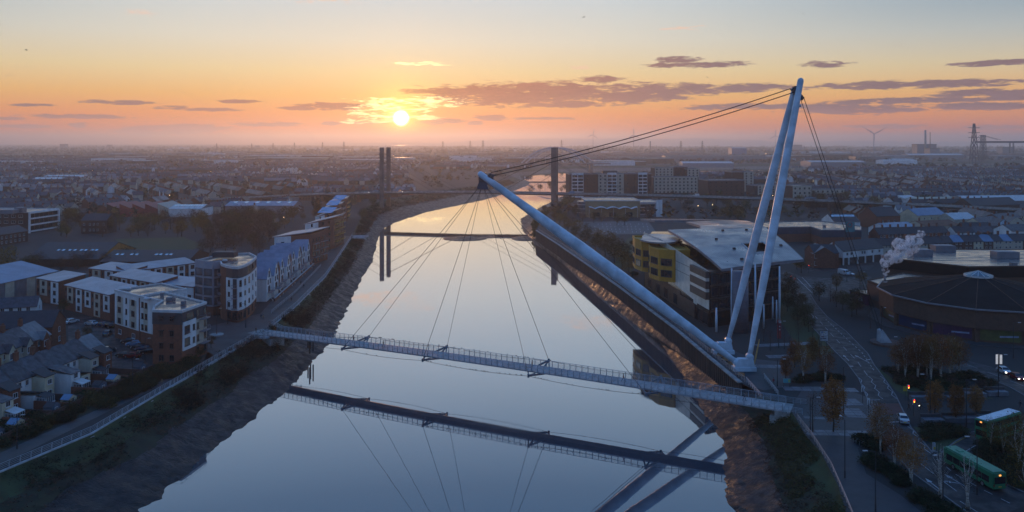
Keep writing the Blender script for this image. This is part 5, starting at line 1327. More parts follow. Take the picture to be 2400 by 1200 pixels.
for i in range(5): c = a_+d*(.06+.22*i)*L+nn_*4.3; mb = MB(); mb.tube([(c.x,c.y,0),(c.x,c.y,7.2)], .12, 6); mb.build('canopy_mast', M_coping, t_)
windows(t_, A, B, (.2,.5,.8), (2,), 5, 3, dark=True, mull=3)
# ================================================================== roads, plaza, markings
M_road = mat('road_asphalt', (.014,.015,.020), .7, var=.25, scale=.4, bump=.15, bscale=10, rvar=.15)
M_white = mat('road_paint', (.36,.38,.41), .7, var=.25, scale=2)
M_yline = mat('yellow_paint', (.45,.32,.05), .7)
M_slab = mat('paving_slab', (.12,.13,.15), .6, var=.2, scale=1.0, rnd=.25)
M_slabd = mat('dark_paving', (.050,.050,.056), .7, var=.25, scale=.6, rnd=.15)
M_path = mat('path_paving', (.030,.033,.041), .65, var=.22, scale=.3, bump=.2, bscale=4, detail=8)
M_prom = mat('promenade_paving', (.050,.049,.052), .7, var=.3, scale=.25, bump=.2, bscale=3, detail=8)
M_redx = mat('red_crossing', (.085,.022,.020), .75, var=.2)
M_kerb = mat('kerb_stone', (.16,.16,.17), .8)
M_lawn = mat('lawn_grass', (.030,.050,.016), .95, col2=(.045,.048,.016), scale=.06, detail=7, bump=.5, bscale=2)
def sheet(name, px, z, m_, parent=None):
    mb = MB(); mb.poly([tuple(P(x, y))[:2] + (z,) for x, y in px]); fix_up(mb)
    if parent is None: return struct(name, mb, m_)
    return mb.build(name, m_, parent)
RL = [(2300,1225),(2205,1157),(2133,1105),(2088,1050),(2052,993),(2033,935),(2013,888),(1987,853),(1960,827),(1905,768),(1876,730),(1860,700),(1851,672)]
RR = [(2440,1172),(2350,1132),(2275,1090),(2186,1062),(2135,1002),(2100,928),(2069,882),(2049,856),(2034,829),(1984,778),(1938,742),(1914,714),(1899,690)]
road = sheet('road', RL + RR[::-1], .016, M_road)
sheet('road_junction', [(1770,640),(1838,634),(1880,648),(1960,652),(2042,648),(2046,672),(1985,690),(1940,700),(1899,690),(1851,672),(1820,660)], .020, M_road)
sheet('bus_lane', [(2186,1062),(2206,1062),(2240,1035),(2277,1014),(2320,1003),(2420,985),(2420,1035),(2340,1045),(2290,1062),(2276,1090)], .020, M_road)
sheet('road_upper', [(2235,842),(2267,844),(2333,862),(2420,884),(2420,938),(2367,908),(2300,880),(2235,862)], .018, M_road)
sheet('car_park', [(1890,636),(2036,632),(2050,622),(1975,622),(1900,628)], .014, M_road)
sheet('crossing', [(2040,946),(2109,946),(2124,970),(2046,974)], .026, M_redx, road)
def kerb(px, side):
    pts = [P(x, y) for x, y in px]; mb = MB()
    for a, b in zip(pts, pts[1:]):
        mb.bar((a.x,a.y,.05), (b.x,b.y,.05), .22, .14)
    return struct('kerb', mb, M_kerb)
kerb(RL, 1); kerb(RR[3:], -1); kerb(RR[:3], -1); kerb([(2206,1062),(2240,1035),(2277,1014),(2320,1003),(2420,985)], 1); kerb([(2235,862),(2300,880),(2367,908),(2420,938)], 1)
def mark(name, px, w, z=.034, m_=None):
    pts = [P(x, y) for x, y in px]; mb = MB()
    for a, b in zip(pts, pts[1:]):
        d = (b-a); d.z = 0; d.normalize(); n = Vector((-d.y, d.x, 0))*w/2
        mb.face([(*(a-n).to_2d(), z), (*(b-n).to_2d(), z), (*(b+n).to_2d(), z), (*(a+n).to_2d(), z)])
    fix_up(mb); return mb.build(name, m_ or M_white, road)
def zig(a, b, n, amp):
    A, B = P(*a), P(*b); d = (B-A).normalized(); nn_ = Vector((-d.y, d.x, 0)); pts = []
    for i in range(n+1):
        p = A.lerp(B, i/n) + nn_*amp*(1 if i % 2 else -1); pts.append(p)
    mb = MB()
    for p, q in zip(pts, pts[1:]):
        e = (q-p).normalized(); m_ = Vector((-e.y, e.x, 0))*.07; mb.face([(*(p-m_).to_2d(),.034), (*(q-m_).to_2d(),.034), (*(q+m_).to_2d(),.034), (*(p+m_).to_2d(),.034)])
    fix_up(mb); mb.build('zigzag_line', M_white, road)
zig((2014,884), (2034,932), 6, .28); zig((2038,882), (2066,935), 7, .28); zig((2066,882), (2098,934), 7, .28)
zig((2085,988), (2136,1066), 8, .28); zig((2131,1000), (2178,1063), 7, .28)
mark('stop_line', [(2056,991),(2132,988)], .35); mark('stop_line', [(2036,938),(2062,937)], .2)
def dashes(px, L, gap, w=.13):
    pts = resample([P(x, y) for x, y in px], .5); i = 0; s = int(L/.5); g = int(gap/.5)
    while i+s < len(pts):
        mb = MB(); a, b = pts[i], pts[i+s]; d = (b-a); d.z = 0; d.normalize(); n = Vector((-d.y,d.x,0))*w/2
        mb.face([(*(a-n).to_2d(),.034),(*(b-n).to_2d(),.034),(*(b+n).to_2d(),.034),(*(a+n).to_2d(),.034)]); fix_up(mb); mb.build('lane_dash', M_white, road); i += s+g
dashes([(2033,880),(2008,845),(1985,822),(1950,785),(1905,735)], 4, 3.5); dashes([(2048,868),(2020,826),(1985,795),(1935,748)], 1.5, 1.5, .16)
dashes([(2158,1087),(2228,1142),(2300,1190)], 4, 2.5); dashes([(2195,1077),(2240,1112),(2300,1146),(2395,1194)], 1.8, 1.6, .16); dashes([(2250,1175),(2330,1225)], 4, 3)
dashes([(2262,853),(2330,878),(2400,905)], 4, 3)
def arrow(x0, y0, x1, y1, fork=None):
    a, b = P(x0, y0), P(x1, y1); d = (b-a).normalized(); n = Vector((-d.y, d.x, 0)); mb = MB(); z = .034
    def q(p): return (p.x, p.y, z)
    mb.face([q(a-n*.09), q(b-n*.09), q(b+n*.09), q(a+n*.09)]); mb.face([q(b-n*.42), q(b+d*1.5), q(b+n*.42)])
    if fork:
        c = a.lerp(b, .3); e = c + (n*1.2 if fork > 0 else -n*1.2) + d*.8; f = (e-c).normalized(); m_ = Vector((-f.y, f.x, 0)); mb.face([q(c-m_*.09), q(e-m_*.09), q(e+m_*.09), q(c+m_*.09)]); mb.face([q(e-m_*.4), q(e+f*1.2), q(e+m_*.4)])
    fix_up(mb); mb.build('arrow_marking', M_white, road)
arrow(1990,846,1980,836); arrow(2036,850,2010,836, -1); arrow(2262,1140,2228,1120, 1); arrow(2205,1150,2180,1130)
for y in range(0, 5): mark('lane_dash', [(1866+y*10,660+y*3.4),(1872+y*10,662+y*3.4)], .3)
mark('lane_dash', [(1868,652),(1905,688)], .25); mark('lane_dash', [(1880,650),(1918,690)], .25); mark('edge_line', [(1855,668),(1888,716),(1910,748)], .12)
mark('yellow_edge_line', [(2200,1066),(2236,1040),(2272,1020)], .12, m_=M_yline); mark('edge_line', [(2260,1060),(2290,1042),(2320,1034)], .12)
# paths and plaza
sheet('path', [(1886,1018),(2040,1022),(2045,1042),(2010,1050),(2030,1110),(2110,1160),(2190,1225),(1990,1225),(1965,1140),(1925,1062)], .012, M_path)
sheet('plaza', [(1852,958),(1885,905),(1965,905),(2030,930),(2050,985),(2040,1022),(1886,1018),(1868,985)], .010, M_path)
sheet('riverside_walk', [(1738,897),(1668,835),(1590,770),(1458,671),(1330,585),(1345,583),(1500,690),(1640,790),(1690,812),(1775,842),(1850,850),(1850,905),(1790,915)], .010, M_path)
sheet('promenade', [(575,806),(620,783),(637,762),(690,719),(762,647),(792,602),(825,553),(806,553),(770,590),(728,624),(640,702),(610,735),(490,765),(486,824),(510,838),(0,1090),(0,1062),(480,848)], .012, M_prom)
sheet('car_park', [(160,745),(270,735),(280,800),(370,870),(330,880),(235,850),(160,800)], .010, M_road)
sheet('playing_field', [(268,560),(430,556),(480,575),(430,592),(300,588)], .02, M_lawn)
sheet('car_park', [(1345,520),(1520,518),(1540,548),(1370,550)], .02, mat('grey_car_park', (.075,.075,.08), .7, var=.2))
cp = [o for o in COL.objects if o.name.startswith('car_park')][-1]
for r_ in range(4):
    y = 524+r_*6
    for i in range(14):
        x = 1392+i*9.5+r_*1.5
        if (i*7+r_*3) % 5 == 0: continue
        a, b = P(x, y), P(x+.8, y+2.6); mb = MB(); mb.face([(a.x-.15,a.y,.04),(a.x+.15,a.y,.04),(b.x+.15,b.y,.04),(b.x-.15,b.y,.04)]); fix_up(mb); mb.build('bay_line', M_white, cp)
sheet('lawn', [(1778,700),(1851,672),(1876,730),(1905,768),(1955,826),(1900,840),(1860,800),(1835,760)], .008, M_lawn)
sheet('verge', [(1470,560),(1500,545),(1480,640),(1440,620)], .008, M_lawn); sheet('verge', [(2040,850),(2110,900),(2250,905),(2330,935),(2140,935),(2100,915),(2070,880)], .008, M_lawn); sheet('verge', [(2140,1000),(2280,1005),(2200,1058)], .008, M_lawn)
sheet('garden_ground', [(0,985),(250,905),(430,850),(470,850),(0,1060)], .006, M_bank)
# paving slabs laid one by one in bands
slab = MB().box((0,0,0), (1.9,1.35,.05)).mesh('paving_slab', M_slab); plaza = [o for o in COL.objects if o.name == 'plaza'][0]
def slabs(a, b, rows_, step=(2.0,1.45), skip=0.0, seed=1):
    A, B = P(*a), P(*b); d = (B-A).normalized(); n = Vector((-d.y, d.x, 0)); k_ = int((B-A).length/step[0]); rs = random.Random(seed)
    for j in range(rows_):
        for i in range(k_):
            if rs.random() < skip: continue
            p = A + d*(i+.5)*step[0] + n*(j*step[1]); link('paving_slab', slab, plaza, (p.x, p.y, .02+.004*rs.random()), math.atan2(d.y, d.x))
slabs((1890,1017),(2045,1020),2); slabs((1838,913),(2018,917),2); slabs((1985,976),(2046,978),4); slabs((1978,948),(2036,948),3); slabs((1890,990),(1985,996),3,skip=.55,seed=4); slabs((1760,860),(1850,862),2); slabs((1800,838),(1905,836),2); slabs((1775,812),(1905,806),2)
# granite planter walls beside the bus lane
pw = 0
for (x0, x1, y, n) in ((2135,2260,938,3),(2262,2362,930,2),(2163,2262,992,2),(2258,2330,988,2)):
    for i in range(n):
        a, b = P(lerp(x0,x1,i/n), y-4*(i%2)), P(lerp(x0,x1,(i+.94)/n), y-4*(i%2)); t_ = thing('planter_wall', 'pale granite planter wall with dark coping beside the bus lane', 'planter', a, group='granite planter walls by the bus lane')
        mb = MB(); mb.bar((a.x,a.y,.45), (b.x,b.y,.45), 1.6, .9); mb.build('wall', M_slab, t_); mb = MB(); mb.bar((a.x,a.y+1.0,.75), (b.x,b.y+1.0,.75), .35, 1.5); mb.build('back_wall', M_slabd, t_)

# ================================================================== vehicles
M_tyre = mat('tyre', (.012,.012,.013), .85); M_hub = mat('hub', (.28,.29,.31), .4, metal=.7)
M_vglass = mat('vehicle_glass', (.012,.015,.02), .06, spec=.7)
M_tail = mat('tail_lamp', (.16,.008,.008), .3); M_head = mat('head_lamp', (.6,.6,.55), .2); M_headon = mat('lit_head_lamp', (.8,.8,.7), .2, emit=(1,.93,.75), estr=9)
M_plate = mat('number_plate', (.55,.40,.04), .5)
wheel_t = MB(); wheel_t.smooth = False; wheel_t.tube([(0,-.11,0),(0,.11,0)], .32, 16); wheel_t = wheel_t.mesh('tyre', M_tyre)
wheel_r = MB(); wheel_r.tube([(0,-.12,0),(0,.12,0)], .20, 12); wheel_r = wheel_r.mesh('rim', M_hub)
def paint(name, c): return mat('paint_'+name, c, .22, metal=.25, var=.05, spec=.6)
PROFS = {
 'hatch': [(-2.0,.30,.84,.62),(-1.98,.62,.86,.70),(-1.7,.86,.86,.72),(-1.15,1.42,.66,.5),(.35,1.45,.66,.5),(1.0,.98,.80,.6),(1.85,.80,.78,.6),(2.05,.55,.76,.58),(2.05,.30,.76,.58)],
 'saloon':[(-2.25,.32,.82,.6),(-2.25,.70,.84,.66),(-2.1,.95,.84,.66),(-1.5,1.02,.82,.6),(-.9,1.40,.64,.5),(.45,1.43,.64,.5),(1.15,.98,.80,.6),(2.05,.78,.78,.6),(2.25,.52,.74,.58),(2.25,.30,.74,.58)],
 'van':   [(-2.6,.35,.95,.8),(-2.6,1.0,.97,.85),(-2.55,2.25,.88,.8),(1.0,2.30,.88,.75),(1.5,2.1,.86,.7),(2.05,1.25,.92,.75),(2.6,1.0,.90,.7),(2.7,.5,.88,.7),(2.7,.35,.88,.7)]}
def car(label, kind, pm_, loc, rz, group=None, lights=False, name='parked_car', cat='car'):
    t_ = thing(name, label, cat, loc, rz, group)
    pr_ = PROFS[kind]; n = len(pr_); mb = MB(); vs = []
    for (x, z, hw, _) in pr_:
        vs += [(x, -hw, z), (x, hw, z)]
    vs += [(pr_[0][0]+.1,-.8,.22),(pr_[0][0]+.1,.8,.22),(pr_[-1][0]-.1,-.8,.22),(pr_[-1][0]-.1,.8,.22)]
    # lower body sides stay full width: add belt row
    hwb = max(p[2] for p in pr_)
    fs = []
    for i in range(n-1): fs.append((2*i, 2*i+1, 2*i+3, 2*i+2))
    side_l = [2*i for i in range(n)] + [2*n+2, 2*n]; side_r = [2*i+1 for i in range(n)] + [2*n+3, 2*n+1]
    fs += [tuple(side_l), tuple(side_r[::-1]), (2*n, 2*n+1, 1, 0), (2*n-2, 2*n-1, 2*n+3, 2*n+2), (2*n+1, 2*n, 2*n+2, 2*n+3)]
    mb.raw(vs, fs); me = mb.mesh('body', pm_); bm = bmesh.new(); bm.from_mesh(me); bmesh.ops.recalc_face_normals(bm, faces=bm.faces)
    bmesh.ops.bevel(bm, geom=list(bm.edges), offset=.05, segments=2, affect='EDGES', profile=.6); bm.to_mesh(me); bm.free(); link('body', me, t_)
    # glass
    if kind == 'hatch': sc = [((-1.62,.93),(-1.2,1.38),.80,.68),((.40,1.42),(.98,1.0),.68,.80)]; sw = (-1.15,.75,.98,1.36)
    elif kind == 'saloon': sc = [((-1.46,1.06),(-.94,1.38),.78,.66),((.50,1.40),(1.12,1.01),.66,.78)]; sw = (-1.0,.85,1.0,1.36)
    else: sc = [((1.54,2.04),(2.02,1.30),.82,.88)]; sw = (.9,1.75,1.3,2.0)
    for (p0, p1, w0, w1) in sc:
        g = MB(); dx, dz = p1[0]-p0[0], p1[1]-p0[1]; L = math.hypot(dx, dz); nx, nz = (-dz/L, dx/L); nx, nz = (nx, nz) if nz > 0 else (-nx, -nz); o = .03
        g.face([(p0[0]+nx*o,-w0+.06,p0[1]+nz*o),(p1[0]+nx*o,-w1+.06,p1[1]+nz*o),(p1[0]+nx*o,w1-.06,p1[1]+nz*o),(p0[0]+nx*o,w0-.06,p0[1]+nz*o)]); g.build('windscreen', M_vglass, t_, world=False)
    for s_ in (-1, 1):
        g = MB(); x0, x1, z0, z1 = sw; yb, yt = (.845 if kind != 'van' else .96)*s_, (.70 if kind != 'van' else .90)*s_
        g.face([(x0-.15,yb,z0),(x1+.1,yb,z0),(x1-.32,yt,z1),(x0+.12,yt,z1)]); g.build('side_window', M_vglass, t_, world=False)
        xf, xr = (1.3,-1.25) if kind != 'van' else (1.7,-1.6)
        for x in (xf, xr):
            w_ = link('wheel', wheel_t, t_, (x, s_*(.78 if kind != 'van' else .88), .32)); link('rim', wheel_r, w_, (0,0,0))
        L0 = pr_[0][0]; L1 = pr_[-1][0]
        q = MB(); q.box((L0-.02, s_*.62, .74 if kind != 'van' else 1.0), (.10,.32,.18)); q.build('tail_lamp', M_tail, t_, world=False)
        q = MB(); q.box((L1-.10, s_*.58, .66 if kind != 'van' else .9), (.20,.30,.15)); q.build('headlamp', M_headon if lights else M_head, t_, world=False)
    q = MB(); q.box((pr_[0][0]-.04, 0, .55), (.04,.52,.12)); q.build('number_plate', M_plate, t_, world=False)
    return t_
white, silver, dark, red, blue, navy, black, gold = paint('white',(.62,.64,.66)), paint('silver',(.40,.43,.46)), paint('dark',(.035,.037,.042)), paint('red',(.22,.015,.02)), paint('sky_blue',(.12,.27,.42)), paint('navy',(.03,.05,.10)), paint('black',(.015,.015,.017)), paint('teal',(.05,.12,.14))
def head(a, b):
    A, B = P(*a), P(*b); d = B-A; return math.atan2(d.y, d.x)
hd = head((2120,1000),(2100,965))
car('silver saloon waiting at the stop line before the red crossing', 'saloon', silver, P(2116,987), hd, name='saloon_car')
car('white van with blue bonnet waiting in the yard behind the junction', 'van', white, P(1978,644), math.radians(-70), name='van', cat='van')
car('small pale car beside the white van', 'hatch', silver, P(1991,645), math.radians(-60))
car('white car with headlamps on in the lane beyond the birches', 'hatch', white, P(2353,874), head((2345,868),(2375,884)), lights=True, name='white_car')
car('dark red car with headlamps on following the white car', 'saloon', red, P(2382,888), head((2345,868),(2375,884)), lights=True, name='red_car')
LP = [('dark hatchback at the foot of the white rendered wall','hatch',dark,302,803,200),('pale blue estate car parked beside the brick flats','hatch',blue,314,810,200),('black car next to the pale blue estate car','saloon',black,328,818,200),('navy car between two black cars by the flats','hatch',navy,337,822,200),('long black car at the corner of the flats','saloon',black,349,828,200),
      ('red car in front of the yard wall','hatch',red,310,838,170),('dark grey car by the end terrace gable','saloon',dark,292,836,170),('silver estate car in the courtyard row','hatch',silver,214,762,160),('navy car by the garage doors','saloon',navy,240,765,150),('black car with yellow number plate by the brick wall','saloon',black,254,767,150),('teal car alone in the courtyard','hatch',gold,252,785,100),('white car behind the long brick house','hatch',white,168,757,60),('dark car under the end terrace wall','saloon',dark,250,825,30)]
for lab, k_, pm_, x, y, a in LP: car(lab, k_, pm_, P(x, y), math.radians(a))
for lab, k_, pm_, u, off, a in (('white car crossing the road bridge left of the pylons','hatch',white,-62,-3,0),('silver car close behind on the road bridge','hatch',silver,-48,-3,0),('car between the two pylons pairs','hatch',white,-16,-3,0),('pale car just past the pylons','hatch',silver,14,-3,0),('car halfway over the river span','hatch',white,58,-3,0),('white car near the far pylon','hatch',white,112,3,180),('blue and white lorry-like van beyond the far pylon','van',blue,SPAN+14,3,180),('van passing below the balconied flats','van',white,SPAN+118,3,180),('silver car on the viaduct by the college','hatch',silver,SPAN+285,3,180),('white car descending the viaduct','hatch',white,SPAN+395,3,180),('blue car at the viaduct end','saloon',blue,SPAN+430,-3,180)):
    p = gp(u, off, .02); q = gp(u+1, off); car(lab, k_, pm_, p, math.atan2(q.y-p.y, q.x-p.x)+math.radians(a), name='moving_car', lights=(a == 0 and u in (14,-16)))
M_busg = mat('bus_green', (.012,.17,.085), .4, var=.1, spec=.5); M_busr = mat('bus_roof_green', (.015,.22,.13), .5, var=.12); M_busw = mat('bus_roof_white', (.55,.60,.66), .5, var=.12)
def bus(label, loc, rz, L, H, roofm, decks):
    t_ = thing('bus', label, 'bus', loc, rz); W_ = 2.5
    mb = MB(); mb.box((0,0,.35+(H-.35)/2), (L,W_,H-.35)); me = mb.mesh('body', M_busg); bm = bmesh.new(); bm.from_mesh(me); bmesh.ops.bevel(bm, geom=list(bm.edges), offset=.16, segments=3, affect='EDGES'); bm.to_mesh(me); bm.free(); link('body', me, t_)
    mb = MB(); mb.box((0,0,H+.01), (L-.5,W_-.45,.08)); mb.box((L*.28,0,H+.09), (1.0,.8,.12)) if decks == 1 else None; mb.build('roof', roofm, t_, world=False)
    zs = (1.15,) if decks == 1 else (1.15, 2.75)
    for z in zs:
        for s_ in (-1, 1):
            n = 6; w = (L-1.6)/n
            for i in range(n):
                mb = MB(); mb.box((-L/2+.8+w*(i+.5), s_*(W_/2+.006), z+.5), (w*.94,.02,1.0)); mb.build('side_window', M_vglass, t_, world=False)
        for s_ in (-1, 1):
            mb = MB(); mb.box((s_*(L/2+.006), 0, z+.6), (.02, W_-.5, 1.05)); mb.build('end_window', M_vglass, t_, world=False)
    for x in (-L*.30, L*.28):
        for s_ in (-1, 1):
            w_ = link('wheel', wheel_t, t_, (x, s_*1.16, .45)); w_.scale = (1.45,1.2,1.45); link('rim', wheel_r, w_, (0,0,0))
    for s_ in (-1, 1):
        mb = MB(); mb.box((-L/2-.01, s_*1.05, 1.0), (.05,.18,.35)); mb.build('tail_lamp', M_tail, t_, world=False)
        mb = MB(); mb.box((L/2+.01, s_*.95, .8), (.05,.35,.2)); mb.build('headlamp', M_head, t_, world=False)
    mb = MB(); mb.box((-L/2-.02, 0, H-.45), (.04,.35,.22)); mb.build('route_display', mat('amber_display', (.3,.1,.02), .4, emit=(1,.35,.08), estr=2.0), t_, world=False)
    mb = MB(); mb.box((-L/2-.02, 0, .75), (.04,.55,.14)); mb.build('number_plate', M_plate, t_, world=False)
    return t_
p0, p1 = P(2322,1140), P(2244,1096); c = (p0+p1)/2; bus('green single deck bus on the road beside the birch trees', c, math.atan2(p1.y-p0.y, p1.x-p0.x), 11.2, 3.0, M_busr, 1)
p0, p1 = P(2285,1042), P(2392,1008); c = (p0+p1)/2; bus('tall green bus with pale roof behind the yellow birches', c, math.atan2(p1.y-p0.y, p1.x-p0.x), 11.0, 4.2, M_busw, 2)

# ================================================================== street furniture
M_pole = mat('lamp_post_steel', (.03,.032,.04), .5, metal=.4); M_lamp = mat('lantern', (.35,.36,.38), .5)
def lamp(label, p, h, arm=1.2, az_=0.0, group=None):
    t_ = thing('street_lamp', label, 'street lamp', p, az_, group)
    mb = MB(); mb.tube([(0,0,0),(0,0,1.2),(0,0,1.25),(0,0,h)], [.13,.13,.085,.06], 8); mb.build('post', M_pole, t_, world=False)
    mb = MB(); mb.tube([(0,0,h-.1),(arm*.5,0,h+.1),(arm,0,h+.12)], .04, 6); mb.build('arm', M_pole, t_, world=False)
    mb = MB(); mb.box((arm+.25,0,h+.1), (.7,.26,.12)); mb.build('lantern', M_lamp, t_, world=False); return t_
LG = 'dark street lamps on the plaza and roads'
for x, y, h, a in ((1977,970,9.5,0),(1980,1120,9.5,90),(2052,1200,9,180),(1899,1013,6.5,0),(1822,905,6,0),(2180,985,9,180),(2265,1000,9,0),(1825,815,7,0),(2066,790,8,30),(2015,690,8,0),(2290,1160,9,180),(1985,660,8,0),(2340,930,9,0),(2115,880,9,180),(2375,840,9,0),(2170,760,8,0),(2210,1190,8,200)):
    lamp('dark steel street lamp with short arm on the right bank streets', P(x, y), h, 1.3, math.radians(a), LG)
for x, y, h, a in ((508,785,7.5,0),(533,760,7,0),(576,768,7,180),(340,850,6,0),(40,1052,6,0),(311,905,6,0)):
    lamp('slim street lamp on the left bank promenade', P(x, y), h, .8, math.radians(a), 'promenade street lamps')
def signal(label, p, rz, lit, h=3.2):
    t_ = thing('traffic_light', label, 'traffic light', p, rz)
    mb = MB(); mb.tube([(0,0,0),(0,0,h)], .06, 8); mb.build('post', M_pole, t_, world=False)
    mb = MB(); mb.box((0,-.12,h-.3), (.5,.06,1.25)); mb.build('backing_board', M_frame, t_, world=False); mb = MB(); mb.box((0,-.2,h-.3), (.34,.14,1.08)); mb.build('housing', M_pole, t_, world=False)
    for i, (nm, c) in enumerate((('red',(1,.04,.02)),('amber',(1,.30,.03)),('green',(.05,.9,.3)))):
        on = nm in lit; mb = MB(); mb.smooth = True; mb.sphere((0,-.27,h+.03-.33*i), .13, 10, 6, (1,.4,1)); mb.build(nm+'_lamp', mat('signal_'+nm+('_on' if on else '_off'), tuple(x*.2+.01 for x in c), .4, emit=c if on else None, estr=7 if on else 0), t_, world=False)
signal('traffic light showing red and amber by the cyclist', P(2141,975), math.radians(8), ('red','amber'))
signal('traffic light with amber glow beside the yellow notice', P(2128,940), math.radians(8), ('red','amber'))
signal('traffic light at the crossing seen from behind beside the slab paving', P(2036,975), math.radians(170), ())
signal('traffic light on the far kerb of the crossing', P(2022,944), math.radians(200), ())
signal('red traffic light at the campus junction', P(1852,668), math.radians(10), ('red',))
signal('traffic light with red glow beyond the campus junction', P(1862,672), math.radians(10), ('red',))
signal('red traffic light in front of the brick corner house', P(1895,640), math.radians(10), ('red',))
for x, y in ((1668,822),(1686,838),(1698,848),(1712,858),(1736,884)):
    p = P(x, y); t_ = thing('bench', 'timber bench with orange slats facing the river wall beside the masts', 'bench', p, math.radians(-50), 'timber benches beside the masts')
    for k_ in range(3): mb = MB(); mb.box((0,-.12+.18*k_,.46), (1.8,.14,.06)); mb.build('seat_slat', M_wood2 if 'M_wood2' in globals() else globals().setdefault('M_wood2', mat('bench_timber', (.42,.20,.07), .6, var=.2)), t_, world=False)
    for k_ in range(3): mb = MB(); mb.box((0,.33+.03*k_,.62+.15*k_), (1.8,.05,.12)); mb.build('back_slat', M_wood2, t_, world=False)
    for s_ in (-.7,.7): mb = MB(); mb.box((s_,.05,.22), (.08,.55,.44)); mb.box((s_,.36,.7), (.06,.06,.6)); mb.build('leg', M_pole, t_, world=False)
t_ = thing('direction_sign', 'white road direction sign with coloured panels beside the main road', 'road sign', P(1931,815)); 
mb = MB(); mb.box((0,0,3.1), (2.0,.08,2.5)); mb.build('panel', M_white, t_, world=False)
for (x, z, w, h, c) in ((-.45,4.12,.5,.18,(.05,.12,.35)),(.05,4.12,.4,.18,(.3,.25,.05)),(-.3,2.95,.8,.24,(.10,.03,.04)),(-.75,2.45,.4,.24,(.03,.10,.32)),(.1,2.45,1.0,.24,(.05,.04,.06))): mb = MB(); mb.box((x,-.05,z), (w,.03,h)); mb.build('sign_patch', mat('sign_%d' % int((x+5)*100+z*1000), c, .6), t_, world=False)
for s_ in (-.7,.7): mb = MB(); mb.tube([(s_,.1,0),(s_,.1,4.3)], .06, 6); mb.build('post', M_pole, t_, world=False)
t_ = thing('totem_sign', 'tall red totem with white circles beside the campus column', 'sign', P(1826,793)); mb = MB(); mb.box((0,0,2.6), (1.0,.5,5.2)); mb.build('panel', mat('red_panel', (.20,.02,.03), .6), t_, world=False); mb = MB(); mb.box((.1,-.02,4.7), (.8,.52,.7)); mb.build('white_cap', M_white, t_, world=False)
for z in (2.5,3.4): mb = MB(); mb.tube([(.1,-.27,z),(.1,-.24,z)], .2, 12); mb.build('white_disc', M_white, t_, world=False)
t_ = thing('information_board', 'turquoise information board near the footbridge plaza', 'notice board', P(1844,908)); mb = MB(); mb.box((0,0,1.5), (1.6,.12,.9)); mb.build('panel', mat('turquoise_board', (.05,.26,.30), .5), t_, world=False); mb = MB(); mb.box((.5,-.07,1.5), (.4,.02,.6)); mb.build('map', mat('lime_map', (.25,.35,.08), .6), t_, world=False)
for s_ in (-.7,.7): mb = MB(); mb.box((s_,.1,.6), (.08,.08,1.2)); mb.build('post', M_pole, t_, world=False)
t_ = thing('bollard', 'white and yellow keep-left bollard at the tip of the shrub island', 'bollard', P(2189,1058)); mb = MB(); mb.box((0,0,.8), (.42,.3,1.5)); mb.build('body', M_white, t_, world=False); mb = MB(); mb.box((0,-.16,.62), (.34,.02,.5)); mb.build('yellow_panel', mat('bollard_yellow', (.5,.4,.03), .5), t_, world=False); mb = MB(); mb.tube([(0,0,0),(0,0,.08)], .5, 12); mb.build('base', M_kerb, t_, world=False)
t_ = thing('notice', 'yellow temporary notice on the signal post', 'notice', P(2122,940)); mb = MB(); mb.box((0,0,2.6), (.9,.06,1.0)); mb.build('panel', mat('notice_yellow', (.38,.30,.03), .6), t_, world=False); mb = MB(); mb.tube([(0,.05,0),(0,.05,3.0)], .04, 6); mb.build('post', M_pole, t_, world=False)
t_ = thing('leaning_mast', 'thin golden leaning pole sculpture between the mast foundations', 'sculpture', P(1767,858)); a = P(1767,858); b = PD(1780,795,a.y); mb = MB(); mb.tube([(0,0,0), tuple((b-a)*.5), tuple(b-a)], [.10,.20,.12], 8); mb.build('pole', mat('gold_pole', (.50,.30,.10), .5), t_, world=False); mb = MB(); mb.box((0,0,.1), (.8,.8,.2)); mb.build('base', M_conc, t_, world=False)
t_ = thing('lit_banner', 'pair of lit white banners on a lamp post beside the upper road', 'banner', P(2341,895)); mb = MB(); mb.tube([(0,0,0),(0,0,6.5)], .07, 8); mb.build('post', M_pole, t_, world=False)
for s_ in (-.45,.45):
    mb = MB(); mb.box((s_,-.06,5.2), (.55,.05,2.2)); mb.build('banner_panel', mat('lit_banner_cloth', (.7,.7,.68), .6, emit=(1,.95,.88), estr=.35), t_, world=False)
for i, (x, y) in enumerate(((1998,1030),(2004,1036),(2010,1040),(2018,1044),(2024,1046))):
    t_ = thing('cycle_stand', 'steel hoop cycle stand beside the shrub bed', 'cycle stand', P(x, y), .4, 'cycle stands by the shrub bed'); mb = MB(); mb.tube([(-.4,0,0),(-.4,0,.7),(-.2,0,.85),(.2,0,.85),(.4,0,.7),(.4,0,0)], .035, 6); mb.build('hoop', M_rail, t_, world=False)
t_ = thing('round_seat', 'low stone plinth round the lamp in the landing square', 'plinth', P(508,786)); mb = MB(); mb.tube([(0,0,0),(0,0,.35)], 1.9, 18); mb.build('plinth', M_conc, t_, world=False)
# steel posts in the mud by the landing
for x, y in ((722,800),(728,802),(734,806),(726,812)): p = P(x, y, -3.5); t_ = thing('mooring_post', 'old timber mooring post standing in mud under the footbridge', 'post', (p.x, p.y, -5.5), group='mooring posts in the mud'); mb = MB(); mb.tube([(0,0,0),(0,0,4.8)], .2, 7); mb.build('timber', M_pile, t_, world=False)

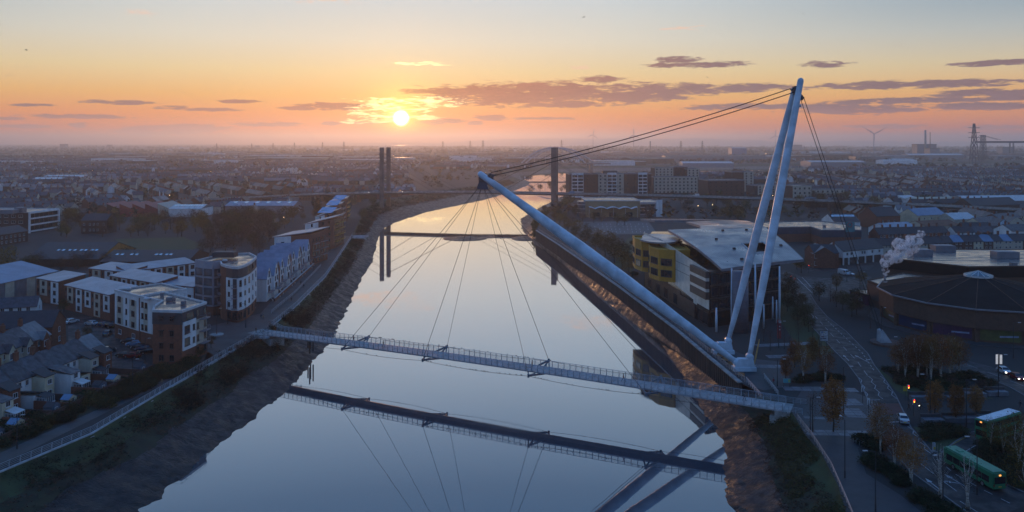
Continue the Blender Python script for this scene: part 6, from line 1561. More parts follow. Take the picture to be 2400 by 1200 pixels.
# ================================================================== people, bicycle and birds
M_skin = mat('skin', (.36,.22,.16), .6); M_hair = mat('hair', (.03,.02,.015), .7)
def person_mesh(pose, top, legs):
    j = {'pel':(0,0,.95),'che':(0,.02,1.30),'nek':(0,.02,1.50),'hed':(0,-.01,1.62),'cro':(0,-.01,1.74)}
    sw = {'walk':.28,'stand':.05,'run':.4,'ride':.1}[pose]
    if pose == 'ride':
        e = [((0,0,1.0),(0,-.25,1.38)),((0,-.25,1.38),(0,-.32,1.52)),((0,-.32,1.52),(0,-.36,1.64)),((0,-.36,1.64),(0,-.36,1.76)),((0,-.25,1.38),(.19,-.26,1.36)),((.19,-.26,1.36),(.22,-.48,1.18)),((.22,-.48,1.18),(.2,-.68,1.05)),((0,-.25,1.38),(-.19,-.26,1.36)),((-.19,-.26,1.36),(-.22,-.48,1.18)),((-.22,-.48,1.18),(-.2,-.68,1.05)),((0,0,1.0),(.1,-.02,.95)),((.1,-.02,.95),(.11,-.36,.8)),((.11,-.36,.8),(.1,-.2,.38)),((.1,-.2,.38),(.1,-.34,.33)),((0,0,1.0),(-.1,-.02,.95)),((-.1,-.02,.95),(-.11,-.3,.62)),((-.11,-.3,.62),(-.1,-.1,.2)),((-.1,-.1,.2),(-.1,-.25,.16))]
    else:
        b = sw
        e = [((0,0,.95),(0,.02,1.30)),((0,.02,1.30),(0,.02,1.50)),((0,.02,1.50),(0,-.01,1.62)),((0,-.01,1.62),(0,-.01,1.74)),
             ((0,.02,1.30),(.18,.02,1.40)),((.18,.02,1.40),(.24,.02+b*.5,1.12)),((.24,.02+b*.5,1.12),(.23,-.08+b*.5,.86)),((.23,-.08+b*.5,.86),(.23,-.11+b*.5,.77)),
             ((0,.02,1.30),(-.18,.02,1.40)),((-.18,.02,1.40),(-.24,.02-b*.5,1.12)),((-.24,.02-b*.5,1.12),(-.23,-.10-b*.6,.88)),((-.23,-.10-b*.6,.88),(-.23,-.14-b*.6,.79)),
             ((0,0,.95),(.10,0,.90)),((.10,0,.90),(.11,-b*.8,.50)),((.11,-b*.8,.50),(.11,-b*1.0,.09)),((.11,-b*1.0,.09),(.11,-b*1.0-.17,.05)),
             ((0,0,.95),(-.10,0,.90)),((-.10,0,.90),(-.11,b*.5,.52)),((-.11,b*.5,.52),(-.11,b*1.3,.14)),((-.11,b*1.3,.14),(-.11,b*1.3-.15,.05))]
    pts = []; idx = {}; ed = []
    for a, c in e:
        for q in (a, c):
            if q not in idx: idx[q] = len(pts); pts.append(q)
        ed.append((idx[a], idx[c]))
    me = bpy.data.meshes.new('person_base'); me.from_pydata(pts, ed, []); o = bpy.data.objects.new('tmp', me); COL.objects.link(o)
    md = o.modifiers.new('s', 'SKIN'); sv = me.skin_vertices[0].data
    for i, q in enumerate(pts):
        z = q[2]; r = .085
        if z > 1.56: r = .095
        elif 1.46 < z <= 1.56: r = .055
        elif abs(q[0]) < .01: r = .145 if z > 1.2 else .14
        elif abs(q[0]) > .15: r = .06 if z > 1.3 else (.048 if z > 1.0 else .036)
        else: r = .085 if z > .8 else (.065 if z > .3 else .048)
        sv[i].radius = (r, r*.85); sv[i].use_root = (i == 0)
    o.modifiers.new('u', 'SUBSURF').levels = 1
    bpy.context.view_layer.update(); dg = bpy.context.evaluated_depsgraph_get(); nm = bpy.data.meshes.new_from_object(o.evaluated_get(dg)); nm.name = 'person'
    bpy.data.objects.remove(o); nm.materials.clear()
    for m_ in (top, legs, M_skin): nm.materials.append(m_)
    for p in nm.polygons:
        c = p.center; p.material_index = 2 if c.z > 1.49 or (abs(c.x) > .19 and c.z < .86) else (0 if c.z > .88 else 1); p.use_smooth = True
    return nm
cl = {k_: mat('cloth_'+k_, c, .85) for k_, c in (('black',(.015,.015,.018)),('navy',(.02,.025,.05)),('grey',(.08,.08,.085)),('pink',(.35,.10,.16)),('red',(.2,.02,.025)),('tan',(.22,.15,.09)))}
hairm = MB(); hairm.smooth = True; hairm.sphere((0,.02,1.70), .115, 10, 6, (1,1.05,.95)); hairm = hairm.mesh('hair', M_hair)
def person(label, p, rz, pose, top, legs):
    o = link('person', person_mesh(pose, cl[top], cl[legs]), None, p, rz); tag(o, label, 'person', 'people out walking')
    o.data.name = 'person'; h_ = link('hair', hairm, o, (0,-.01 if pose != 'ride' else -.37,.0 if pose != 'ride' else .02)); return o
dz_ = -.0
def on_deck(x, off=0.0): s = s_at(x); return dk(s, off, .012)
dr = math.atan2(ddir.y, ddir.x)
person('person in dark coat walking near the left end of the footbridge', on_deck(760,.4), dr+math.pi/2, 'walk', 'grey', 'navy')
person('person in black strolling between the first hangers', on_deck(826,-.6), dr-math.pi/2, 'walk', 'black', 'black')
person('walker with backpack near the sunlit stretch of deck', on_deck(900,.3), dr+math.pi/2, 'walk', 'black', 'navy')
person('person in dark red standing by the third outrigger', on_deck(1246,-.3), dr-math.pi/2, 'stand', 'red', 'black')
person('runner in dark kit on the footbridge before the right bank', on_deck(1462,.2), dr+math.pi/2, 'run', 'red', 'black')
person('person crossing the footbridge over the right mudbank', on_deck(1594,-.5), dr+math.pi/2, 'walk', 'grey', 'navy')
person('person in pale coat on the path beside the terrace hedge', P(380,905), math.radians(20), 'walk', 'tan', 'grey')
person('person standing at the landing railing gap', P(600,780), 1.0, 'stand', 'black', 'black')
person('pedestrian crossing the landing square', P(612,748), .4, 'walk', 'navy', 'black'); person('companion in pale coat in the landing square', P(617,750), .4, 'walk', 'tan', 'black')
person('walker on the promenade by the inner railing', P(705,668), .2, 'walk', 'black', 'navy'); person('second walker farther up the promenade', P(736,636), .2, 'walk', 'grey', 'black'); person('promenade walker beside the outer railing', P(712,676), 3.3, 'walk', 'navy', 'grey'); person('person near the townhouses low wall', P(683,708), 3.0, 'walk', 'black', 'grey')
person('pedestrian waiting behind the signal at the crossing', P(2130,962), 1.2, 'walk', 'black', 'black')
person('pedestrian striding past the tall bus', P(2391,958), -1.4, 'run', 'black', 'navy')
person('person in red by the turquoise information board', P(1813,903), .3, 'stand', 'red', 'grey')
person('person on the footbridge ramp at the plaza', on_deck(1745,.3), dr+math.pi/2, 'walk', 'navy', 'black')
bc = P(2160,962); t_ = thing('bicycle', 'bicycle with lit front lamp ridden past the granite planters', 'bicycle', bc, math.radians(-95))
for y in (-.52,.52): mb = MB(); mb.tube([(0, y+.33*math.cos(k_*math.pi/8), .34+.33*math.sin(k_*math.pi/8)) for k_ in range(17)], .025, 5); mb.build('wheel', M_tyre, t_, world=False)
mb = MB(); 
for a, b in (((0,.52,.34),(0,.1,.3)),((0,.1,.3),(0,.2,.9)),((0,.2,.88),(0,-.38,.85)),((0,.1,.3),(0,-.38,.8)),((0,-.52,.34),(0,-.38,1.0)),((0,.52,.34),(0,.2,.8))): mb.tube([a, b], .02, 5)
mb.build('frame', M_pole, t_, world=False); mb = MB(); mb.bar((-.25,-.36,1.02), (.25,-.36,1.02), .03, .03); mb.build('handlebar', M_pole, t_, world=False); mb = MB(); mb.box((0,.22,.95), (.14,.26,.06)); mb.build('saddle', M_pole, t_, world=False); mb = MB(); mb.box((0,-.45,.98), (.09,.09,.09)); mb.build('front_lamp', M_headon, t_, world=False)
person('cyclist in dark clothing riding past the granite planters', bc + Vector((0,0,.0)), math.radians(-95), 'ride', 'black', 'black')
bird = MB(); bird.smooth = True; bird.sphere((0,0,.12), .09, 6, 5, (1,1.9,1)); bird.sphere((0,-.15,.22), .055, 6, 4); bird.smooth = False; bird.bar((0,.12,.12), (0,.30,.08), .07, .02); bird = bird.mesh('perched_bird', cl['black'])
rb_ = random.Random(2); wp = resample(NEARWIRE, .25)
for i in range(46):
    f = rb_.triangular(.15,.95,.5); p = wp[int(f*(len(wp)-1))]; tag(link('perched_bird', bird, None, p+Vector((0,0,.03)), dr+rb_.uniform(-.5,.5)), 'small dark bird perched on the wire beside the footbridge', 'bird', 'birds perched on the footbridge wire')
for i in range(26):
    p = dk(rb_.uniform(.25,.62), -(HWD+.05), 1.50); tag(link('perched_bird', bird, None, p, dr+rb_.uniform(-.5,.5)), 'small dark bird perched on the far handrail of the footbridge', 'bird', 'birds perched on the far handrail')
fly = MB(); fly.sphere((0,0,0), .16, 6, 4, (.7,2,.7)); fly.face([(0,-.15,.03),(0,.15,.03),(.75,.2,.35),(.7,-.02,.35)]); fly.face([(0,.15,.03),(0,-.15,.03),(-.7,-.02,.35),(-.75,.2,.35)]); fly = fly.mesh('flying_bird', cl['black'])
for x, y, D in ((60,117,170),(63,118,172),(1370,40,150),(1366,41,152),(1884,33,180),(560,212,220),(1658,181,220),(395,144,200)):
    fo = link('flying_bird', fly, None, PD(x, y, D), rb_.uniform(0,6)); fo.scale = (.5,.5,.5); tag(fo, 'distant dark bird flying across the dawn sky', 'bird', 'birds flying in the dawn sky')
# ================================================================== vegetation
def leafmat(name, a, b, c):
    m = bpy.data.materials.new(name); m.use_nodes = True; MATS[name] = m; k = NT(m.node_tree); bs = m.node_tree.nodes['Principled BSDF']
    pos = k.n('ShaderNodeNewGeometry').outputs['Position']; oi = k.n('ShaderNodeObjectInfo').outputs['Random']
    n1 = k.noise(pos, .9, 3, .6); n2 = k.noise(pos, 5.0, 2, .6)
    col = k.mix(k.mr(n1, .35, .65), a, b); col = k.mix(k.m('MULTIPLY', k.mr(n2, .45, .75), .7), col, c)
    hs = k.n('ShaderNodeHueSaturation'); k.put(hs.inputs['Value'], k.mr(oi, 0, 1, .65, 1.35, 'LINEAR')); k.put(hs.inputs['Hue'], k.mr(k.m('FRACT', k.m('MULTIPLY', oi, 9.7)), 0, 1, .485, .515, 'LINEAR')); k.put(hs.inputs['Color'], col)
    k.put(bs.inputs['Base Color'], hs.outputs[0]); bs.inputs['Roughness'].default_value = .85; bs.inputs['Specular IOR Level'].default_value = .2
    return m
L_or = leafmat('autumn_orange_leaf', (.210,.085,.022), (.125,.050,.018), (.26,.12,.03))
L_ye = leafmat('autumn_yellow_leaf', (.150,.090,.016), (.085,.050,.012), (.22,.14,.03))
L_ol = leafmat('olive_leaf', (.058,.055,.018), (.032,.033,.014), (.085,.075,.022))
L_br = leafmat('bare_twig', (.075,.044,.030), (.042,.027,.021), (.105,.060,.038))
L_gr = leafmat('shrub_leaf', (.024,.034,.014), (.013,.018,.010), (.040,.050,.018))
L_dk = leafmat('conifer_leaf', (.014,.018,.012), (.009,.011,.009), (.022,.026,.016))
M_birk = mat('birch_bark', (.50,.49,.46), .8, col2=(.16,.14,.12), scale=3, stretch=(1,1,2.5)); M_bark = mat('brown_bark', (.050,.036,.028), .9)
def crown_mesh(name, seed, rx, rz, zc, nclump, nleaf, s, m_, shape='ball', spread=.22, flat=0.0):
    r = random.Random(seed); mb = MB(); V = []; Fc = []
    for c in range(nclump):
        while True:
            x, y, z = r.uniform(-1,1), r.uniform(-1,1), r.uniform(-1,1); q = x*x+y*y+z*z
            if q > 1 or q < .12*r.random(): continue
            if shape == 'cone' and math.hypot(x, y) > (1-z)/2*1.0+.05: continue
            if shape == 'col' and math.hypot(x, y) > 1-.25*max(0, z)**2-.35*max(0,-z): continue
            break
        k_ = 1 + .22*mnoise.noise(Vector((x*1.6+seed, y*1.6, z*1.6)))
        cx, cy, cz = x*rx*k_, y*rx*k_, zc+z*rz*k_
        for l in range(nleaf):
            px, py, pz = cx+r.gauss(0, spread*rx), cy+r.gauss(0, spread*rx), cz+r.gauss(0, spread*rz*.8)
            a, b = r.uniform(0, 6.28), r.uniform(-1, 1); u = Vector((math.cos(a), math.sin(a), b*.8)).normalized(); w = u.cross(Vector((r.uniform(-1,1), r.uniform(-1,1), r.uniform(-.3,1)))).normalized()
            e = s*r.uniform(.6,1.4); o = Vector((px,py,pz)); i0 = len(V)
            V += [o-u*e-w*e*.35, o+w*e*.55, o+u*e-w*e*.2]; Fc.append((i0,i0+1,i0+2))
    mb.raw(V, Fc); return mb.mesh(name, m_)
def trunk_mesh(name, seed, h, r0, m_, stems=1, top=.85, limbs=6, spread=.25):
    r = random.Random(seed); mb = MB(); mb.smooth = True
    for s_ in range(stems):
        a = r.uniform(0, 6.28); lean = (spread*h*.35 if stems > 1 else .04*h); bx, by = math.cos(a), math.sin(a)
        pts = [Vector((bx*.12*s_, by*.12*s_, -.2))] + [Vector((bx*lean*f**1.2 + r.gauss(0,.03*h*f), by*lean*f**1.2 + r.gauss(0,.03*h*f), h*top*f)) for f in (.2,.4,.6,.8,1.0)]
        rd = [r0*1.25, r0, r0*.8, r0*.6, r0*.4, r0*.15]; mb.tube(pts, rd, 6)
        for k_ in range(limbs):
            f = r.uniform(.3,.85); i = min(4, int(f*5)); p = pts[i].lerp(pts[i+1], f*5-i); b = r.uniform(0,6.28); L = h*r.uniform(.14,.28)*(1.1-f)*1.6
            q = p + Vector((math.cos(b)*L*.6, math.sin(b)*L*.6, L*.75)); mb.tube([p, p.lerp(q,.5)+Vector((0,0,-.05*L)), q], [r0*.32, r0*.2, r0*.06], 4)
    return mb.mesh(name, m_)
KIND = {}
def kind(nm, h, n, fn_c, fn_t): KIND[nm] = (h, [(fn_t(i), fn_c(i)) for i in range(n)])
kind('birch', 10, 4, lambda i: crown_mesh('crown', 10+i, 2.4, 3.7, 6.3, 150, 18, .15, L_or, spread=.16), lambda i: trunk_mesh('trunk', 20+i, 10, .12, M_birk, 3, .9, 8))
kind('birch_yellow', 10, 3, lambda i: crown_mesh('crown', 40+i, 2.6, 3.8, 6.2, 130, 16, .14, L_ye, spread=.16), lambda i: trunk_mesh('trunk', 50+i, 10, .13, M_birk, 3, .9, 8))
kind('birch_bare', 10, 3, lambda i: crown_mesh('crown', 60+i, 2.2, 3.8, 6.4, 70, 9, .10, L_br, spread=.2), lambda i: trunk_mesh('trunk', 70+i, 10, .13, M_birk, 4, .95, 11))
kind('column', 10, 3, lambda i: crown_mesh('crown', 80+i, 2.1, 4.1, 5.6, 190, 22, .17, L_or, 'col', .12), lambda i: trunk_mesh('trunk', 90+i, 10, .14, M_bark, 1, .9, 5))
kind('column_bare', 10, 3, lambda i: crown_mesh('crown', 100+i, 1.6, 4.0, 5.8, 60, 10, .11, L_br, 'col', .14), lambda i: trunk_mesh('trunk', 110+i, 10, .13, M_bark, 1, .95, 14))
kind('round', 10, 4, lambda i: crown_mesh('crown', 120+i, 3.6, 3.4, 6.0, 120, 15, .24, L_ol, spread=.17), lambda i: trunk_mesh('trunk', 130+i, 10, .2, M_bark, 1, .75, 7))
kind('autumn', 10, 4, lambda i: crown_mesh('crown', 140+i, 3.5, 3.6, 6.0, 110, 15, .24, L_ye, spread=.17), lambda i: trunk_mesh('trunk', 150+i, 10, .2, M_bark, 1, .8, 7))
kind('brown', 10, 5, lambda i: crown_mesh('crown', 160+i, 3.6, 4.0, 5.6, 110, 12, .24, L_br, spread=.19), lambda i: trunk_mesh('trunk', 170+i, 10, .2, M_bark, 1, .85, 10))
kind('conifer', 10, 3, lambda i: crown_mesh('crown', 180+i, 3.0, 5.0, 5.2, 190, 14, .26, L_dk, 'cone', .12), lambda i: trunk_mesh('trunk', 190+i, 10, .2, M_bark, 1, .95, 4))
NT_ = [0]
rt = random.Random(99)
LAB = {}
def tree(kd, p, h, label, group, name=None):
    H, vs = KIND[kd]; tm, cm = vs[rt.randrange(len(vs))]; s = h/H
    t_ = thing(name or {'birch':'birch_tree','birch_yellow':'birch_tree','birch_bare':'birch_tree','conifer':'conifer_tree'}.get(kd, 'tree'), label, 'tree', p, rt.uniform(0,6.28), group); t_.scale = (s*rt.uniform(.9,1.12), s*rt.uniform(.9,1.12), s)
    link('trunk', tm, t_); link('crown', cm, t_); return t_
def trees(lst, label, group):
    for x, y, h, kd in lst: tree(kd, P(x, y), h, label, group)
trees([(2105,880,8,'birch'),(2122,892,10,'birch'),(2140,872,9,'birch'),(2152,890,10.5,'birch'),(2172,880,10,'birch'),(2182,897,10.5,'birch'),(2205,890,10.5,'birch'),(2226,886,10,'birch'),(2248,880,9,'birch'),(2232,868,9,'birch'),(2195,872,9,'birch')], 'white stemmed birch with rusty crown in the clump before the round hall', 'birch clump before the round hall')
tree('column', P(1953,1012), 10.5, 'large orange egg-shaped tree on the footbridge plaza', None); tree('column_bare', P(1905,1012), 8.5, 'thin nearly bare tree beside the large orange plaza tree', None)
trees([(2190,978,7.5,'column'),(2241,988,7.5,'column'),(2287,978,6.5,'column')], 'orange columnar tree between the granite planter walls', 'columnar trees by the planters')
trees([(1842,892,6,'column'),(1862,862,7,'column'),(1905,858,7.5,'column')], 'small columnar tree with orange leaves on the plaza lawn', 'small plaza trees')
trees([(1882,892,8.5,'birch'),(1935,897,8.5,'birch')], 'white stemmed birch rising from the dark plaza hedge', 'birches in the plaza hedge')
trees([(1805,822,6.5,'column_bare'),(1838,818,7,'column_bare'),(1872,806,7,'column_bare'),(1905,800,7,'column_bare'),(1790,800,6,'column_bare'),(1852,836,7,'column_bare'),(1920,842,7,'column_bare')], 'slender bare street tree in rows beside the campus hall', 'bare street trees by the campus')
trees([(2063,1062,8.5,'birch'),(2096,1100,7.5,'birch'),(2136,1136,8,'birch'),(2112,1090,6,'birch')], 'birch with coppery crown leaning over the road kerb', 'coppery birches along the kerb')
trees([(2205,1168,8.5,'birch_bare'),(2268,1192,8.5,'birch_bare'),(2050,1032,8,'birch_bare')], 'bare white stemmed birch beside the lower road', 'bare birches by the lower road')
trees([(2322,1058,6,'birch_yellow'),(2388,1098,9.5,'birch_yellow'),(2352,1064,6,'birch_yellow'),(2420,1080,9,'birch_yellow'),(2410,1185,10,'birch_yellow')], 'yellowing birch in the bed behind the green buses', 'yellow birches behind the buses')
trees([(1920,706,7,'round'),(1946,708,6.5,'column_bare'),(1976,728,7,'round'),(1996,742,7.5,'round'),(2008,738,7,'brown'),(1960,720,6,'brown'),(2040,770,7,'column_bare'),(2010,712,6,'round')], 'small street tree on the strip between the road and the purple kiosk', 'street trees by the kiosk')
trees([(1961,682,6.5,'autumn'),(2018,668,5.5,'autumn'),(1868,632,6,'autumn'),(1878,640,7,'autumn')], 'golden leaved street tree at the road junction', 'golden trees at the junction')
trees([(1868,735,7,'round'),(1885,762,6.5,'round'),(1858,702,7,'round'),(1848,680,7,'round'),(1893,748,5.5,'round'),(1870,764,6,'round'),(1838,700,6,'round'),(1880,720,5,'round'),(1845,730,6,'round'),(1895,778,5,'round')], 'olive green tree in the thicket between campus columns and road', 'olive thicket beside the campus')
trees([(1300,520,8,'autumn'),(1312,530,9,'autumn'),(1322,526,9,'autumn'),(1306,510,8,'autumn'),(1330,545,9,'autumn'),(1348,560,8,'round'),(1352,548,9,'autumn'),(1372,575,9,'round'),(1378,560,9,'autumn'),(1396,590,10,'round'),(1402,572,9,'autumn'),(1418,602,10,'round'),(1425,585,10,'autumn'),(1440,617,10,'round'),(1446,600,10,'round'),(1458,630,9,'autumn'),(1464,612,9,'round'),(1474,645,8,'autumn'),(1340,532,8,'brown')], 'autumn tree in the belt along the river wall behind the leaning mast', 'autumn belt along the river wall')
trees([(1392,522,8,'round'),(1446,528,8,'round'),(1464,528,8,'round'),(1410,520,7,'brown'),(1520,520,8,'brown'),(1366,520,8,'brown'),(1350,510,9,'round')], 'car park tree in front of the tan theatre', 'trees of the theatre car park')
def scatter(poly_px, n, hs, kinds, label, group, seed, name=None):
    r = random.Random(seed); poly = [P(x, y).to_2d() for x, y in poly_px]; xs = [p.x for p in poly]; ys = [p.y for p in poly]; k_ = 0; tries = 0
    while k_ < n and tries < n*60:
        tries += 1; p = Vector((r.uniform(min(xs), max(xs)), r.uniform(min(ys), max(ys))))
        if not inside(p, poly) or any((p.x-a)**2+(p.y-b)**2 < (c*.75)**2 for a, b, c in OCC): continue
        tree(kinds[r.randrange(len(kinds))], (p.x, p.y, 0), r.uniform(*hs), label, group); k_ += 1
def inside(p, poly):
    c = False; n = len(poly); j = n-1
    for i in range(n):
        a, b = poly[i], poly[j]
        if (a.y > p.y) != (b.y > p.y) and p.x < (b.x-a.x)*(p.y-a.y)/(b.y-a.y)+a.x: c = not c
        j = i
    return c
scatter([(430,600),(480,560),(560,520),(640,515),(690,520),(640,560),(620,600),(520,605)], 46, (8,13), ['brown','brown','brown','round'], 'leafless brown tree in the wood behind the townhouses', 'brown wood behind the townhouses', 1)
scatter([(300,555),(330,520),(460,515),(640,510),(700,500),(560,540),(440,556)], 50, (7,11), ['brown','brown','round','autumn'], 'bare tree on the edge of the playing field', 'trees round the playing field', 2)
scatter([(140,560),(145,515),(250,520),(300,530),(280,556)], 22, (7,11), ['brown','round','autumn'], 'tree between the white framed office and the field', 'trees beside the office', 3)
scatter([(20,640),(180,600),(420,625),(200,632),(100,645)], 16, (5,8), ['brown','brown','round'], 'bare tree between the school roofs and the terraces', 'trees behind the terraces', 4)
tree('autumn', P(18,640), 12, 'broad yellow tree beside the blue roofed shed', None); tree('autumn', P(-10,650), 10, 'second yellow tree at the blue roofed shed', None)
tree('conifer', P(745,508), 15, 'dark conifer in front of the road bridge ramp', None); tree('conifer', P(768,478), 17, 'tall dark conifer behind the waterside flats', None)
scatter([(690,520),(715,500),(800,470),(880,468),(870,500),(840,530),(830,548),(800,510)], 20, (5,9), ['brown','round'], 'scrubby tree on the bank below the road bridge', 'trees below the road bridge', 5)
scatter([(1560,500),(1580,470),(1640,472),(1780,490),(1770,520),(1640,530),(1560,530)], 26, (7,11), ['round','brown','autumn'], 'tree in the hollow below the viaduct', 'trees below the viaduct', 6)
scatter([(1860,500),(1870,470),(2050,470),(2110,490),(2040,505),(1900,505)], 36, (8,13), ['brown','brown','autumn'], 'bare tree in the belt before the cream institutional building', 'bare belt by the institutional building', 7)
scatter([(1640,440),(1660,410),(1860,415),(1850,440),(1760,450)], 30, (9,13), ['autumn','round','brown'], 'tree among the offices beyond the viaduct', 'trees among the offices', 8)
scatter([(1340,465),(1345,440),(1240,455),(1290,440)], 12, (6,10), ['round','brown'], 'tree on the inside bank of the river bend', 'trees on the river bend', 9)
tree('round', P(1276,497), 6, 'lone rounded tree on the point below the far pylon', None)
for x, y, h in ((1310,512,7),(205,795,4),(150,735,5),(284,760,4.5),(495,815,3.5),(470,840,3)): tree('round', P(x, y), h, 'small green garden tree among the flats and houses', 'garden trees among the flats')
# shrubs
def shrub_mesh(seed, m_): return crown_mesh('foliage', seed, 1.0, .62, .5, 60, 13, .12, m_, spread=.2)
SH = [shrub_mesh(300+i, L_gr) for i in range(4)] + [shrub_mesh(310, L_ol), shrub_mesh(311, L_br)]
def shrub(p, s, k_, label, group):
    t_ = thing('shrub', label, 'shrub', p, rt.uniform(0,6.28), group); t_.scale = (s, s*rt.uniform(.8,1.2), s*rt.uniform(.7,1.0)); link('foliage', SH[k_], t_)
    mb = None; return t_
def shrubs(poly_px, n, ss, kinds, label, group, seed):
    r = random.Random(seed); poly = [P(x, y).to_2d() for x, y in poly_px]; xs = [p.x for p in poly]; ys = [p.y for p in poly]; k_ = 0; tr = 0
    while k_ < n and tr < n*60:
        tr += 1; p = Vector((r.uniform(min(xs), max(xs)), r.uniform(min(ys), max(ys))))
        if inside(p, poly): shrub((p.x, p.y, 0), r.uniform(*ss), kinds[r.randrange(len(kinds))], label, group); k_ += 1
shrubs([(1868,898),(1880,880),(1968,882),(1975,896)], 26, (.9,1.4), (0,1,2), 'clipped dark green shrub in the plaza hedge', 'plaza hedge shrubs', 21)
shrubs([(2075,870),(2110,860),(2270,872),(2350,905),(2340,925),(2120,915)], 60, (1.0,1.7), (0,1,2,4,5), 'low shrub under the birch clump', 'shrubs under the birch clump', 22)
shrubs([(2150,1010),(2230,1005),(2262,1012),(2215,1042),(2195,1052)], 26, (1.0,1.6), (0,1,2,3), 'green shrub on the traffic island', 'shrubs on the traffic island', 23)
shrubs([(2010,1035),(2045,1020),(2072,1065),(2060,1062)], 14, (1.0,1.5), (0,1,4), 'shrub in the bed behind the cycle stands', 'shrubs behind the cycle stands', 24)
shrubs([(2025,1085),(2060,1078),(2130,1130),(2115,1140)], 22, (.9,1.5), (0,1,2), 'dark hedge shrub along the path edge', 'hedge shrubs along the path', 25)
shrubs([(2130,1160),(2160,1155),(2250,1215),(2200,1215)], 20, (.9,1.5), (0,1,2), 'green shrub in the lowest roadside bed', 'shrubs of the lowest bed', 26)
shrubs([(2300,1050),(2420,1035),(2420,1165),(2350,1120),(2290,1072)], 44, (1.0,1.8), (0,1,2,3,5), 'dark shrub in the bed behind the buses', 'shrubs behind the buses', 27)
shrubs([(0,1000),(120,962),(250,905),(330,885),(440,850),(470,855),(380,900),(250,955),(0,1050)], 120, (1.0,2.0), (0,1,2,3,4), 'dark garden bush in the hedge between yards and path', 'hedge between yards and path', 28)
shrubs([(1545,560),(1480,560),(1450,600),(1480,650),(1500,640)], 20, (1.0,1.8), (0,4,5), 'rough shrub on the waste ground by the campus hall', 'shrubs by the campus hall', 29)
# scrub and grass on the banks: uncountable ground cover
def cover(name, label, stations, yr, frange, n, s, m_, prof, seed, hgt=(.3,1.4), clump=10):
    r = random.Random(seed); V, Fc = [], []
    seg = []; tot = 0
    for (a, b), (c, d) in zip(stations, stations[1:]):
        if c.y < yr[0] or a.y > yr[1]: continue
        L = (c-a).length*min(1.0, 230/max(230, a.y)); seg.append((a,b,c,d,L)); tot += L
    for (a, b, c, d, L) in seg:
        for k_ in range(int(n*L/tot)):
            u, f = r.random(), r.uniform(*frange)
            A, B = a.lerp(c, u), b.lerp(d, u); p = A + (B-A)*f
            if mnoise.noise(Vector((p.x*.12, p.y*.09, seed))) < -.12: continue
            z = prof(f, A, 0); hh = r.uniform(*hgt)*max(1.0, A.y/260); sp = .35*max(1.0, A.y/260)
            for l in range(clump):
                o = Vector((p.x+r.gauss(0,sp), p.y+r.gauss(0,sp), z+r.random()*hh)); e = s*r.uniform(.6,1.5)*max(1.0, A.y/260)
                ang = r.uniform(0,6.28); uu = Vector((math.cos(ang), math.sin(ang), r.uniform(-.3,.9))).normalized(); w = uu.cross(Vector((r.uniform(-1,1), r.uniform(-1,1), .3))).normalized(); i0 = len(V)
                V += [o-uu*e, o+w*e*.5, o+uu*e]; Fc.append((i0,i0+1,i0+2))
    mb = MB(); mb.raw(V, Fc); return tag(mb.build(name, m_), label, 'scrub', kind='stuff')
cover('grass', 'rough grass on the left river bank', LEFT, (60,700), (.02,.30), 7000, .20, L_gr, prof_left, 1, (.0,.35), 7)
cover('bank_scrub', 'dark scrub above the left mud', LEFT, (60,1100), (.05,.44), 5200, .22, L_dk, prof_left, 2, (.1,1.0), 11)
cover('bank_scrub', 'brown dead stems along the left bank', LEFT, (60,1100), (.18,.50), 3000, .20, L_br, prof_left, 3, (.1,.9), 9)
cover('bank_scrub', 'tall bramble thicket by the left bridge abutment', LEFT, (188,262), (.02,.42), 1500, .24, L_dk, prof_left, 4, (.2,2.4), 18)
cover('bank_scrub', 'scrub along the right bank path', RIGHT, (60,172), (.02,.42), 3600, .22, L_ol, prof_right, 5, (.1,1.2), 12)
cover('bank_scrub', 'brown stems on the right bank', RIGHT, (60,176), (.1,.55), 1800, .20, L_br, prof_right, 6, (.1,.8), 10)
cover('bank_scrub', 'scrub on the far right bank point', RIGHT, (515,1100), (.0,.42), 2200, .3, L_ol, prof_right, 7, (.1,1.6), 12)
# ================================================================== the far town
RIVER = [a for a, b in LEFT] + [a for a, b in RIGHT][::-1]
def free(x, y, m=12.0):
    p = Vector((x, y))
    if inside(p, RIVER): return False
    for dx_, dy_ in ((m,0),(-m,0),(0,m),(0,-m)):
        if inside(Vector((x+dx_, y+dy_)), RIVER): return False
    return not any((x-a)**2+(y-b)**2 < (c+m*.55)**2 for a, b, c in OCC)
def bridge_clear(x, y):
    u = (Vector((x, y, 0))-g0).dot(gd)
    if u < -240 or u > SPAN+560: return True
    q = gp(u); return abs(q.y-y) > 22
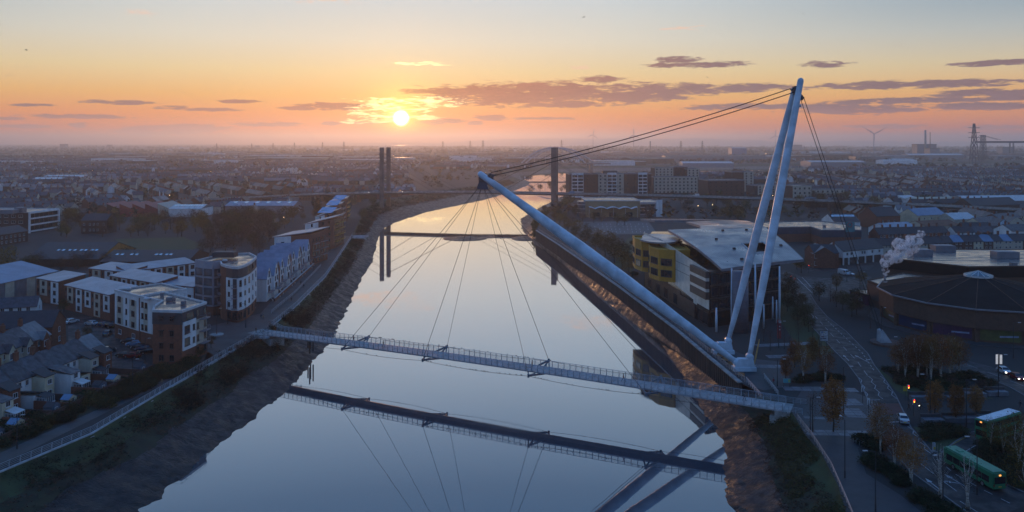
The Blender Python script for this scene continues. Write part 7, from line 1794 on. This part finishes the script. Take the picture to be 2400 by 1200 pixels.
# small-house prototypes
def proto(wm_, rm_, w, d, ze, zr, gable_front):
    a, b = V2(-w/2,-d/2), V2(w/2,-d/2); R_ = rect(a, b, d)
    wl = MB(); wl.prism(ccw(R_), 0, ze, bottom=False)
    if gable_front:
        for y in (-d/2, d/2): wl.face([(-w/2,y,ze),(w/2,y,ze),(0,y,zr)])
        rf = [[(-w/2-.3,-d/2-.3,ze-.2),(0,-d/2-.3,zr),(0,d/2+.3,zr),(-w/2-.3,d/2+.3,ze-.2)],[(w/2+.3,-d/2-.3,ze-.2),(w/2+.3,d/2+.3,ze-.2),(0,d/2+.3,zr),(0,-d/2-.3,zr)]]
    else:
        for x in (-w/2, w/2): wl.face([(x,-d/2,ze),(x,d/2,ze),(x,0,zr)])
        rf = [[(-w/2,-d/2-.3,ze-.2),(w/2,-d/2-.3,ze-.2),(w/2,0,zr),(-w/2,0,zr)],[(-w/2,0,zr),(w/2,0,zr),(w/2,d/2+.3,ze-.2),(-w/2,d/2+.3,ze-.2)]]
    ro = MB()
    for q in rf: ro.face([(x,y,z+.12) for x,y,z in q]); ro.face([(x,y,z-.08) for x,y,z in q][::-1])
    fix = []
    ch = MB(); ch.box((w*.36,0,zr+.5), (.7,1.0,1.8))
    wn = MB()
    for x in (-.26*w,.26*w):
        for z in (1.7,4.2):
            if z < ze-.6: wn.box((x,-d/2-.02,z), (1.2,.06,1.3))
    return (wl.mesh('wall', wm_), ro.mesh('roof', rm_), ch.mesh('chimney', M_brick), wn.mesh('window_glass', M_glass))
PR = [proto(w_, r_, 6.5, 8.5, 5.2, 8.4, g_) for w_, r_, g_ in ((M_brickd,M_slate,0),(M_beige,M_slate,0),(M_brickd,M_slated,0),(M_brick,M_slated,0),(M_render,M_roofpale,1),(M_beige,M_slate,1),(M_brickd,M_roofpale,0),(M_brick,M_slate,0))]
rf_ = random.Random(31)
cand = []
def rows(x0, x1, y0, y1, ang, tag_, gap, skip=.12):
    """parallel terraces: streets along direction ang"""
    ca, sa = math.cos(ang), math.sin(ang); cx, cy = (x0+x1)/2, (y0+y1)/2; R_ = math.hypot(x1-x0, y1-y0)/2
    v = -R_
    while v < R_:
        u = -R_ + rf_.uniform(0, 30); kd = rf_.randrange(len(PR)); run = rf_.randrange(6, 16); flip = rf_.random() < .5
        while u < R_:
            x, y = cx+ca*u-sa*v, cy+sa*u+ca*v
            if x0 < x < x1 and y0 < y < y1 and abs(x/y) < .72 and rf_.random() > skip and free(x, y, 7) and bridge_clear(x, y): cand.append((x, y, ang+(math.pi if flip else 0), kd if rf_.random() < .7 else rf_.randrange(len(PR)), tag_))
            u += 6.5; run -= 1
            if run <= 0: u += rf_.uniform(6, 26); run = rf_.randrange(6, 16); kd = rf_.randrange(len(PR))
        v += gap*(1 if rf_.random() < .5 else 1.35)
for (bx, by, sx, sy) in [(-430,640,240,130),(-250,640,150,120),(-560,820,260,220),(-330,830,200,200),(-160,800,110,160),(-700,1100,400,300),(-330,1150,330,320),(-900,1550,500,420),(-420,1600,420,420),(-60,1720,200,300),(-1200,2100,700,500),(-500,2150,600,500),(150,2300,500,450),(-900,2900,1400,700),(300,3000,900,700)]:
    rows(bx-sx/2, bx+sx/2, by-sy/2, by+sy/2, rf_.uniform(-.5,.6) + (math.pi/2 if rf_.random() < .4 else 0), 'L', rf_.uniform(24,34))
for (bx, by, sx, sy) in [(330,560,200,150),(520,640,180,220),(430,780,230,160),(300,700,110,110),(620,860,260,260),(780,1150,400,320),(480,1000,260,220),(330,1150,220,200),(1150,1400,420,380),(700,1420,340,220),(1500,1500,300,500),(1250,1050,340,300),(900,800,220,260),(560,2500,700,500),(1600,2900,900,600)]:
    rows(bx-sx/2, bx+sx/2, by-sy/2, by+sy/2, rf_.uniform(-.3,.5) + (math.pi/2 if rf_.random() < .35 else 0), 'R', rf_.uniform(22,32))
cand.sort(key=lambda c: c[1])
near, farc = cand[:290], cand[290:]
for (x, y, a, kd, tg) in near:
    what = ('dark brick house with grey slate roof', 'beige house with grey slate roof', 'dark brick house with nearly black roof', 'red brick house with nearly black roof', 'white gable-fronted house with pale roof', 'beige gable-fronted house with slate roof', 'dark brick house with pale roof', 'red brick house with slate roof')[kd]
    lab, grp = ((what + ' in the misty streets beyond the left bank trees', 'misty streets of the left bank') if tg == 'L' else (what + ' in the shaded streets of the right bank', 'shaded streets of the right bank'))
    t_ = thing('terraced_house', lab, 'house', (x, y, 0), a, grp); wl, ro, ch, wn = PR[kd]
    link('wall', wl, t_); r_ = link('roof', ro, t_); link('chimney', ch, r_); w_ = link('window_glass', wn, t_)
fm = {}
big = MB(); order = [M_brickd, M_render, M_cream, M_brick, M_beige, M_slate, M_slated, M_roofpale, M_glass]
for (x, y, a, kd, tg) in farc:
    wl, ro, ch, wn = PR[kd]; ca, sa = math.cos(a), math.sin(a)
    for me in (wl, ro, ch):
        big.cur = order.index(me.materials[0]); big.raw([(x+ca*v.co.x-sa*v.co.y, y+sa*v.co.x+ca*v.co.y, v.co.z) for v in me.vertices], [tuple(p.vertices) for p in me.polygons])
tag(big.build('distant_town', order), 'countless small roofs of the distant town fading into haze', 'town', kind='stuff')
# trees of gardens and hedgerows as far as the estuary
lm = [L_br, L_ol, L_dk, L_ye]; V, Fc, Mi = [], [], []
def far_tree(x, y, h, m_, r):
    n = 26 if y < 1500 else (14 if y < 3500 else 8); w = h*.42*r.uniform(.8,1.5)
    for k_ in range(n):
        while True:
            a, b, c = r.uniform(-1,1), r.uniform(-1,1), r.uniform(-1,1)
            if a*a+b*b+c*c < 1: break
        o = Vector((x+a*w, y+b*w, h*.55+c*h*.45)); e = h*(.16 if n > 20 else (.24 if n > 10 else .34))*r.uniform(.7,1.4); ang = r.uniform(0,6.28)
        u = Vector((math.cos(ang), math.sin(ang), r.uniform(-.4,.6))).normalized(); w_ = u.cross(Vector((r.uniform(-1,1), r.uniform(-1,1), 1))).normalized(); i0 = len(V)
        V.extend([o-u*e-w_*e*.5, o+u*e-w_*e*.6, o+w_*e*1.1]); Fc.append((i0,i0+1,i0+2)); Mi.append(m_)
r = random.Random(77)
def grove(x, y, n, s, h0, h1, m_):
    for k_ in range(n):
        a, b = x+r.gauss(0,s), y+r.gauss(0,s*.6)
        if free(a, b, 3) and abs(a/max(1,b)) < .74 and (b > 720 or bridge_clear(a, b)): far_tree(a, b, r.uniform(h0,h1), m_ if r.random() < .7 else r.randrange(4), r)
for i in range(330): y = r.uniform(560,1500); x = r.uniform(-.66,.66)*y; grove(x, y, r.randrange(2,7), 12, 4, 10, r.choice((0,0,0,1,2)))
for i in range(420): y = 1500*math.exp(r.uniform(0, .95)); x = r.uniform(-.68,.68)*y; grove(x, y, r.randrange(4,11), 34, 6, 13, r.choice((0,0,1,2)))
for i in range(560): y = 3600*math.exp(r.uniform(0, .92)); x = r.uniform(-.7,.7)*y; grove(x, y, r.randrange(5,12), 100, 8, 17, r.choice((0,1,2,2)))
mb = MB(); mb.raw(V, Fc); mb.mi = Mi; tag(mb.build('distant_woodland', lm), 'hedgerows and woods stretching across the plain to the estuary', 'woodland', kind='stuff')
# big sheds of the plain
shed = MB(); 
for i in range(130):
    y = 1700*math.exp(r.uniform(0, 1.45)); x = r.uniform(-.66,.68)*y
    if not free(x, y, 40): continue
    w, d, h = r.uniform(40,150), r.uniform(25,60), r.uniform(7,14); shed.cur = r.randrange(3)
    shed.box((x,y,h/2), (w,d,h), r.uniform(-.15,.15)); shed.cur = r.choice((3,4,4,5)); shed.box((x,y,h+.3), (w*1.02,d*1.02,.6), 0)
tag(shed.build('distant_sheds', [M_grey, M_render, M_brickd, M_coping, M_slated, M_seam]), 'scattered industrial sheds far across the plain', 'sheds', kind='stuff')
# wind turbines
M_turb = mat('turbine_white', (.42,.43,.46), .5)
def turbine(label, x, yh, yb, D, ang, r_):
    p = PD(x, yb, D); hub = PD(x, yh, D); t_ = thing('wind_turbine', label, 'wind turbine', (p.x, D, 0)); H = hub.z
    mb = MB(); mb.smooth = True; mb.tube([(p.x,D,0),(p.x,D,H)], [H*.022, H*.013], 10); mb.build('tower', M_turb, t_); mb = MB(); mb.box((p.x,D,H), (H*.03,H*.09,H*.03)); mb.build('nacelle', M_turb, t_)
    for k_ in range(3):
        a = math.radians(ang+120*k_); L = H*r_; u = Vector((math.cos(a),0,math.sin(a))); w = Vector((-u.z,0,u.x)); o = Vector((p.x,D-H*.05,H)); mb = MB()
        mb.raw([tuple(o+w*.012*H), tuple(o-w*.012*H), tuple(o+u*L*.25-w*.03*H), tuple(o+u*L), tuple(o+u*L*.25+w*.02*H)] + [tuple(o+u*L*.25+Vector((0,.012*H,0)))], [(0,1,2,3,4),(4,3,5),(3,2,5),(2,1,5),(1,0,5),(0,4,5)]); mb.build('blade', M_turb, t_)
turbine('wind turbine with feathered blades left of the pale flats', 1390, 316, 345, 5200, 80, .5); turbine('wind turbine seen edge-on behind the main cables', 1485, 316, 346, 4600, 92, .6)
turbine('wind turbine hidden low beside the tall mast', 1817, 318, 345, 5200, 90, .6); turbine('wind turbine with open blades above the docks', 2048, 314, 350, 3300, 28, .75)
# pylons, chimney stacks and works on the skyline
def pylon(label, x, yt, D, grp):
    p = PD(x, 350, D); H = PD(x, yt, D).z; t_ = thing('pylon', label, 'pylon', (p.x, D, 0), group=grp); mb = MB(); lattice(mb, (p.x, D), H*.16, H*.03, H, 7, H*.013)
    mb.build('tower', M_lat, t_)
    for f in (.66,.78,.90): mb = MB(); mb.bar((p.x-H*.14,D,H*f), (p.x+H*.14,D,H*f), H*.012, H*.012); mb.build('crossarm', M_lat, t_)
for x, yt, D in ((1038,331,3900),(1102,330,3900),(1132,329,3600),(806,332,3900),(756,333,4200),(690,334,4200),(1316,328,3600),(640,335,4400),(1646,330,3600),(1596,330,3600),(508,336,4000),(590,336,4200)): pylon('small electricity pylon on the hazy skyline', x, yt, D, 'pylons on the skyline')
pylon('tall electricity pylon beside the transporter bridge', 2283, 290, 1950, None); pylon('slim electricity pylon standing among the misty houses by the ramp', 728, 408, 900, None)
def stack(label, x, yt, D, r_, m_): p = PD(x, 350, D); H = PD(x, yt, D).z; t_ = thing('chimney_stack', label, 'chimney', (p.x, D, 0)); mb = MB(); mb.smooth = True; mb.tube([(p.x,D,0),(p.x,D,H)], [r_, r_*.7], 12); mb.build('shaft', m_, t_); mb = MB(); mb.smooth = True; mb.tube([(p.x,D,H-1),(p.x,D,H+.5)], r_*.8, 12); mb.build('rim', m_, t_)
stack('tall power station chimney beside the dark turbine hall', 2169, 305, 2900, 4.2, M_conc); stack('slim red and grey mast right of the power station chimney', 2180, 310, 2900, 1.6, M_brick); stack('dark chimney on the left skyline', 1524, 331, 4200, 4, M_lat); stack('left of two short twin stacks', 2367, 333, 3300, 4, M_lat); stack('right of two short twin stacks', 2375, 333, 3300, 4, M_lat)
for lab, x0, x1, yt, D in (('dark boxy power station hall beneath the chimney', 2150, 2195, 339, 2900), ('pale annex of the power station', 2180, 2202, 349, 2800), ('boxy works below the twin stacks', 2350, 2378, 346, 3300), ('tower block on the far left skyline', 140, 153, 338, 6200), ('small works block on the left horizon', 250, 258, 340, 6200), ('pale block on the skyline near the sun', 598, 606, 342, 6000), ('dark shed on the skyline behind the mast', 1850, 1880, 340, 5200)):
    a, b = PD(x0, yt, D), PD(x1, yt, D); t_ = thing('works_building', lab, 'building', (a.x, D, 0)); mb = MB(); mb.box(((a.x+b.x)/2, D+20, a.z/2), (b.x-a.x, 40, a.z)); mb.build('wall', M_grey, t_); mb = MB(); mb.box(((a.x+b.x)/2, D+20, a.z+1), ((b.x-a.x)*1.03, 41, 2)); mb.build('roof', M_slated, t_)
# small lit windows and street lights of the waking town
lt = MB(); rl = random.Random(8)
for i in range(45):
    y = 500*math.exp(rl.uniform(0,1.9)); x = rl.uniform(-.62,.62)*y
    if free(x, y, 4): lt.sphere((x,y,rl.uniform(4,7)), .22*max(1,y/900), 6, 4)
tag(lt.build('town_lights', mat('sodium_lamp', (.8,.5,.2), .5, emit=(1,.66,.32), estr=7)), 'scattered street lights still lit across the waking town', 'lights', kind='stuff')
# ================================================================== the morning haze
hm = bpy.data.materials.new('morning_haze'); hm.use_nodes = True; hm.node_tree.nodes.clear()
k = NT(hm.node_tree); pv = k.n('ShaderNodeVolumePrincipled'); ho = k.n('ShaderNodeOutputMaterial')
hm.node_tree.links.new(pv.outputs[0], ho.inputs['Volume'])
pv.inputs['Color'].default_value = (.95,.92,.92,1); pv.inputs['Density'].default_value = 1.5e-4; pv.inputs['Anisotropy'].default_value = .70
for nm in ('Density Attribute','Color Attribute','Temperature Attribute'):
    if nm in pv.inputs: pv.inputs[nm].default_value = ''
hm.cycles.homogeneous_volume = True
mb = MB(); mb.box((2500, 8900, 85), (60000, 19500, 210)); tag(mb.build('haze', hm), 'pale morning haze lying over the town and estuary', 'haze', kind='stuff')
